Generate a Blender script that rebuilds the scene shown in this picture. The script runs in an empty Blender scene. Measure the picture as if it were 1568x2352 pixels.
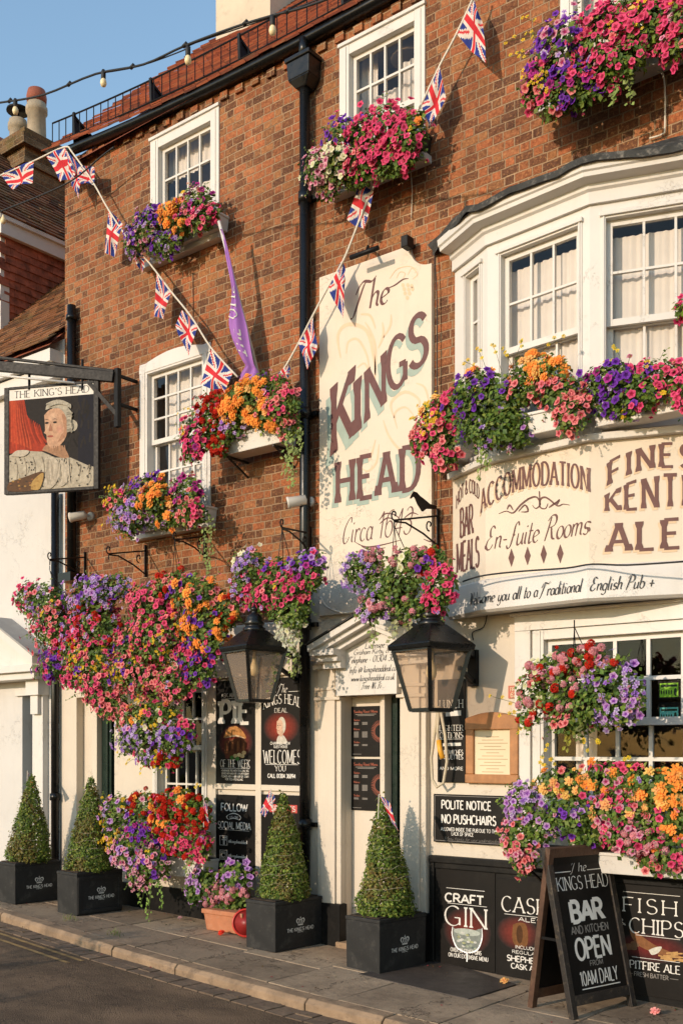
import bpy, math, random
from mathutils import Vector, noise
rnd = random.Random(7)
S = bpy.context.scene
COL = S.collection
# ------------------------------------------------------------------ camera, sky, sun
FPX, CX, HY, CZ = 2450.0, 784.0, 1720.0, 1.8      # the photograph measured on a 1568 x 2352 frame
CO, SI = 0.6225, 0.7826                            # the view axis is (-CO, SI); the facade runs along X
AX, RT = Vector((-CO, SI, 0)), Vector((SI, CO, 0))
cam = bpy.data.cameras.new('camera'); cam_o = bpy.data.objects.new('camera', cam); COL.objects.link(cam_o)
cam_o.location = (0, 0, CZ); cam_o.rotation_euler = (math.pi/2, 0, math.asin(CO))
cam.sensor_fit = 'AUTO'; cam.sensor_width = 36; cam.lens = FPX/2352*36
cam.shift_y = (HY-1176)/2352; cam.clip_start = .1; cam.clip_end = 2000
S.camera = cam_o
SUN_EL, SUN_AZ = math.radians(16), math.radians(10)   # low sun behind the camera, a little left of the facade's normal
sd = Vector((math.sin(SUN_AZ)*math.cos(SUN_EL), math.cos(SUN_AZ)*math.cos(SUN_EL), -math.sin(SUN_EL)))  # way the light travels
W = bpy.data.worlds.new('World'); S.world = W; W.use_nodes = True
nt = W.node_tree; bg = nt.nodes['Background']
sky = nt.nodes.new('ShaderNodeTexSky'); sky.sky_type = 'NISHITA'; sky.sun_disc = False
sky.sun_elevation = SUN_EL; sky.sun_rotation = math.atan2(-sd.x, -sd.y)
sky.air_density = 1.45; sky.dust_density = .25; sky.ozone_density = 2.4
nt.links.new(sky.outputs[0], bg.inputs[0]); bg.inputs[1].default_value = .15
sl = bpy.data.lights.new('sun', 'SUN'); sl.energy = 2.05; sl.angle = math.radians(.6); sl.color = (1, .81, .62)
so = bpy.data.objects.new('sun', sl); COL.objects.link(so); so.rotation_euler = sd.to_track_quat('-Z', 'Y').to_euler()
S.view_settings.view_transform = 'Standard'; S.view_settings.look = 'None'
S.view_settings.exposure = .83; S.view_settings.gamma = 1
S.cycles.max_bounces = 6; S.cycles.transparent_max_bounces = 12
S.cycles.caustics_reflective = False; S.cycles.caustics_refractive = False

# ------------------------------------------------------------------ where a pixel of the photograph lies in the street
FY = 7.6
def ray(x, y):
    return AX + RT*((x-CX)/FPX) + Vector((0, 0, (HY-y)/FPX))
def P(x, y, Y=FY):
    d = ray(x, y); return Vector((0, 0, CZ)) + d*(Y/d.y)
def GZ(x): return -.03*(x+5.2)                       # the street falls gently toward the right
def PZ(x, y, z=0):                                     # on the sloping ground (z above it)
    d = ray(x, y); return Vector((0, 0, CZ)) + d*((z-.03*5.2-CZ)/(d.z+.03*d.x))
def FX(x, Y=FY): return P(x, HY, Y).x
def FZ(x, y, Y=FY): return P(x, y, Y).z
def depth(p): return -CO*p[0] + SI*p[1]

# ------------------------------------------------------------------ objects
def tag(o, label=None, cat=None, group=None, kind=None):
    for k, v in (('label', label), ('category', cat), ('group', group), ('kind', kind)):
        if v: o[k] = v
    return o
def thing(name, label, cat, loc, group=None):
    o = bpy.data.objects.new(name, None); COL.objects.link(o); o.location = loc; o.empty_display_size = .1
    return tag(o, label, cat, group)
def world_loc(o):
    l = Vector((0, 0, 0))
    while o is not None: l = l + o.location; o = o.parent
    return l
class MB:
    def __init__(s): s.v = []; s.f = []; s.c = []; s.m = []; s.sm = []; s.col = None; s.mi = 0; s.smooth = False
    def add(s, pts, faces):
        b = len(s.v); s.v += [tuple(p) for p in pts]
        for f in faces:
            s.f.append([b+i for i in f]); s.c.append(s.col); s.m.append(s.mi); s.sm.append(s.smooth)
        return s
    def quad(s, a, b, c, d): return s.add([a, b, c, d], [(0, 1, 2, 3)])
    def box(s, x0, x1, y0, y1, z0, z1):
        x0, x1 = min(x0, x1), max(x0, x1); y0, y1 = min(y0, y1), max(y0, y1); z0, z1 = min(z0, z1), max(z0, z1)
        p = [(x, y, z) for z in (z0, z1) for y in (y0, y1) for x in (x0, x1)]
        return s.add(p, [(0, 2, 3, 1), (4, 5, 7, 6), (0, 1, 5, 4), (2, 6, 7, 3), (0, 4, 6, 2), (1, 3, 7, 5)])
    def hexa(s, p):                                  # eight corners: bottom ring then top ring, both anticlockwise from above
        return s.add(p, [(3, 2, 1, 0), (4, 5, 6, 7), (0, 1, 5, 4), (1, 2, 6, 5), (2, 3, 7, 6), (3, 0, 4, 7)])
    def bar(s, a, b, w, h, up=(0, 0, 1)):            # rectangular bar a..b
        a, b, up = Vector(a), Vector(b), Vector(up); d = (b-a).normalized()
        sd_ = d.cross(up)
        if sd_.length < 1e-4: sd_ = d.cross(Vector((0, 1, 0)))
        sd_.normalize(); u = sd_.cross(d).normalized(); sd_ *= w/2; u *= h/2
        return s.add([a-sd_-u, a+sd_-u, a+sd_+u, a-sd_+u, b-sd_-u, b+sd_-u, b+sd_+u, b-sd_+u],
                     [(3, 2, 1, 0), (4, 5, 6, 7), (0, 1, 5, 4), (1, 2, 6, 5), (2, 3, 7, 6), (3, 0, 4, 7)])
    def tube(s, pts, r, n=8, cap=True):
        pts = [Vector(p) for p in pts]; rr = r if isinstance(r, (list, tuple)) else [r]*len(pts)
        V = []; F = []; prev = None
        for i, p in enumerate(pts):
            d = (pts[min(i+1, len(pts)-1)]-pts[max(i-1, 0)]).normalized()
            if prev is None:
                a = d.cross(Vector((0, 0, 1)))
                if a.length < 1e-3: a = d.cross(Vector((1, 0, 0)))
            else: a = prev - d*prev.dot(d)
            a.normalize(); prev = a; b = d.cross(a)
            for k in range(n):
                t = 2*math.pi*k/n; V.append(p + (a*math.cos(t)+b*math.sin(t))*rr[i])
        for i in range(len(pts)-1):
            for k in range(n):
                F.append((i*n+k, i*n+(k+1) % n, (i+1)*n+(k+1) % n, (i+1)*n+k))
        if cap: F.append(tuple(range(n-1, -1, -1))); F.append(tuple((len(pts)-1)*n+k for k in range(n)))
        return s.add(V, F)
    def lathe(s, prof, c, n=16, axis=None, rot=0):   # prof: (r, z)
        c = Vector(c); V = []; F = []
        if axis is None: ex, ey, ez = Vector((1, 0, 0)), Vector((0, 1, 0)), Vector((0, 0, 1))
        else:
            ez = Vector(axis).normalized(); ex = ez.cross(Vector((0, 0, 1)))
            if ex.length < 1e-3: ex = Vector((1, 0, 0))
            ex.normalize(); ey = ez.cross(ex)
        for r, z in prof:
            for k in range(n):
                t = 2*math.pi*k/n + rot; V.append(c + ex*(r*math.cos(t)) + ey*(r*math.sin(t)) + ez*z)
        for i in range(len(prof)-1):
            for k in range(n): F.append((i*n+k, i*n+(k+1) % n, (i+1)*n+(k+1) % n, (i+1)*n+k))
        F.append(tuple(range(n-1, -1, -1))); F.append(tuple((len(prof)-1)*n+k for k in range(n)))
        return s.add(V, F)
    def prism(s, poly, f0, f1):                      # poly of 2-D points, f0/f1 map them to the front and the back
        n = len(poly); V = [f0(*p) for p in poly]+[f1(*p) for p in poly]
        return s.add(V, [tuple(range(n)), tuple(range(2*n-1, n-1, -1))]+[(i, n+i, n+(i+1) % n, (i+1) % n) for i in range(n)])
    def lay(s): s.v = [(p[0], p[1], p[2]+GZ(p[0])) for p in s.v]; return s
    def build(s, name, mats, parent=None, label=None, bevel=0, kind=None):
        me = bpy.data.meshes.new(name); off = world_loc(parent)
        me.from_pydata([(p[0]-off.x, p[1]-off.y, p[2]-off.z) for p in s.v], [], s.f)
        if not isinstance(mats, (list, tuple)): mats = [mats]
        for m in mats: me.materials.append(m)
        me.polygons.foreach_set('material_index', s.m); me.polygons.foreach_set('use_smooth', s.sm)
        if any(c is not None for c in s.c):
            at = me.color_attributes.new('Col', 'FLOAT_COLOR', 'CORNER'); buf = []
            for f, c in zip(s.f, s.c):
                if c is None: c = (1, 1, 1)
                if isinstance(c[0], (tuple, list)):
                    for k in c: buf += [k[0], k[1], k[2], 1]
                else: buf += [c[0], c[1], c[2], 1]*len(f)
            at.data.foreach_set('color', buf)
        me.validate(); me.update()
        o = bpy.data.objects.new(name, me); COL.objects.link(o)
        if parent is not None: o.parent = parent
        if label: o['label'] = label
        if kind: o['kind'] = kind
        if bevel:
            b = o.modifiers.new('bevel', 'BEVEL'); b.width = bevel; b.segments = 2; b.limit_method = 'ANGLE'; b.angle_limit = math.radians(40)
        return o
def empty_part(name, parent):
    o = bpy.data.objects.new(name, None); COL.objects.link(o); o.parent = parent; o.empty_display_size = .05
    return o
def copy_tree(o, parent=None):
    c = o.copy(); COL.objects.link(c); c.parent = parent
    for ch in list(o.children): copy_tree(ch, c)
    return c

# ------------------------------------------------------------------ materials
class N:
    def __init__(s, name):
        s.m = bpy.data.materials.new(name); s.m.use_nodes = True; s.t = s.m.node_tree; s.b = s.t.nodes['Principled BSDF']
        s._tc = None
    def n(s, ty, **k):
        x = s.t.nodes.new('ShaderNode'+ty)
        for a, v in k.items():
            if a[0] == 'i' and a[1:].isdigit(): s.set(x.inputs[int(a[1:])], v)
            else: setattr(x, a, v)
        return x
    def set(s, sock, v):
        if hasattr(v, 'is_output'): s.t.links.new(v, sock)
        elif hasattr(v, 'outputs'): s.t.links.new(v.outputs[0], sock)
        else:
            if isinstance(v, (tuple, list)) and len(v) == 3 and sock.type == 'RGBA': v = (*v, 1)
            sock.default_value = v
    def obj(s):
        if s._tc is None: s._tc = s.t.nodes.new('ShaderNodeTexCoord')
        return s._tc.outputs['Object']
    def noise(s, scale, detail=4, rough=.6, vec=None, out=0):
        x = s.n('TexNoise'); x.inputs['Scale'].default_value = scale; x.inputs['Detail'].default_value = detail
        x.inputs['Roughness'].default_value = rough; s.t.links.new(vec or s.obj(), x.inputs['Vector']); return x.outputs[out]
    def math(s, op, a, b=0.0, c=None, clamp=False):
        x = s.n('Math', operation=op, use_clamp=clamp); s.set(x.inputs[0], a); s.set(x.inputs[1], b)
        if c is not None: s.set(x.inputs[2], c)
        return x.outputs[0]
    def mix(s, f, a, b, bt='MIX'):
        x = s.n('Mix', data_type='RGBA', blend_type=bt); s.set(x.inputs[0], f); s.set(x.inputs[6], a); s.set(x.inputs[7], b); return x.outputs[2]
    def ramp(s, f, stops, interp='LINEAR'):
        x = s.n('ValToRGB'); s.set(x.inputs[0], f); cr = x.color_ramp; cr.interpolation = interp
        while len(cr.elements) < len(stops): cr.elements.new(.5)
        for e, (p, c) in zip(cr.elements, stops):
            e.position = p; e.color = (*c, 1) if isinstance(c, (tuple, list)) else (c, c, c, 1)
        return x.outputs[0]
    def base(s, v): s.set(s.b.inputs['Base Color'], v); return s
    def rough(s, v): s.set(s.b.inputs['Roughness'], v); return s
    def bump(s, h, dist=.01, strength=1):
        x = s.n('Bump'); x.inputs['Distance'].default_value = dist; x.inputs['Strength'].default_value = strength
        s.set(x.inputs['Height'], h); s.t.links.new(x.outputs[0], s.b.inputs['Normal']); return s
def sc(c, k): return tuple(min(1, x*k) for x in c)
def mat(name, c, rough=.6, var=.12, scale=6, bump=.002, bscale=40, metal=0, spec=.4, dirt=None, dirt_amt=0):
    m = N(name); f = m.noise(scale, 5, .65)
    v = m.mix(m.ramp(f, [(.3, 0.0), (.7, 1.0)]), sc(c, 1-var), sc(c, 1+var))
    if dirt:
        g = m.ramp(m.noise(scale*2.3, 8, .75), [(.52, 0.0), (.72, 1.0)])
        v = m.mix(m.math('MULTIPLY', g, dirt_amt), v, dirt)
    m.base(v); m.rough(m.ramp(m.noise(scale*3, 3), [(.2, max(.02, rough-.1)), (.8, min(1, rough+.1))]))
    m.b.inputs['Metallic'].default_value = metal; m.b.inputs['Specular IOR Level'].default_value = spec
    if bump: m.bump(m.noise(bscale, 6, .7), bump)
    return m.m
def paint(name, c, rough=.55, crack=.5, streak=.3):
    m = N(name); v = m.mix(m.ramp(m.noise(1.6, 5, .65), [(.3, 0.0), (.7, 1.0)]), sc(c, .95), sc(c, 1.04))
    mp = m.n('Mapping'); mp.inputs['Scale'].default_value = (9, 9, .55); m.t.links.new(m.obj(), mp.inputs[0])
    st = m.math('MULTIPLY', m.ramp(m.noise(1.0, 6, .7, mp.outputs[0]), [(.52, 0.0), (.75, 1.0)]), m.ramp(m.noise(.9, 3), [(.4, .0), (.7, 1.0)]))
    v = m.mix(m.math('MULTIPLY', st, streak), v, (.36, .27, .18))
    v = m.mix(m.ramp(m.noise(26, 6, .8), [(.66, 0.0), (.76, .45)]), v, (.34, .27, .2))
    cr = m.n('TexVoronoi', feature='DISTANCE_TO_EDGE'); cr.inputs['Scale'].default_value = 2.6; wv = m.n('VectorMath', operation='ADD'); m.t.links.new(m.obj(), wv.inputs[0])
    m.t.links.new(m.noise(3.5, 5, .7, None, 1), wv.inputs[1]); m.t.links.new(wv.outputs[0], cr.inputs[0])
    ck = m.math('MULTIPLY', m.ramp(cr.outputs['Distance'], [(.0, 1.0), (.010, 0.0)]), m.ramp(m.noise(1.3, 3), [(.5, .0), (.62, 1.0)]))
    v = m.mix(m.math('MULTIPLY', ck, crack), v, (.22, .17, .12)); m.base(v)
    m.rough(m.ramp(m.noise(5, 3), [(.2, rough-.12), (.8, rough+.12)])); m.b.inputs['Specular IOR Level'].default_value = .35
    m.bump(m.math('SUBTRACT', m.math('MULTIPLY', m.noise(20, 6, .7), .5), m.math('MULTIPLY', ck, .6)), .0035); return m.m
def vcol(name, rough=.55, trans=0.0, var=.1, spec=.3):
    m = N(name); a = m.n('VertexColor', layer_name='Col'); f = m.noise(30, 3)
    v = m.mix(1.0, a.outputs[0], m.ramp(f, [(.25, 1-var), (.75, 1+var)]), 'MULTIPLY')
    m.base(v); m.rough(rough); m.b.inputs['Specular IOR Level'].default_value = spec
    if trans:
        tr = m.n('BsdfTranslucent'); m.set(tr.inputs[0], v); mx = m.n('MixShader'); mx.inputs[0].default_value = trans
        m.t.links.new(m.b.outputs[0], mx.inputs[1]); m.t.links.new(tr.outputs[0], mx.inputs[2])
        m.t.links.new(mx.outputs[0], m.t.nodes['Material Output'].inputs[0])
    return m.m
def brick_mat(name, cols, mortar, course=.08, length=.36, mort=.011, u='X', v='Z', bump=.006, moss=None, ratio=.67):
    m = N(name); sp = m.n('SeparateXYZ'); wob = m.noise(3.0, 2)
    m.t.links.new(m.obj(), sp.inputs[0]); U = sp.outputs[u]; V = sp.outputs[v]
    w = m.math('MULTIPLY_ADD', wob, .03, -.015)
    Vr = m.math('DIVIDE', m.math('ADD', V, w), course); row = m.math('FLOOR', Vr); fv = m.math('FRACT', Vr)
    Ur = m.math('ADD', m.math('DIVIDE', m.math('ADD', U, m.math('MULTIPLY', w, .6)), length), m.math('MULTIPLY', row, .5))
    jit = m.n('TexWhiteNoise', noise_dimensions='1D'); m.set(jit.inputs['W'], row)
    Ur = m.math('ADD', Ur, m.math('MULTIPLY', jit.outputs[0], .12))
    cell = m.math('FLOOR', Ur); fu = m.math('FRACT', Ur); isb = m.math('GREATER_THAN', fu, ratio)
    idv = m.n('CombineXYZ'); m.set(idv.inputs[0], m.math('MULTIPLY_ADD', cell, 2.0, isb)); m.set(idv.inputs[1], row)
    wn = m.n('TexWhiteNoise', noise_dimensions='3D'); m.set(wn.inputs[0], idv.outputs[0])
    # distance to the joints, in metres
    du = m.math('MULTIPLY', m.math('MINIMUM', m.math('MINIMUM', fu, m.math('SUBTRACT', 1.0, fu)), m.math('ABSOLUTE', m.math('SUBTRACT', fu, ratio))), length)
    dv = m.math('MULTIPLY', m.math('MINIMUM', fv, m.math('SUBTRACT', 1.0, fv)), course)
    d = m.math('MINIMUM', du, dv); d = m.math('ADD', d, m.math('MULTIPLY_ADD', m.noise(60, 3), .008, -.004))
    k = m.ramp(m.math('DIVIDE', d, mort), [(.36, 0.0), (.62, 1.0)])
    n_ = len(cols); c = m.ramp(wn.outputs[0], [(i/n_, q) for i, q in enumerate(cols)], 'CONSTANT')
    c = m.mix(m.ramp(m.noise(36, 6, .8), [(.38, .0), (.62, 1.0)]), c, m.mix(1.0, c, (.46, .40, .38), 'MULTIPLY'))
    c = m.mix(m.ramp(m.noise(44, 5, .8), [(.52, .0), (.68, .8)]), c, (.50, .26, .105))
    c = m.mix(m.ramp(m.noise(2.1, 5, .7), [(.50, .0), (.70, .8)]), c, m.mix(1.0, c, (.5, .46, .46), 'MULTIPLY'))
    mo = m.mix(m.ramp(m.noise(4, 6, .7), [(.3, .0), (.7, 1.0)]), sc(mortar, .55), sc(mortar, 1.25))
    big = m.ramp(m.noise(.55, 3), [(.3, .82), (.7, 1.12)])
    col = m.mix(1.0, m.mix(k, mo, c), big, 'MULTIPLY')
    if moss: col = m.mix(m.ramp(m.noise(1.6, 6, .7), [(.55, 0.0), (.68, .7)]), col, moss)
    m.base(col); m.rough(.85); m.b.inputs['Specular IOR Level'].default_value = .2
    m.bump(m.math('ADD', k, m.math('MULTIPLY', m.noise(70, 5, .7), .5)), bump); return m.m

M = {}
M['brick'] = brick_mat('brick', [(.37, .13, .055), (.30, .11, .048), (.17, .072, .038), (.35, .155, .065), (.42, .14, .058), (.14, .062, .036), (.33, .115, .05), (.25, .11, .05), (.40, .16, .07), (.20, .08, .04)], (.34, .22, .13), course=.074, length=.252, ratio=.645)
M['brick_side'] = brick_mat('brick_side', [(.22, .14, .07), (.16, .09, .05), (.11, .06, .035), (.2, .1, .05)], (.28, .21, .13), u='Y')
M['chimney_brick'] = brick_mat('chimney_brick', [(.22, .15, .08), (.17, .11, .06), (.12, .08, .045), (.2, .12, .06)], (.27, .2, .12), moss=(.12, .10, .03))
M['cream'] = paint('cream_render', (.60, .525, .43), .6, .45, .30)
M['cream_board'] = paint('cream_board', (.62, .535, .43), .5, .30, .22)
M['white'] = paint('white_gloss_paint', (.62, .59, .55), .36, .35, .25)
M['white_wall'] = paint('white_wall', (.565, .54, .51), .65, .4, .22)
M['black_paint'] = mat('black_gloss_paint', (.006, .006, .006), .3, .2, 5, .0008, 20, spec=.35)
M['black_iron'] = mat('black_iron', (.008, .007, .007), .5, .3, 12, .001, 60, spec=.2)
M['black_board'] = mat('blackboard', (.009, .0075, .0065), .5, .25, 3, .0004, 40, spec=.15, dirt=(.03, .026, .022), dirt_amt=.25)
M['plinth'] = mat('black_plinth', (.008, .0075, .007), .5, .35, 3, .002, 30, spec=.15, dirt=(.06, .05, .04), dirt_amt=.28)
M['lead'] = mat('lead_sheet', (.042, .042, .04), .75, .35, 7, .008, 14, spec=.2, dirt=(.34, .31, .27), dirt_amt=.6)
M['slate'] = mat('planter_slate', (.026, .025, .024), .6, .25, 4, .001, 25, spec=.2, dirt=(.12, .11, .095), dirt_amt=.38)
M['soil'] = mat('soil', (.035, .022, .014), .95, .4, 20, .01, 60)
M['wood'] = mat('frame_oak', (.36, .16, .06), .5, .22, 9, .001, 60)
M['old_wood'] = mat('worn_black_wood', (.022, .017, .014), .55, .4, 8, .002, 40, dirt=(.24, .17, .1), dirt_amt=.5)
M['brown_wood'] = mat('brown_wood', (.085, .04, .022), .6, .35, 8, .002, 40, dirt=(.2, .13, .08), dirt_amt=.35)
M['dark_green'] = mat('dark_green_paint', (.012, .024, .018), .3, .2, 4, .001)
M['terracotta'] = mat('terracotta', (.42, .16, .075), .8, .15, 7, .002, 40, dirt=(.5, .36, .25), dirt_amt=.4)
M['pot'] = mat('chimney_pot', (.34, .28, .20), .85, .2, 5, .003, 30, dirt=(.14, .12, .09), dirt_amt=.6)
M['red_clay'] = mat('red_clay', (.27, .08, .045), .75, .2, 6, .003, 30)
M['chimney_render'] = mat('chimney_render', (.56, .48, .37), .85, .1, 1.5, .003, 20, dirt=(.2, .17, .13), dirt_amt=.5)
M['red'] = mat('red_enamel', (.5, .03, .02), .35, .1, 4, .0005)
M['cable'] = mat('cable', (.014, .014, .015), .6, .2, 8, 0)
M['rope'] = mat('rope', (.62, .56, .47), .8, .1, 20, 0)
M['bulb'] = mat('bulb_glass', (.78, .64, .38), .3, .05, 10, 0)
M['plastic'] = mat('white_plastic', (.62, .58, .53), .4, .05, 6, 0)
M['hose'] = mat('hose', (.5, .42, .30), .5, .1, 20, 0)
M['yellow'] = mat('yellow_plastic', (.7, .33, .03), .4, .1, 10, 0)
M['paper'] = mat('paper', (.68, .57, .39), .8, .05, 4, 0)
M['curtain'] = mat('curtain', (.66, .61, .56), .9, .06, 5, 0)
M['room'] = mat('room', (.55, .45, .39), .9, .2, 2, 0)
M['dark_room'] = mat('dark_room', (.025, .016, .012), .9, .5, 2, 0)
M['shade'] = mat('lamp_shade', (.55, .45, .33), .8, .05, 5, 0)
M['ink'] = mat('maroon_lettering', (.105, .035, .032), .6, .15, 9, 0)
M['ink2'] = mat('brown_lettering', (.12, .05, .042), .6, .15, 9, 0)
M['teal'] = mat('teal_paint', (.29, .36, .31), .6, .1, 9, 0)
M['peach'] = mat('peach_scroll', (.66, .46, .31), .6, .05, 9, 0)
M['sand'] = mat('sand_paint', (.62, .45, .29), .6, .05, 9, 0)
M['chalk'] = mat('white_lettering', (.68, .65, .6), .7, .12, 14, 0)
M['grey_ink'] = mat('grey_lettering', (.22, .2, .18), .7, .12, 14, 0)
M['black_ink'] = mat('black_lettering', (.03, .028, .028), .6, .1, 9, 0)
M['vc'] = vcol('painted_colours', .6, 0, .25, .12)
M['cloth'] = vcol('flag_cloth', .75, .12, .12, .1)
M['petal'] = vcol('petals', .6, .3, .10, .15)
M['leaf'] = vcol('leaves', .5, .3, .25, .3)
M['purple'] = mat('purple_cloth', (.30, .12, .42), .7, .12, 3, 0)
def glass_mat(name, tint, refl):
    m = N(name); t = m.t; tr = m.n('BsdfTransparent'); tr.inputs[0].default_value = (*tint, 1); gl = m.n('BsdfGlossy'); gl.inputs[1].default_value = .03
    fr = m.n('LayerWeight'); fr.inputs[0].default_value = .5; bu = m.n('Bump'); bu.inputs['Distance'].default_value = .004
    t.links.new(m.noise(2.5, 2), bu.inputs['Height']); t.links.new(bu.outputs[0], gl.inputs['Normal'])
    mx = m.n('MixShader'); m.set(mx.inputs[0], m.math('MULTIPLY_ADD', m.math('POWER', fr.outputs[1], 3.0), refl, .03, clamp=True))
    t.links.new(tr.outputs[0], mx.inputs[1]); t.links.new(gl.outputs[0], mx.inputs[2]); t.links.new(mx.outputs[0], t.nodes['Material Output'].inputs[0])
    return m.m
M['glass'] = glass_mat('window_glass', (.94, .93, .91), .55)
M['lamp_glass'] = glass_mat('lantern_glass', (.9, .82, .74), .4)
_t = M['lamp_glass'].node_tree; _o = _t.nodes['Material Output']; _d = _t.nodes.new('ShaderNodeBsdfDiffuse'); _d.inputs[0].default_value = (.62, .5, .4, 1)   # milky cream diffuse mixed into the panes
_m = _t.nodes.new('ShaderNodeMixShader'); _m.inputs[0].default_value = .2; _l = _o.inputs[0].links[0].from_socket; _t.links.new(_l, _m.inputs[1]); _t.links.new(_d.outputs[0], _m.inputs[2]); _t.links.new(_m.outputs[0], _o.inputs[0])
def tile_mat():
    m = N('clay_tiles'); r = m.n('NewGeometry')
    c = m.ramp(r.outputs['Random Per Island'], [(0, (.26, .075, .045)), (.25, (.32, .095, .05)), (.5, (.2, .06, .04)), (.7, (.36, .115, .06)), (.9, (.15, .055, .04))], 'CONSTANT')
    c = m.mix(m.ramp(m.noise(4, 6, .7), [(.5, 0.0), (.75, .6)]), c, (.2, .14, .085))
    m.base(c); m.rough(.85); m.b.inputs['Specular IOR Level'].default_value = .2; m.bump(m.noise(50, 5), .003); return m.m
M['tile'] = tile_mat()
def tile_mat2():
    m = N('old_clay_tiles'); r = m.n('NewGeometry')
    c = m.ramp(r.outputs['Random Per Island'], [(0, (.22, .10, .05)), (.3, (.15, .07, .04)), (.55, (.27, .13, .07)), (.8, (.1, .055, .035))], 'CONSTANT')
    c = m.mix(m.ramp(m.noise(3, 6, .7), [(.48, 0.0), (.7, .7)]), c, (.2, .15, .07))
    m.base(c); m.rough(.9); m.b.inputs['Specular IOR Level'].default_value = .15; m.bump(m.noise(50, 5), .004); return m.m
M['old_tile'] = tile_mat2()
# ------------------------------------------------------------------ road, kerb, pavement
KERB = [(-60, 9.5), (-16, 6.9), (-13, 6.62), (-9.5, 6.35), (-7.4, 6.07), (-6.5, 5.98), (-5, 5.86), (-4.3, 5.84), (1.5, 5.75), (40, 5.3)]
def along(pts, step):
    out = [Vector((*pts[0], 0))]
    for a, b in zip(pts, pts[1:]):
        a, b = Vector((*a, 0)), Vector((*b, 0)); n = max(1, int((b-a).length/step))
        for i in range(1, n+1): out.append(a+(b-a)*(i/n))
    return out
def kerb_off(p, d):                                   # toward the road
    for (a, b) in zip(KERB, KERB[1:]):
        if a[0] <= p[0] <= b[0]:
            t = Vector((b[0]-a[0], b[1]-a[1], 0)).normalized(); return Vector((p[0], p[1], 0)) + Vector((t.y, -t.x, 0))*d
    return Vector((p[0], p[1]-d, 0))
def asphalt():
    m = N('asphalt'); mp = m.n('Mapping'); mp.inputs['Scale'].default_value = (1, 1.6, 1); mp.inputs['Rotation'].default_value = (0, 0, .16)
    m.t.links.new(m.obj(), mp.inputs[0]); v = mp.outputs[0]
    vo = m.n('TexVoronoi'); vo.inputs['Scale'].default_value = 75; m.t.links.new(v, vo.inputs[0])
    c = m.mix(vo.outputs['Distance'], (.058, .038, .023), (.225, .15, .09))
    c = m.mix(m.ramp(m.noise(2.2, 7, .75, v), [(.38, 0.0), (.64, .85)]), c, (.075, .048, .029))  # broad mottle, made stronger to stand in for streaks of shade
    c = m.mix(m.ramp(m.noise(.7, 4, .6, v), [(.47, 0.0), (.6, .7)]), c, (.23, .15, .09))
    cr = m.n('TexVoronoi', feature='DISTANCE_TO_EDGE'); cr.inputs['Scale'].default_value = 1.4
    wv = m.n('VectorMath', operation='ADD'); m.t.links.new(v, wv.inputs[0]); m.t.links.new(m.noise(3, 4, .6, v, 1), wv.inputs[1]); m.t.links.new(wv.outputs[0], cr.inputs[0])
    c = m.mix(m.ramp(cr.outputs['Distance'], [(.0, .8), (.012, 0.0)]), c, (.018, .014, .011))
    m.base(c); m.rough(.85); m.b.inputs['Specular IOR Level'].default_value = .3
    m.bump(m.math('ADD', vo.outputs['Distance'], m.noise(9, 6, .7, v)), .012); return m.m
M['asphalt'] = asphalt()
def flags():
    m = N('paving_slab'); g = m.n('NewGeometry'); k = m.ramp(g.outputs['Random Per Island'], [(0, .78), (1, 1.2)])
    c = m.mix(m.ramp(m.noise(1.5, 6, .7), [(.3, 0.0), (.7, 1.0)]), (.25, .18, .118), (.42, .305, .20)); c = m.mix(1.0, c, k, 'MULTIPLY')
    c = m.mix(m.ramp(m.noise(.8, 7, .75), [(.5, 0.0), (.64, .75)]), c, (.13, .09, .06))
    c = m.mix(m.ramp(m.noise(38, 4, .7), [(.6, 0.0), (.72, .55)]), c, (.06, .045, .034))
    vo = m.n('TexVoronoi'); vo.inputs['Scale'].default_value = 5.5; m.t.links.new(m.obj(), vo.inputs[0]); c = m.mix(m.ramp(vo.outputs['Distance'], [(.07, .7), (.095, 0.0)]), c, (.09, .075, .06))
    cr = m.n('TexVoronoi', feature='DISTANCE_TO_EDGE'); cr.inputs['Scale'].default_value = .9; wv = m.n('VectorMath', operation='ADD'); m.t.links.new(m.obj(), wv.inputs[0]); m.t.links.new(m.noise(2.5, 5, .7, None, 1), wv.inputs[1]); m.t.links.new(wv.outputs[0], cr.inputs[0])
    ck = m.ramp(cr.outputs['Distance'], [(.0, .9), (.009, 0.0)]); c = m.mix(ck, c, (.04, .03, .022)); m.base(c); m.rough(.82); m.b.inputs['Specular IOR Level'].default_value = .25
    m.bump(m.math('SUBTRACT', m.noise(16, 8, .75), m.math('MULTIPLY', ck, .7)), .012); return m.m
M['paving'] = flags()
M['kerb'] = mat('kerb_stone', (.30, .20, .12), .8, .35, 3, .010, 20, dirt=(.09, .065, .045), dirt_amt=.8)
M['setts'] = mat('gutter_setts', (.15, .102, .066), .85, .35, 6, .01, 18)
M['yellow_line'] = mat('worn_yellow_paint', (.30, .19, .07), .85, .4, 9, .004, 40, dirt=(.085, .06, .04), dirt_amt=1.0)
M['coal'] = mat('cellar_flap', (.062, .048, .038), .6, .35, 4, .004, 30, dirt=(.13, .1, .08), dirt_amt=.4)
RZ = -.09
b = MB(); b.quad((-120, -60, RZ-.012), (120, -60, RZ-.012), (120, 60, RZ-.012), (-120, 60, RZ-.012))
ground = tag(b.lay().build('ground', mat('earth', (.06, .05, .04), .9)), kind='structure')
b = MB(); ks = along(KERB, 1.0)
for p, q in zip(ks, ks[1:]):
    p1, q1 = kerb_off(p, 0.03), kerb_off(q, 0.03)
    b.quad((p1.x, p1.y-14, RZ), (q1.x, q1.y-14, RZ), (q1.x, q1.y, RZ), (p1.x, p1.y, RZ))
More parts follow.
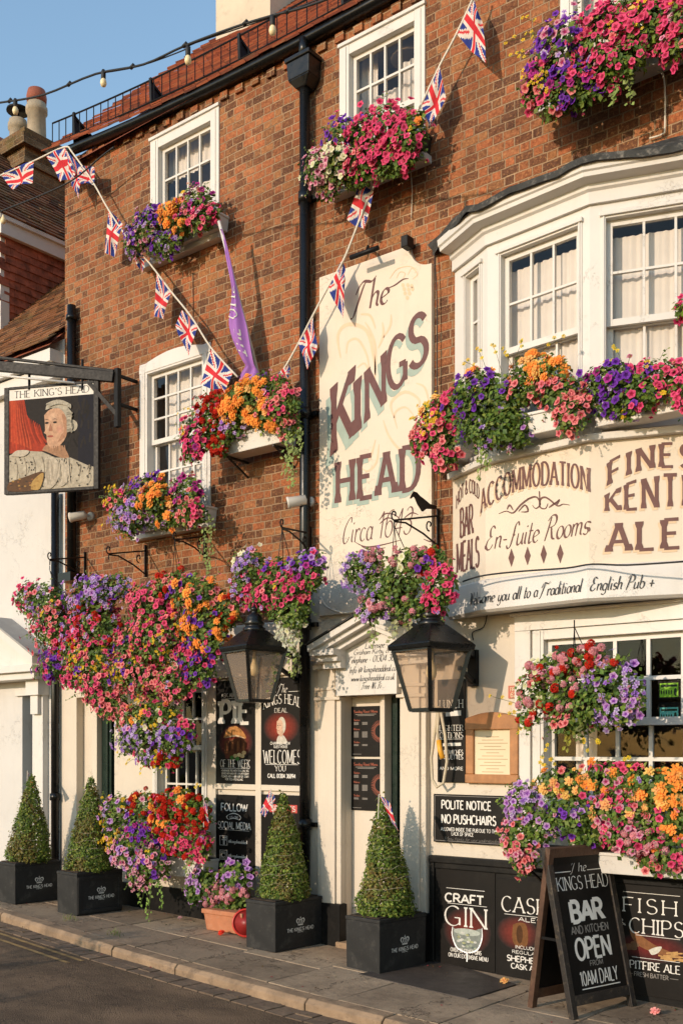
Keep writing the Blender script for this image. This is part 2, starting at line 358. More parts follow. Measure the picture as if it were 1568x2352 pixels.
road = tag(b.lay().build('road', M['asphalt']), kind='structure')
b = MB(); r2 = random.Random(3)                        # gutter of small setts along the kerb
run = along([k for k in KERB if -16 <= k[0] <= 1.5], .17)
for p, q in zip(run, run[1:]):
    for k, (d0, d1) in enumerate(((.012, .11), (.118, .215))):
        e = (q-p)*.04; a0, a1 = kerb_off(p+e, d0), kerb_off(q-e, d0); c0, c1 = kerb_off(p+e, d1), kerb_off(q-e, d1); h = RZ+.005+r2.uniform(0, .007)
        b.hexa([(*c0.xy, RZ-.006), (*c1.xy, RZ-.006), (*a1.xy, RZ-.006), (*a0.xy, RZ-.006), (*c0.xy, h), (*c1.xy, h+r2.uniform(-.003, .003)), (*a1.xy, h), (*a0.xy, h)])
tag(b.lay().build('gutter_paving', M['setts']), kind='structure')
b = MB(); run = along([k for k in KERB if -16 <= k[0] <= 1.5], 1.25)   # kerb stones with their joints
for p, q in zip(run, run[1:]):
    e = (q-p)*.006; a0, a1 = kerb_off(p+e, 0), kerb_off(q-e, 0); c0, c1 = kerb_off(p+e, -.15), kerb_off(q-e, -.15); h = r2.uniform(-.006, .004); w = r2.uniform(-.006, .006)
    f0, f1 = kerb_off(p+e, -.03+w), kerb_off(q-e, -.03+w)
    V = [(*a0.xy, RZ-.02), (*a1.xy, RZ-.02), (*c1.xy, RZ-.02), (*c0.xy, RZ-.02), (*a0.xy, h-.03), (*a1.xy, h-.03), (*f1.xy, h), (*f0.xy, h), (*c1.xy, h), (*c0.xy, h)]
    b.add(V, [(0, 1, 5, 4), (4, 5, 6, 7), (7, 6, 8, 9), (1, 2, 8, 6, 5), (3, 0, 4, 7, 9), (2, 3, 9, 8)])
tag(b.lay().build('kerb', M['kerb'], bevel=.008), kind='structure')
b = MB()                                                # pavement slabs in rows from the kerb back to the wall
ST = [(-16, 0), (1.5, 0)]; x = -16.0
while x < 1.5:
    w = r2.uniform(.62, .95); x1 = min(1.5, x+w)
    ya, yb = kerb_off((x, [k for k in [next(a[1]+(b_[1]-a[1])*(x-a[0])/(b_[0]-a[0]) for a, b_ in zip(KERB, KERB[1:]) if a[0] <= x <= b_[0])]][0]), -.156).y, None
    def ky(xx): return next(a[1]+(b_[1]-a[1])*(xx-a[0])/(b_[0]-a[0]) for a, b_ in zip(KERB, KERB[1:]) if a[0] <= xx <= b_[0])+.155
    rows = [0, .42+r2.uniform(-.06, .06), 1]
    for r0, r1 in zip(rows, rows[1:]):
        g = .006; y00, y01 = ky(x), ky(x1); top = 7.75
        q = [(x+g, y00+(top-y00)*r0+g), (x1-g, y01+(top-y01)*r0+g), (x1-g, y01+(top-y01)*r1-g), (x+g, y00+(top-y00)*r1-g)]
        dz = [r2.uniform(-.004, .003) for _ in range(4)]
        b.hexa([(*c, RZ-.02) for c in q]+[(*c, -.002+d) for c, d in zip(q, dz)])
    x = x1
tag(b.lay().build('pavement', M['paving'], bevel=.006), kind='structure')
b = MB(); b.quad((-16, 5.0, -.03), (1.5, 5.0, -.03), (1.5, 8, -.03), (-16, 8, -.03))   # mortar bed under the slabs, clipped to the kerb
b = MB(); run = along([k for k in KERB if -16 <= k[0] <= 1.5], 1.0)
for p, q in zip(run, run[1:]):
    a0, a1 = kerb_off(p, -.145), kerb_off(q, -.145); b.quad((a0.x, a0.y, -.016), (a1.x, a1.y, -.016), (a1.x, 8, -.016), (a0.x, 8, -.016))
tag(b.lay().build('pavement_mortar', mat('paving_mortar', (.09, .075, .06), .9, .3, 5)), kind='structure')
b = MB()                                                # two thin yellow lines at the road's edge
for d in (.27, .40):
    run = along([k for k in KERB if -16 <= k[0] <= -6.6], .5)
    run = [p for p in run if p.x < -7.0]
    for p, q in zip(run, run[1:]):
        a0, a1, c0, c1 = kerb_off(p, d), kerb_off(q, d), kerb_off(p, d+.04), kerb_off(q, d+.04)
        b.quad((c0.x, c0.y, RZ+.004), (c1.x, c1.y, RZ+.004), (a1.x, a1.y, RZ+.004), (a0.x, a0.y, RZ+.004))
tag(b.lay().build('road_markings', M['yellow_line']), kind='structure')
b = MB(); q = [PZ(822, 2238), PZ(1075, 2296), PZ(1185, 2262), PZ(1010, 2205)]
b.hexa([(v.x, v.y, v.z-.02) for v in q]+[(v.x, v.y, v.z+.006) for v in q])
tag(b.build('cellar_flap', M['coal'], bevel=.004), 'dark worn cellar flap let into the pavement beside the front planter', 'cellar flap')

# ------------------------------------------------------------------ the pub
PX0, PX1 = -10.09, 1.0
pub = thing('pub_building', 'three storey red brick pub with cream ground floor and white bow window', 'pub', (-5, FY, 0))
def fac(Y=FY): return lambda u, v, d: Vector((u, Y-d, v))
def mbox(b, mp, u0, u1, v0, v1, d0, d1):
    u0, u1 = min(u0, u1), max(u0, u1); v0, v1 = min(v0, v1), max(v0, v1); d0, d1 = min(d0, d1), max(d0, d1)
    return b.hexa([mp(u0, v0, d1), mp(u1, v0, d1), mp(u1, v0, d0), mp(u0, v0, d0), mp(u0, v1, d1), mp(u1, v1, d1), mp(u1, v1, d0), mp(u0, v1, d0)])
def wall(b, X0, X1, z0, z1, holes, Y, rev=.16):
    xs = sorted({X0, X1, *[h[i] for h in holes for i in (0, 1)]}); zs = sorted({z0, z1, *[h[i] for h in holes for i in (2, 3)]})
    xs = [x for x in xs if X0 <= x <= X1]; zs = [z for z in zs if z0 <= z <= z1]
    for xa, xb in zip(xs, xs[1:]):
        for za, zb in zip(zs, zs[1:]):
            cx, cz = (xa+xb)/2, (za+zb)/2
            if any(h[0] < cx < h[1] and h[2] < cz < h[3] for h in holes): continue
            b.quad((xa, Y, za), (xb, Y, za), (xb, Y, zb), (xa, Y, zb))
    for (a, c, e, g) in holes:
        b.quad((a, Y, e), (a, Y, g), (a, Y+rev, g), (a, Y+rev, e)); b.quad((c, Y, g), (c, Y, e), (c, Y+rev, e), (c, Y+rev, g))
        b.quad((a, Y, g), (c, Y, g), (c, Y+rev, g), (a, Y+rev, g)); b.quad((c, Y, e), (a, Y, e), (a, Y+rev, e), (c, Y+rev, e))
EZ = 8.40
W1 = (-8.62, -7.60, 6.93, 8.25); W2 = (-6.06, -5.125, 6.86, 8.19); W3 = (-3.855, -2.93, 6.84, 8.2); W4 = (-8.79, -7.72, 4.08, 5.90)
BAYH = (-4.72, -2.66, 4.16, 5.82)
b = MB(); wall(b, PX0, PX1, 3.0, EZ+.1, [W1, W2, W3, W4, BAYH], FY)
b.quad((PX0, FY, 3.0), (PX0, FY, EZ+.2), (PX0, 12, EZ+.2), (PX0, 12, 3.0)); b.quad((PX1, FY, 3.0), (PX1, 12, 3.0), (PX1, 12, EZ+.1), (PX1, FY, EZ+.1))
b.build('brick_wall', M['brick'], pub)
GY = FY-.015
LD = (-9.86, -9.2, 0.05, 2.38); LW = (-8.57, -7.76, .98, 2.49); FD = (-5.99, -5.34, 0.0, 2.28); GW = (-4.09, -1.7, 1.36, 2.76)
b = MB(); wall(b, PX0-.08, PX1, -.4, 3.0, [LD, LW, FD, GW], GY, .2)
b.quad((-6.40, GY, 3.0), (PX1, GY, 3.0), (PX1, GY, 3.28), (-6.40, GY, 3.28)); b.quad((PX0-.08, GY, 3.0), (-6.40, GY, 3.0), (-6.40, FY+.01, 3.03), (PX0-.08, FY+.01, 3.03))
b.quad((-6.40, GY, 3.28), (PX1, GY, 3.28), (PX1, FY+.01, 3.31), (-6.40, FY+.01, 3.31))
b.quad((PX0-.08, GY, -.4), (PX0-.08, GY, 3.0), (PX0-.08, FY+.4, 3.0), (PX0-.08, FY+.4, -.4))
b.build('rendered_wall', M['cream'], pub)
b = MB()                                                # black plinth along the foot of the wall
for a, c, h in ((-9.16, -8.6, .36), (-8.6, -7.7, .36), (-7.7, -6.45, .36), (-5.02, PX1, .9)):
    b.box(a, c, GY-.022, GY+.02, -.4, h)
b.build('plinth', M['plinth'], pub)
# string of bricks under the eaves, gutter, roof
def eave(x): return 8.385 + .0135*max(0, -6-x)**2
def sweep(b, pts, prof, closed=False):                  # pts: plan polyline, prof: (outward, z); outward is to the right-hand side going +X -> -Y
    n = len(pts); ring = []
    for i, p in enumerate(pts):
        p = Vector(p[:2]); t0 = (Vector(pts[i][:2])-Vector(pts[i-1][:2])).normalized() if i else None
        t1 = (Vector(pts[i+1][:2])-p).normalized() if i < n-1 else None
        t0 = t0 or t1; t1 = t1 or t0; n0, n1 = Vector((t0.y, -t0.x)), Vector((t1.y, -t1.x)); m = (n0+n1)
        m = m/(m.length_squared)*2; dz = pts[i][2] if len(pts[i]) > 2 else 0
        ring.append([(p.x+m.x*o, p.y+m.y*o, z+dz) for o, z in prof])
    k = len(prof); b.add([v for r in ring for v in r], [(i*k+j, (i+1)*k+j, (i+1)*k+(j+1) % k, i*k+(j+1) % k) for i in range(n-1) for j in range(k)]+[tuple(range(k)), tuple((n-1)*k+j for j in range(k-1, -1, -1))])
    return b
EP = [(PX0-.06+.45*i, FY, eave(PX0-.06+.45*i)) for i in range(10)]+[(PX1, FY, eave(PX1))]
b = MB()
x = PX0
while x < -1: b = MB(); b.box(x, x+.1, FY-.028, FY+.02, eave(x)-.155, eave(x)-.085+.01*math.sin(x*9)); b.build('eaves_brick', M['brick'], pub); x += .21
b = MB(); b.smooth = True
sweep(b, EP, [(.02, -.06), (.08, -.062), (.115, -.042), (.125, 0.0), (.113, .004), (.10, -.022), (.04, -.036), (.02, 0)])
b.build('gutter', M['black_paint'], pub)
def plain_tiles(b, o, eu, ev, nu, nv, w=.17, g=.105, seed=1, keep=None):      # courses of clay tiles on the plane o + eu*u + ev*v
    eu, ev = Vector(eu).normalized(), Vector(ev).normalized(); nn = eu.cross(ev).normalized(); r = random.Random(seed)
    for j in range(nv):
        for i in range(-1, nu):
            u = (i+(.5 if j % 2 else 0))*w; v = j*g
            if keep and not keep(u+w/2, v): continue
            p = Vector(o)+eu*u+ev*v; L = g*1.45; t = r.uniform(.012, .022); l0 = r.uniform(-.006, .006); h0 = .024+r.uniform(0, .008)
            a, c = p+eu*.002+ev*l0, p+eu*(w-.002)+ev*(l0+r.uniform(-.004, .004)); d, e = p+eu*(w-.002)+ev*L, p+eu*.002+ev*L
            b.add([a+nn*(h0-t), c+nn*(h0-t), d, e, a+nn*h0, c+nn*(h0+r.uniform(-.003, .003)), d+nn*.006, e+nn*.006], [(4, 5, 6, 7), (0, 1, 5, 4), (1, 2, 6, 5), (3, 0, 4, 7)])
b = MB(); RS = math.radians(45); ev = Vector((0, math.cos(RS), math.sin(RS)))
plain_tiles(b, (PX0-.08, FY-.13, EZ+.0), (1, 0, 0), ev, 66, 46)
for f in range(len(b.v)):
    p = b.v[f]; b.v[f] = (p[0], p[1], p[2]+(eave(p[0])-8.4)+.012*math.sin(p[0]*1.7)+.01*math.sin(p[0]*.6+p[1]))
roof = b.build('roof', M['tile'], pub)
b = MB(); b.quad((PX0-.06, FY-.1, EZ-.02), (PX1, FY-.1, EZ-.02), (PX1, FY+5, EZ+5.08), (PX0-.06, FY+5, EZ+5.08))
b.add([(PX0, FY, EZ-.1), (PX0, FY+5, EZ+5.0), (PX0, FY+10, EZ-.1)], [(0, 1, 2)])
b.build('roof_boarding', M['red_clay'], roof)
b = MB(); b.box(-10.02, -9.06, 9.95, 10.9, 9.6, 13.6); b.box(-10.06, -9.02, 9.91, 10.94, 13.6, 13.75)
b.build('chimney', M['chimney_render'], roof)
# ornamental iron snow guard along the eaves
b = MB(); y0 = FY+.02
def sg(x, k): return Vector((x, y0, eave(x)+.20+k*.235))
xs = [-10.35+i*.9 for i in range(9)]
for k in (0, 1):
    b.tube([sg(x, k) for x in [-10.35+.25*i for i in range(40)]], .010, 5)
x = -10.35
while x < -1.2: b.tube([sg(x, 0), sg(x, 1)], .0075, 4); x += .125
b.build('snow_guard', M['black_iron'], roof)
for x in (-9.95, -8.65, -7.35, -6.05, -4.75, -3.45):
    b = MB(); p = sg(x, 0); b.bar(sg(x, 1)+Vector((0, -.0, .02)), p-Vector((0, -.02, .17)), .03, .03); b.bar(sg(x, .9), p+Vector((0, .32, .05)), .03, .025)
    b.add([sg(x, 1), p+Vector((.02, .0, -.15)), p+Vector((0, .3, .03))], [(0, 1, 2)]); b.bar(p+Vector((0, -.03, -.13)), p+Vector((0, .34, .1)), .07, .02)
    b.build('snow_guard_bracket', M['black_iron'], roof)
# rainwater pipe with its hopper head
DPX = (FX(702)+FX(725))/2
b = MB(); b.smooth = True; b.tube([(DPX, FY-.085, 8.0), (DPX, FY-.085, .0)], .05, 12)
b.smooth = False
for z in (6.9, 4.9, 2.95, 1.1): b.smooth = True; b.tube([(DPX, FY-.085, z-.05), (DPX, FY-.085, z+.05)], .062, 12); b.smooth = False; b.box(DPX-.11, DPX+.11, FY-.05, FY, z-.02, z+.02)
pipe = b.build('rainwater_pipe', M['black_paint'], pub)
b = MB(); c = (DPX, FY-.12)
def ring(w, d, z): return [(c[0]-w, c[1]-d, z), (c[0]+w, c[1]-d, z), (c[0]+w, FY-.01, z), (c[0]-w, FY-.01, z)]
b.hexa(ring(.06, .02, 7.90)+ring(.125, .06, 7.98)); b.hexa(ring(.125, .06, 7.98)+ring(.135, .07, 8.14)); b.hexa(ring(.15, .085, 8.14)+ring(.15, .085, 8.18))
b.build('hopper_head', M['black_paint'], pipe, bevel=.008)
b = MB(); b.smooth = True; b.tube([(DPX, FY-.1, 8.2), (DPX, FY-.1, 8.36)], .045, 10); b.build('gutter_outlet', M['black_paint'], pipe)

# ------------------------------------------------------------------ sash windows
def wavy(b, mp, u0, u1, v0, v1, d, amp, waves, nu=40, gather=None):
    for i in range(nu+1):
        t = i/nu; u = u0+(u1-u0)*t; o = amp*math.sin(t*waves*2*math.pi)+amp*.5*math.sin(t*waves*4.7+1)
        b.v += [tuple(mp(u, v0, d+o)), tuple(mp(u, v1, d+o*.7))]
    n = len(b.v)-2*(nu+1)
    for i in range(nu): b.f.append([n+2*i, n+2*i+2, n+2*i+3, n+2*i+1]); b.c.append(None); b.m.append(0); b.sm.append(True)
def sash_window(mp, u0, u1, v0, v1, cols, rt, rb, parent, case=.09, arch=0, meet=.5, sill=None, room='room', depth_=1.2, curtain=(), bar=.02, proud=.015, rail=.05, swing=0):
    b = MB(); ca = case
    mbox(b, mp, u0, u0+ca, v0, v1, -.13, proud); mbox(b, mp, u1-ca, u1, v0, v1, -.13, proud)
    mbox(b, mp, u0+ca, u1-ca, v1-ca, v1, -.13, proud-.002); mbox(b, mp, u0+ca, u1-ca, v0, v0+.05, -.13, proud-.002)
    mbox(b, mp, u0+ca*.35, u0+ca*.75, v0, v1-ca*.3, proud, proud+.008); mbox(b, mp, u1-ca*.75, u1-ca*.35, v0, v1-ca*.3, proud, proud+.008)
    if arch:
        n = 14; pts = [(u0+(u1-u0)*i/n, v1-.03+arch*math.sin(math.pi*i/n)) for i in range(n+1)]
        b.prism([(u0, v1-.1), (u1, v1-.1)]+pts[::-1], lambda u, v: mp(u, v, proud+.006), lambda u, v: mp(u, v, -.1))
    else: mbox(b, mp, u0-.01, u1+.01, v1-.02, v1+.012, -.05, proud+.018)
    win = b.build('window', M['white'], parent, bevel=.004)
    a, c, e, g = u0+ca, u1-ca, v0+.05, v1-ca; mz = e+(g-e)*meet
    for nm, z0, z1, d, rows in (('upper_sash', mz-.02, g, -.045, rt), ('lower_sash', e, mz+.02, -.09, rb)):
        b = MB(); r = .042
        mbox(b, mp, a, a+r, z0, z1, d-.038, d); mbox(b, mp, c-r, c, z0, z1, d-.038, d)
        mbox(b, mp, a+r, c-r, z1-r, z1, d-.037, d-.001); mbox(b, mp, a+r, c-r, z0, z0+rail, d-.037, d-.001)
        for i in range(1, cols): u = a+r+(c-a-2*r)*i/cols; mbox(b, mp, u-bar/2, u+bar/2, z0+rail, z1-r, d-.03, d-.003)
        for i in range(1, rows): v = z0+rail+(z1-z0-rail-r)*i/rows; mbox(b, mp, a+r, c-r, v-bar/2, v+bar/2, d-.031, d-.004)
        s_ = b.build(nm, M['white'], win)
        b = MB(); b.quad(mp(a+.01, z0+.01, d-.02), mp(c-.01, z0+.01, d-.02), mp(c-.01, z1-.01, d-.02), mp(a+.01, z1-.01, d-.02)); b.build('pane', M['glass'], win)
    if sill:
        b = MB(); mbox(b, mp, u0-sill[0], u1+sill[0], v0-sill[1], v0, -.1, sill[2]); b.build('sill', M['white'], win, bevel=.008)
    if room:
        b = MB(); D = -depth_; o = .3; i_ = -.15
        A = [mp(u0, v0, i_), mp(u1, v0, i_), mp(u1, v1, i_), mp(u0, v1, i_)]; B = [mp(u0-o, v0-o, D), mp(u1+o, v0-o, D), mp(u1+o, v1+o*.3, D), mp(u0-o, v1+o*.3, D)]
        b.quad(*B); [b.quad(A[i], A[(i+1) % 4], B[(i+1) % 4], B[i]) for i in range(4)]; b.build('room_interior', M[room], win)
    for (cu0, cu1, cv0, cv1, w) in curtain:
        b = MB(); wavy(b, mp, u0+(u1-u0)*cu0, u0+(u1-u0)*cu1, v0+(v1-v0)*cv0, v0+(v1-v0)*cv1, -.2, .012, w); b.build('curtain', M['curtain'], win)
    return win
F0 = fac()
sash_window(F0, *W1, 4, 2, 2, pub, depth_=.5, case=.12, meet=.42, sill=(.07, .06, .09), curtain=((.05, .5, .70, 1, 7), (.5, .96, .74, 1, 6), (.08, .95, .05, .58, 9)))
sash_window(F0, *W2, 4, 2, 2, pub, depth_=.65, case=.11, meet=.45, sill=(.06, .07, .11), curtain=((.02, .30, .05, 1, 4), (.28, .62, .05, .66, 5), (.60, .98, .05, .80, 5)))
sash_window(F0, *W3, 4, 2, 2, pub, case=.11, meet=.45, sill=(.16, .07, .13), curtain=((.05, .5, .05, 1, 5),))
sash_window(F0, *W4, 4, 3, 3, pub, depth_=.5, case=.12, arch=.085, meet=.56, sill=(.06, .06, .09), curtain=((.22, .98, .05, 1, 9),))
sash_window(fac(GY), *LW, 4, 2, 2, pub, case=.07, meet=.56, sill=(.05, .05, .06), room='dark_room', curtain=((.75, .95, .05, .42, 3),))
sash_window(fac(GY), *GW, 8, 2, 2, pub, case=.10, meet=.47, sill=(.05, .06, .07), room='dark_room', bar=.03, rail=.06, depth_=2.2, curtain=((.115, .19, .05, .48, 3),))
lp = P(938, 118, FY+.32); b = MB(); b.smooth = True; b.lathe([(.05, .10), (.165, -.07), (.16, -.08), (.04, .08)], lp, 18); b.tube([lp+Vector((0, 0, .09)), lp+Vector((0, 0, .5))], .01, 5)
tag(b.build('pendant_lamp', M['shade']), 'pale pendant lampshade hanging inside the top window right of the drainpipe', 'lampshade')
b = MB(); mbox(b, fac(GY), -4.24, -1.5, 2.74, 2.87, 0, .035); mbox(b, fac(GY), -4.24, -4.10, .9, 2.74, 0, .03); mbox(b, fac(GY), -4.27, -1.5, 2.86, 2.885, 0, .06)
b.build('window_surround', M['white'], pub, bevel=.004)

# ------------------------------------------------------------------ bow window
BP = [(-4.83, FY), (-4.38, 7.37), (-3.46, 7.285), (-2.55, FY)]
bay = empty_part('bow_window', pub)
def facet(i):
    a, c = Vector((*BP[i], 0)), Vector((*BP[i+1], 0)); e = (c-a).normalized(); n = Vector((e.y, -e.x, 0))
    return (lambda u, v, d: a+e*u+n*d+Vector((0, 0, v))), (c-a).length
BLEN = [facet(i)[1] for i in range(3)]
def bay_pt(s, z, h):
    i = 0
    while i < 2 and s > BLEN[i]: s -= BLEN[i]; i += 1
    return facet(i)[0](s, z, h)
def bay_s(x, off=0.02):                                   # arc length under column x of the photograph
    best = None; acc = 0
    for i in range(3):
        f, L = facet(i); a, c = f(0, 0, off), f(L, 0, off); r = ray(x, HY); e = c-a
        den = r.x*e.y-r.y*e.x
        if abs(den) > 1e-9:
            u = (a.y*r.x-a.x*r.y)/den*-1; u = -(a.y*r.x-a.x*r.y)/(e.y*r.x-e.x*r.y)
            if -.02 <= u <= 1.02: return acc+max(0, min(1, u))*L
        acc += L
    return acc
b = MB(); sweep(b, BP, [(-.02, 4.05), (.075, 4.05), (.08, 4.10), (-.02, 4.125)]); b.build('sill', M['white'], bay, bevel=.006)
b = MB(); sweep(b, BP, [(-.04, 3.15), (.02, 3.15), (.02, 4.05), (-.04, 4.05)]); b.build('fascia', M['cream_board'], bay)
b = MB(); sweep(b, BP, [(-.3, 2.9), (.05, 2.88), (.075, 2.9), (.06, 3.13), (.02, 3.15), (-.3, 3.15)]); b.build('lower_fascia', M['white'], bay)
b = MB(); sweep(b, BP, [(-.02, 5.80), (.028, 5.80), (.03, 5.885), (.05, 5.90), (.055, 5.93), (.145, 5.945), (.15, 5.975), (.165, 5.985), (.17, 6.035), (-.02, 6.035)]); b.build('cornice', M['white'], bay)
b = MB(); pr = [Vector((-5.04, FY-.03, 6.05)), Vector((-4.455, 7.175, 6.06)), Vector((-3.43, 7.085, 6.06)), Vector((-2.45, 7.43, 6.06))]
pw = [Vector((-5.12, FY, 6.12)), Vector((-4.85, FY, 6.24)), Vector((-3.5, FY, 6.24)), Vector((-2.3, FY, 6.24))]
for i in range(3):
    for k in range(10):
        for j in range(3):
            def q(s, t):
                p = pr[i].lerp(pr[i+1], s).lerp(pw[i].lerp(pw[i+1], s), t)
                return p+Vector((0, -.01*noise.noise(p*9), .036*noise.noise(p*6)))
            b.quad(q(k/10, j/3), q((k+1)/10, j/3), q((k+1)/10, (j+1)/3), q(k/10, (j+1)/3))
    for k in range(10):
        def e(s, dz):
            p = pr[i].lerp(pr[i+1], s); return p+Vector((0, -.01*noise.noise(p*9), .036*noise.noise(p*6)+dz))
        b.quad(e(k/10, -.05), e((k+1)/10, -.05), e((k+1)/10, 0), e(k/10, 0))
b.build('lead_roof', M['lead'], bay)
for i, (a, c) in enumerate(((.14, .43), (.10, .86), (.08, .90))):
    f, L = facet(i); b = MB()
    mbox(b, f, .0, a, 4.125, 5.80, -.10, .0); mbox(b, f, c if i else .43, L, 4.125, 5.80, -.10, .0); mbox(b, f, a, c, 5.72, 5.80, -.1, -.002)
    b.build('corner_post', M['white'], bay)
    w = sash_window(f, a, c, 4.125, 5.72, (2, 3, 3)[i], 2, 2, bay, case=.035, meet=.5, room=None, bar=.018, proud=.01)
    b = MB()
    if i: wavy(b, f, a+.02, c-.02, 4.16, 5.60, -.15, .012, (c-a)*16)
    else: wavy(b, f, a+.02, c-.02, 4.16, 5.62, -.17, .012, 6)
    b.build('curtain', M['curtain'], bay)
b = MB(); b.box(-5.0, -2.4, FY+.17, FY+2.0, 4.0, 4.02); b.box(-5.0, -2.4, FY+.17, FY+2.0, 5.9, 5.92); b.box(-5, -2.4, FY+2, FY+2.02, 4, 5.9); b.box(-5.02, -5, FY+.17, FY+2, 4, 5.9); b.box(-2.4, -2.38, FY+.17, FY+2, 4, 5.9)
b.build('room_interior', M['room'], bay)

# ------------------------------------------------------------------ doorcase and doors
dc = empty_part('doorcase', pub); Yd = 7.50
for x0, x1 in ((-6.26, -5.99), (-5.34, -5.07)):
    b = MB(); xm = (x0+x1)/2; hw = (x1-x0)/2
    b.box(x0, x1, 7.52, GY+.01, .4, 2.70); b.box(xm-hw*.62, xm+hw*.62, 7.495, 7.52, .4, 2.52)
    b.box(x0-.015, x1+.015, 7.48, GY, 2.24, 2.27); b.box(x0-.01, x1+.01, 7.485, 7.52, 2.33, 2.36)
    b.box(x0-.02, x1+.02, 7.47, GY, 2.52, 2.56); b.box(x0-.03, x1+.03, 7.45, GY, 2.60, 2.66)
    b.build('pilaster', M['cream'], dc, bevel=.006)
    b = MB(); b.box(x0-.025, x1+.025, 7.47, GY, -.2, .4); b.build('pilaster_base', M['plinth'], dc, bevel=.008)
apx, lend, rend = P(843, 1404, 7.28), P(712, 1484, 7.28), None
ax, az, ez = apx.x, apx.z, lend.z; hw = ax-lend.x; rx = ax+hw*.98
b = MB()
for sgn, ex in ((-1, lend.x), (1, rx)):
    def rk(t0, t1, y0, y1):                                # a raking moulding: t is the height below the top line
        p = [(ex, ez-t0), (ax, az-t0), (ax, az-t1), (ex+sgn*-.0, ez-t1)]
        b.prism(p if sgn < 0 else p[::-1], lambda u, v: Vector((u, y0, v)), lambda u, v: Vector((u, y1, v)))
    rk(0, .055, 7.24, GY); rk(.055, .10, 7.29, GY); rk(.10, .15, 7.36, GY)
    i0 = ex-sgn*.27
    b.box(min(ex, i0), max(ex, i0), 7.27, GY, ez-.09, ez-.035); b.box(min(ex-sgn*.03, i0), max(ex-sgn*.03, i0), 7.33, GY, ez-.14, ez-.09); b.box(min(ex-sgn*.07, i0), max(ex-sgn*.07, i0), 7.38, GY, ez-.2, ez-.14)
b.build('pediment', M['white'], dc)
b = MB()
for sgn, ex in ((-1, lend.x), (1, rx)):
    p = [(ex+sgn*.015, ez+.004), (ax, az+.004), (ax, az+.022), (ex+sgn*.015, ez+.016)]
    b.prism(p if sgn < 0 else p[::-1], lambda u, v: Vector((u, 7.22, v)), lambda u, v: Vector((u, GY, v)))
b.build('pediment_lead', M['lead'], dc)
b = MB(); n = 16; xl, xr = -6.0, -5.33
arc = [(xl+(xr-xl)*i/n, 2.72+.22*math.sin(math.pi*i/n)**.7) for i in range(n+1)]
b.prism([(xl, 2.275), (xr, 2.275)]+arc[::-1], lambda u, v: Vector((u, 7.46, v)), lambda u, v: Vector((u, GY, v)))
b.build('overdoor_panel', M['white'], dc)
b = MB(); b.box(-5.99, -5.64, GY+.10, GY+.14, .02, 2.28); b.box(-5.60, -5.565, GY+.02, GY+.16, 0, 2.28); b.box(-5.645, -5.60, GY+.06, GY+.15, 0, 2.28)
b.build('door_panel', M['cream'], dc, bevel=.005)
b = MB(); b.box(-5.56, -5.50, GY+.12, GY+.9, 0, 2.26); b.box(-5.50, -5.46, GY+.17, GY+.24, 0, 2.26); b.build('door', M['dark_green'], dc)
b = MB(); b.box(-5.56, -5.34, GY+1.2, GY+1.22, 0, 2.4); b.box(-5.34, -5.32, GY+.2, GY+1.2, 0, 2.4); b.box(-5.9, -5.34, GY+.2, GY+1.2, 2.28, 2.3); b.build('hall_interior', M['dark_room'], dc)
b = MB(); b.box(-6.0, -5.33, 7.45, FY+.4, -.1, .07); b.build('door_step', M['kerb'], dc, bevel=.01)
sd_ = empty_part('side_doorway', pub)
b = MB(); b.box(-9.86, -9.60, GY+.10, GY+.2, 0, 2.38); b.box(-9.62, -9.54, GY+.03, GY+.12, 0, 2.38); b.box(-9.25, -9.2, GY+.06, GY+.18, 0, 2.38); b.build('door_frame', M['cream'], sd_, bevel=.004)
b = MB(); b.box(-9.54, -9.44, GY+.1, GY+.15, 0, 2.36); b.box(-9.44, -9.40, GY+.12, GY+.9, 0, 2.36); b.build('door', M['dark_green'], sd_)
b = MB(); b.box(-9.6, -9.2, GY+1, GY+1.02, 0, 2.4); b.box(-9.2, -9.18, GY+.19, GY+1, 0, 2.4); b.box(-9.6, -9.58, GY+.2, GY+1, 0, 2.4); b.build('hall_interior', M['dark_room'], sd_)

# ------------------------------------------------------------------ the white neighbour and the tiled wing behind it
nb = thing('white_house', 'white rendered house with a pedimented doorway, far left of the pub', 'house', (-12, FY, 0))
ND = (FX(52), FX(86), 0.0, FZ(70, 1598))
b = MB(); wall(b, -17, PX0-.004, 3.0, 6.5, [], FY); wall(b, -17, PX0-.09, -.05, 3.0, [ND], FY, .2); b.build('rendered_wall', M['white_wall'], nb)
b = MB(); plain_tiles(b, (-17.4, FY-.22, 6.42), (1, 0, 0), (0, 1, 1), 43, 30, seed=5, keep=lambda u, v: u < 7.3)
nroof = b.build('roof', M['old_tile'], nb)
b = MB(); b.quad((-17.4, FY-.2, 6.38), (PX0-.02, FY-.2, 6.38), (PX0-.02, FY+4, 10.58), (-17.4, FY+4, 10.58)); b.build('roof_boarding', M['red_clay'], nroof)
b = MB(); b.box(-17.2, PX0-.05, FY-.17, FY+.02, 6.22, 6.36); b.box(-17.2, PX0-.05, FY-.1, FY+.01, 6.05, 6.2); b.build('eaves_board', M['white'], nb)
nd = empty_part('doorway', nb); x0, x1 = FX(-60), FX(122); xm = (x0+x1)/2
b = MB(); zb = FZ(60, 1546); za = FZ(10, 1440, 7.3)
for a, c in ((FX(-40), FX(-10)), (FX(88), FX(112))): b.box(a, c, 7.52, FY, 0, zb-.1); b.box(a-.02, c+.02, 7.44, FY, zb-.28, zb-.1); b.box(a+.03, c-.03, 7.47, 7.52, zb-.5, zb-.28)
b.box(ND[0]-.1, ND[1]+.06, 7.56, FY, ND[3], ND[3]+.08); b.box(ND[1], ND[1]+.06, 7.56, FY, 0, ND[3])
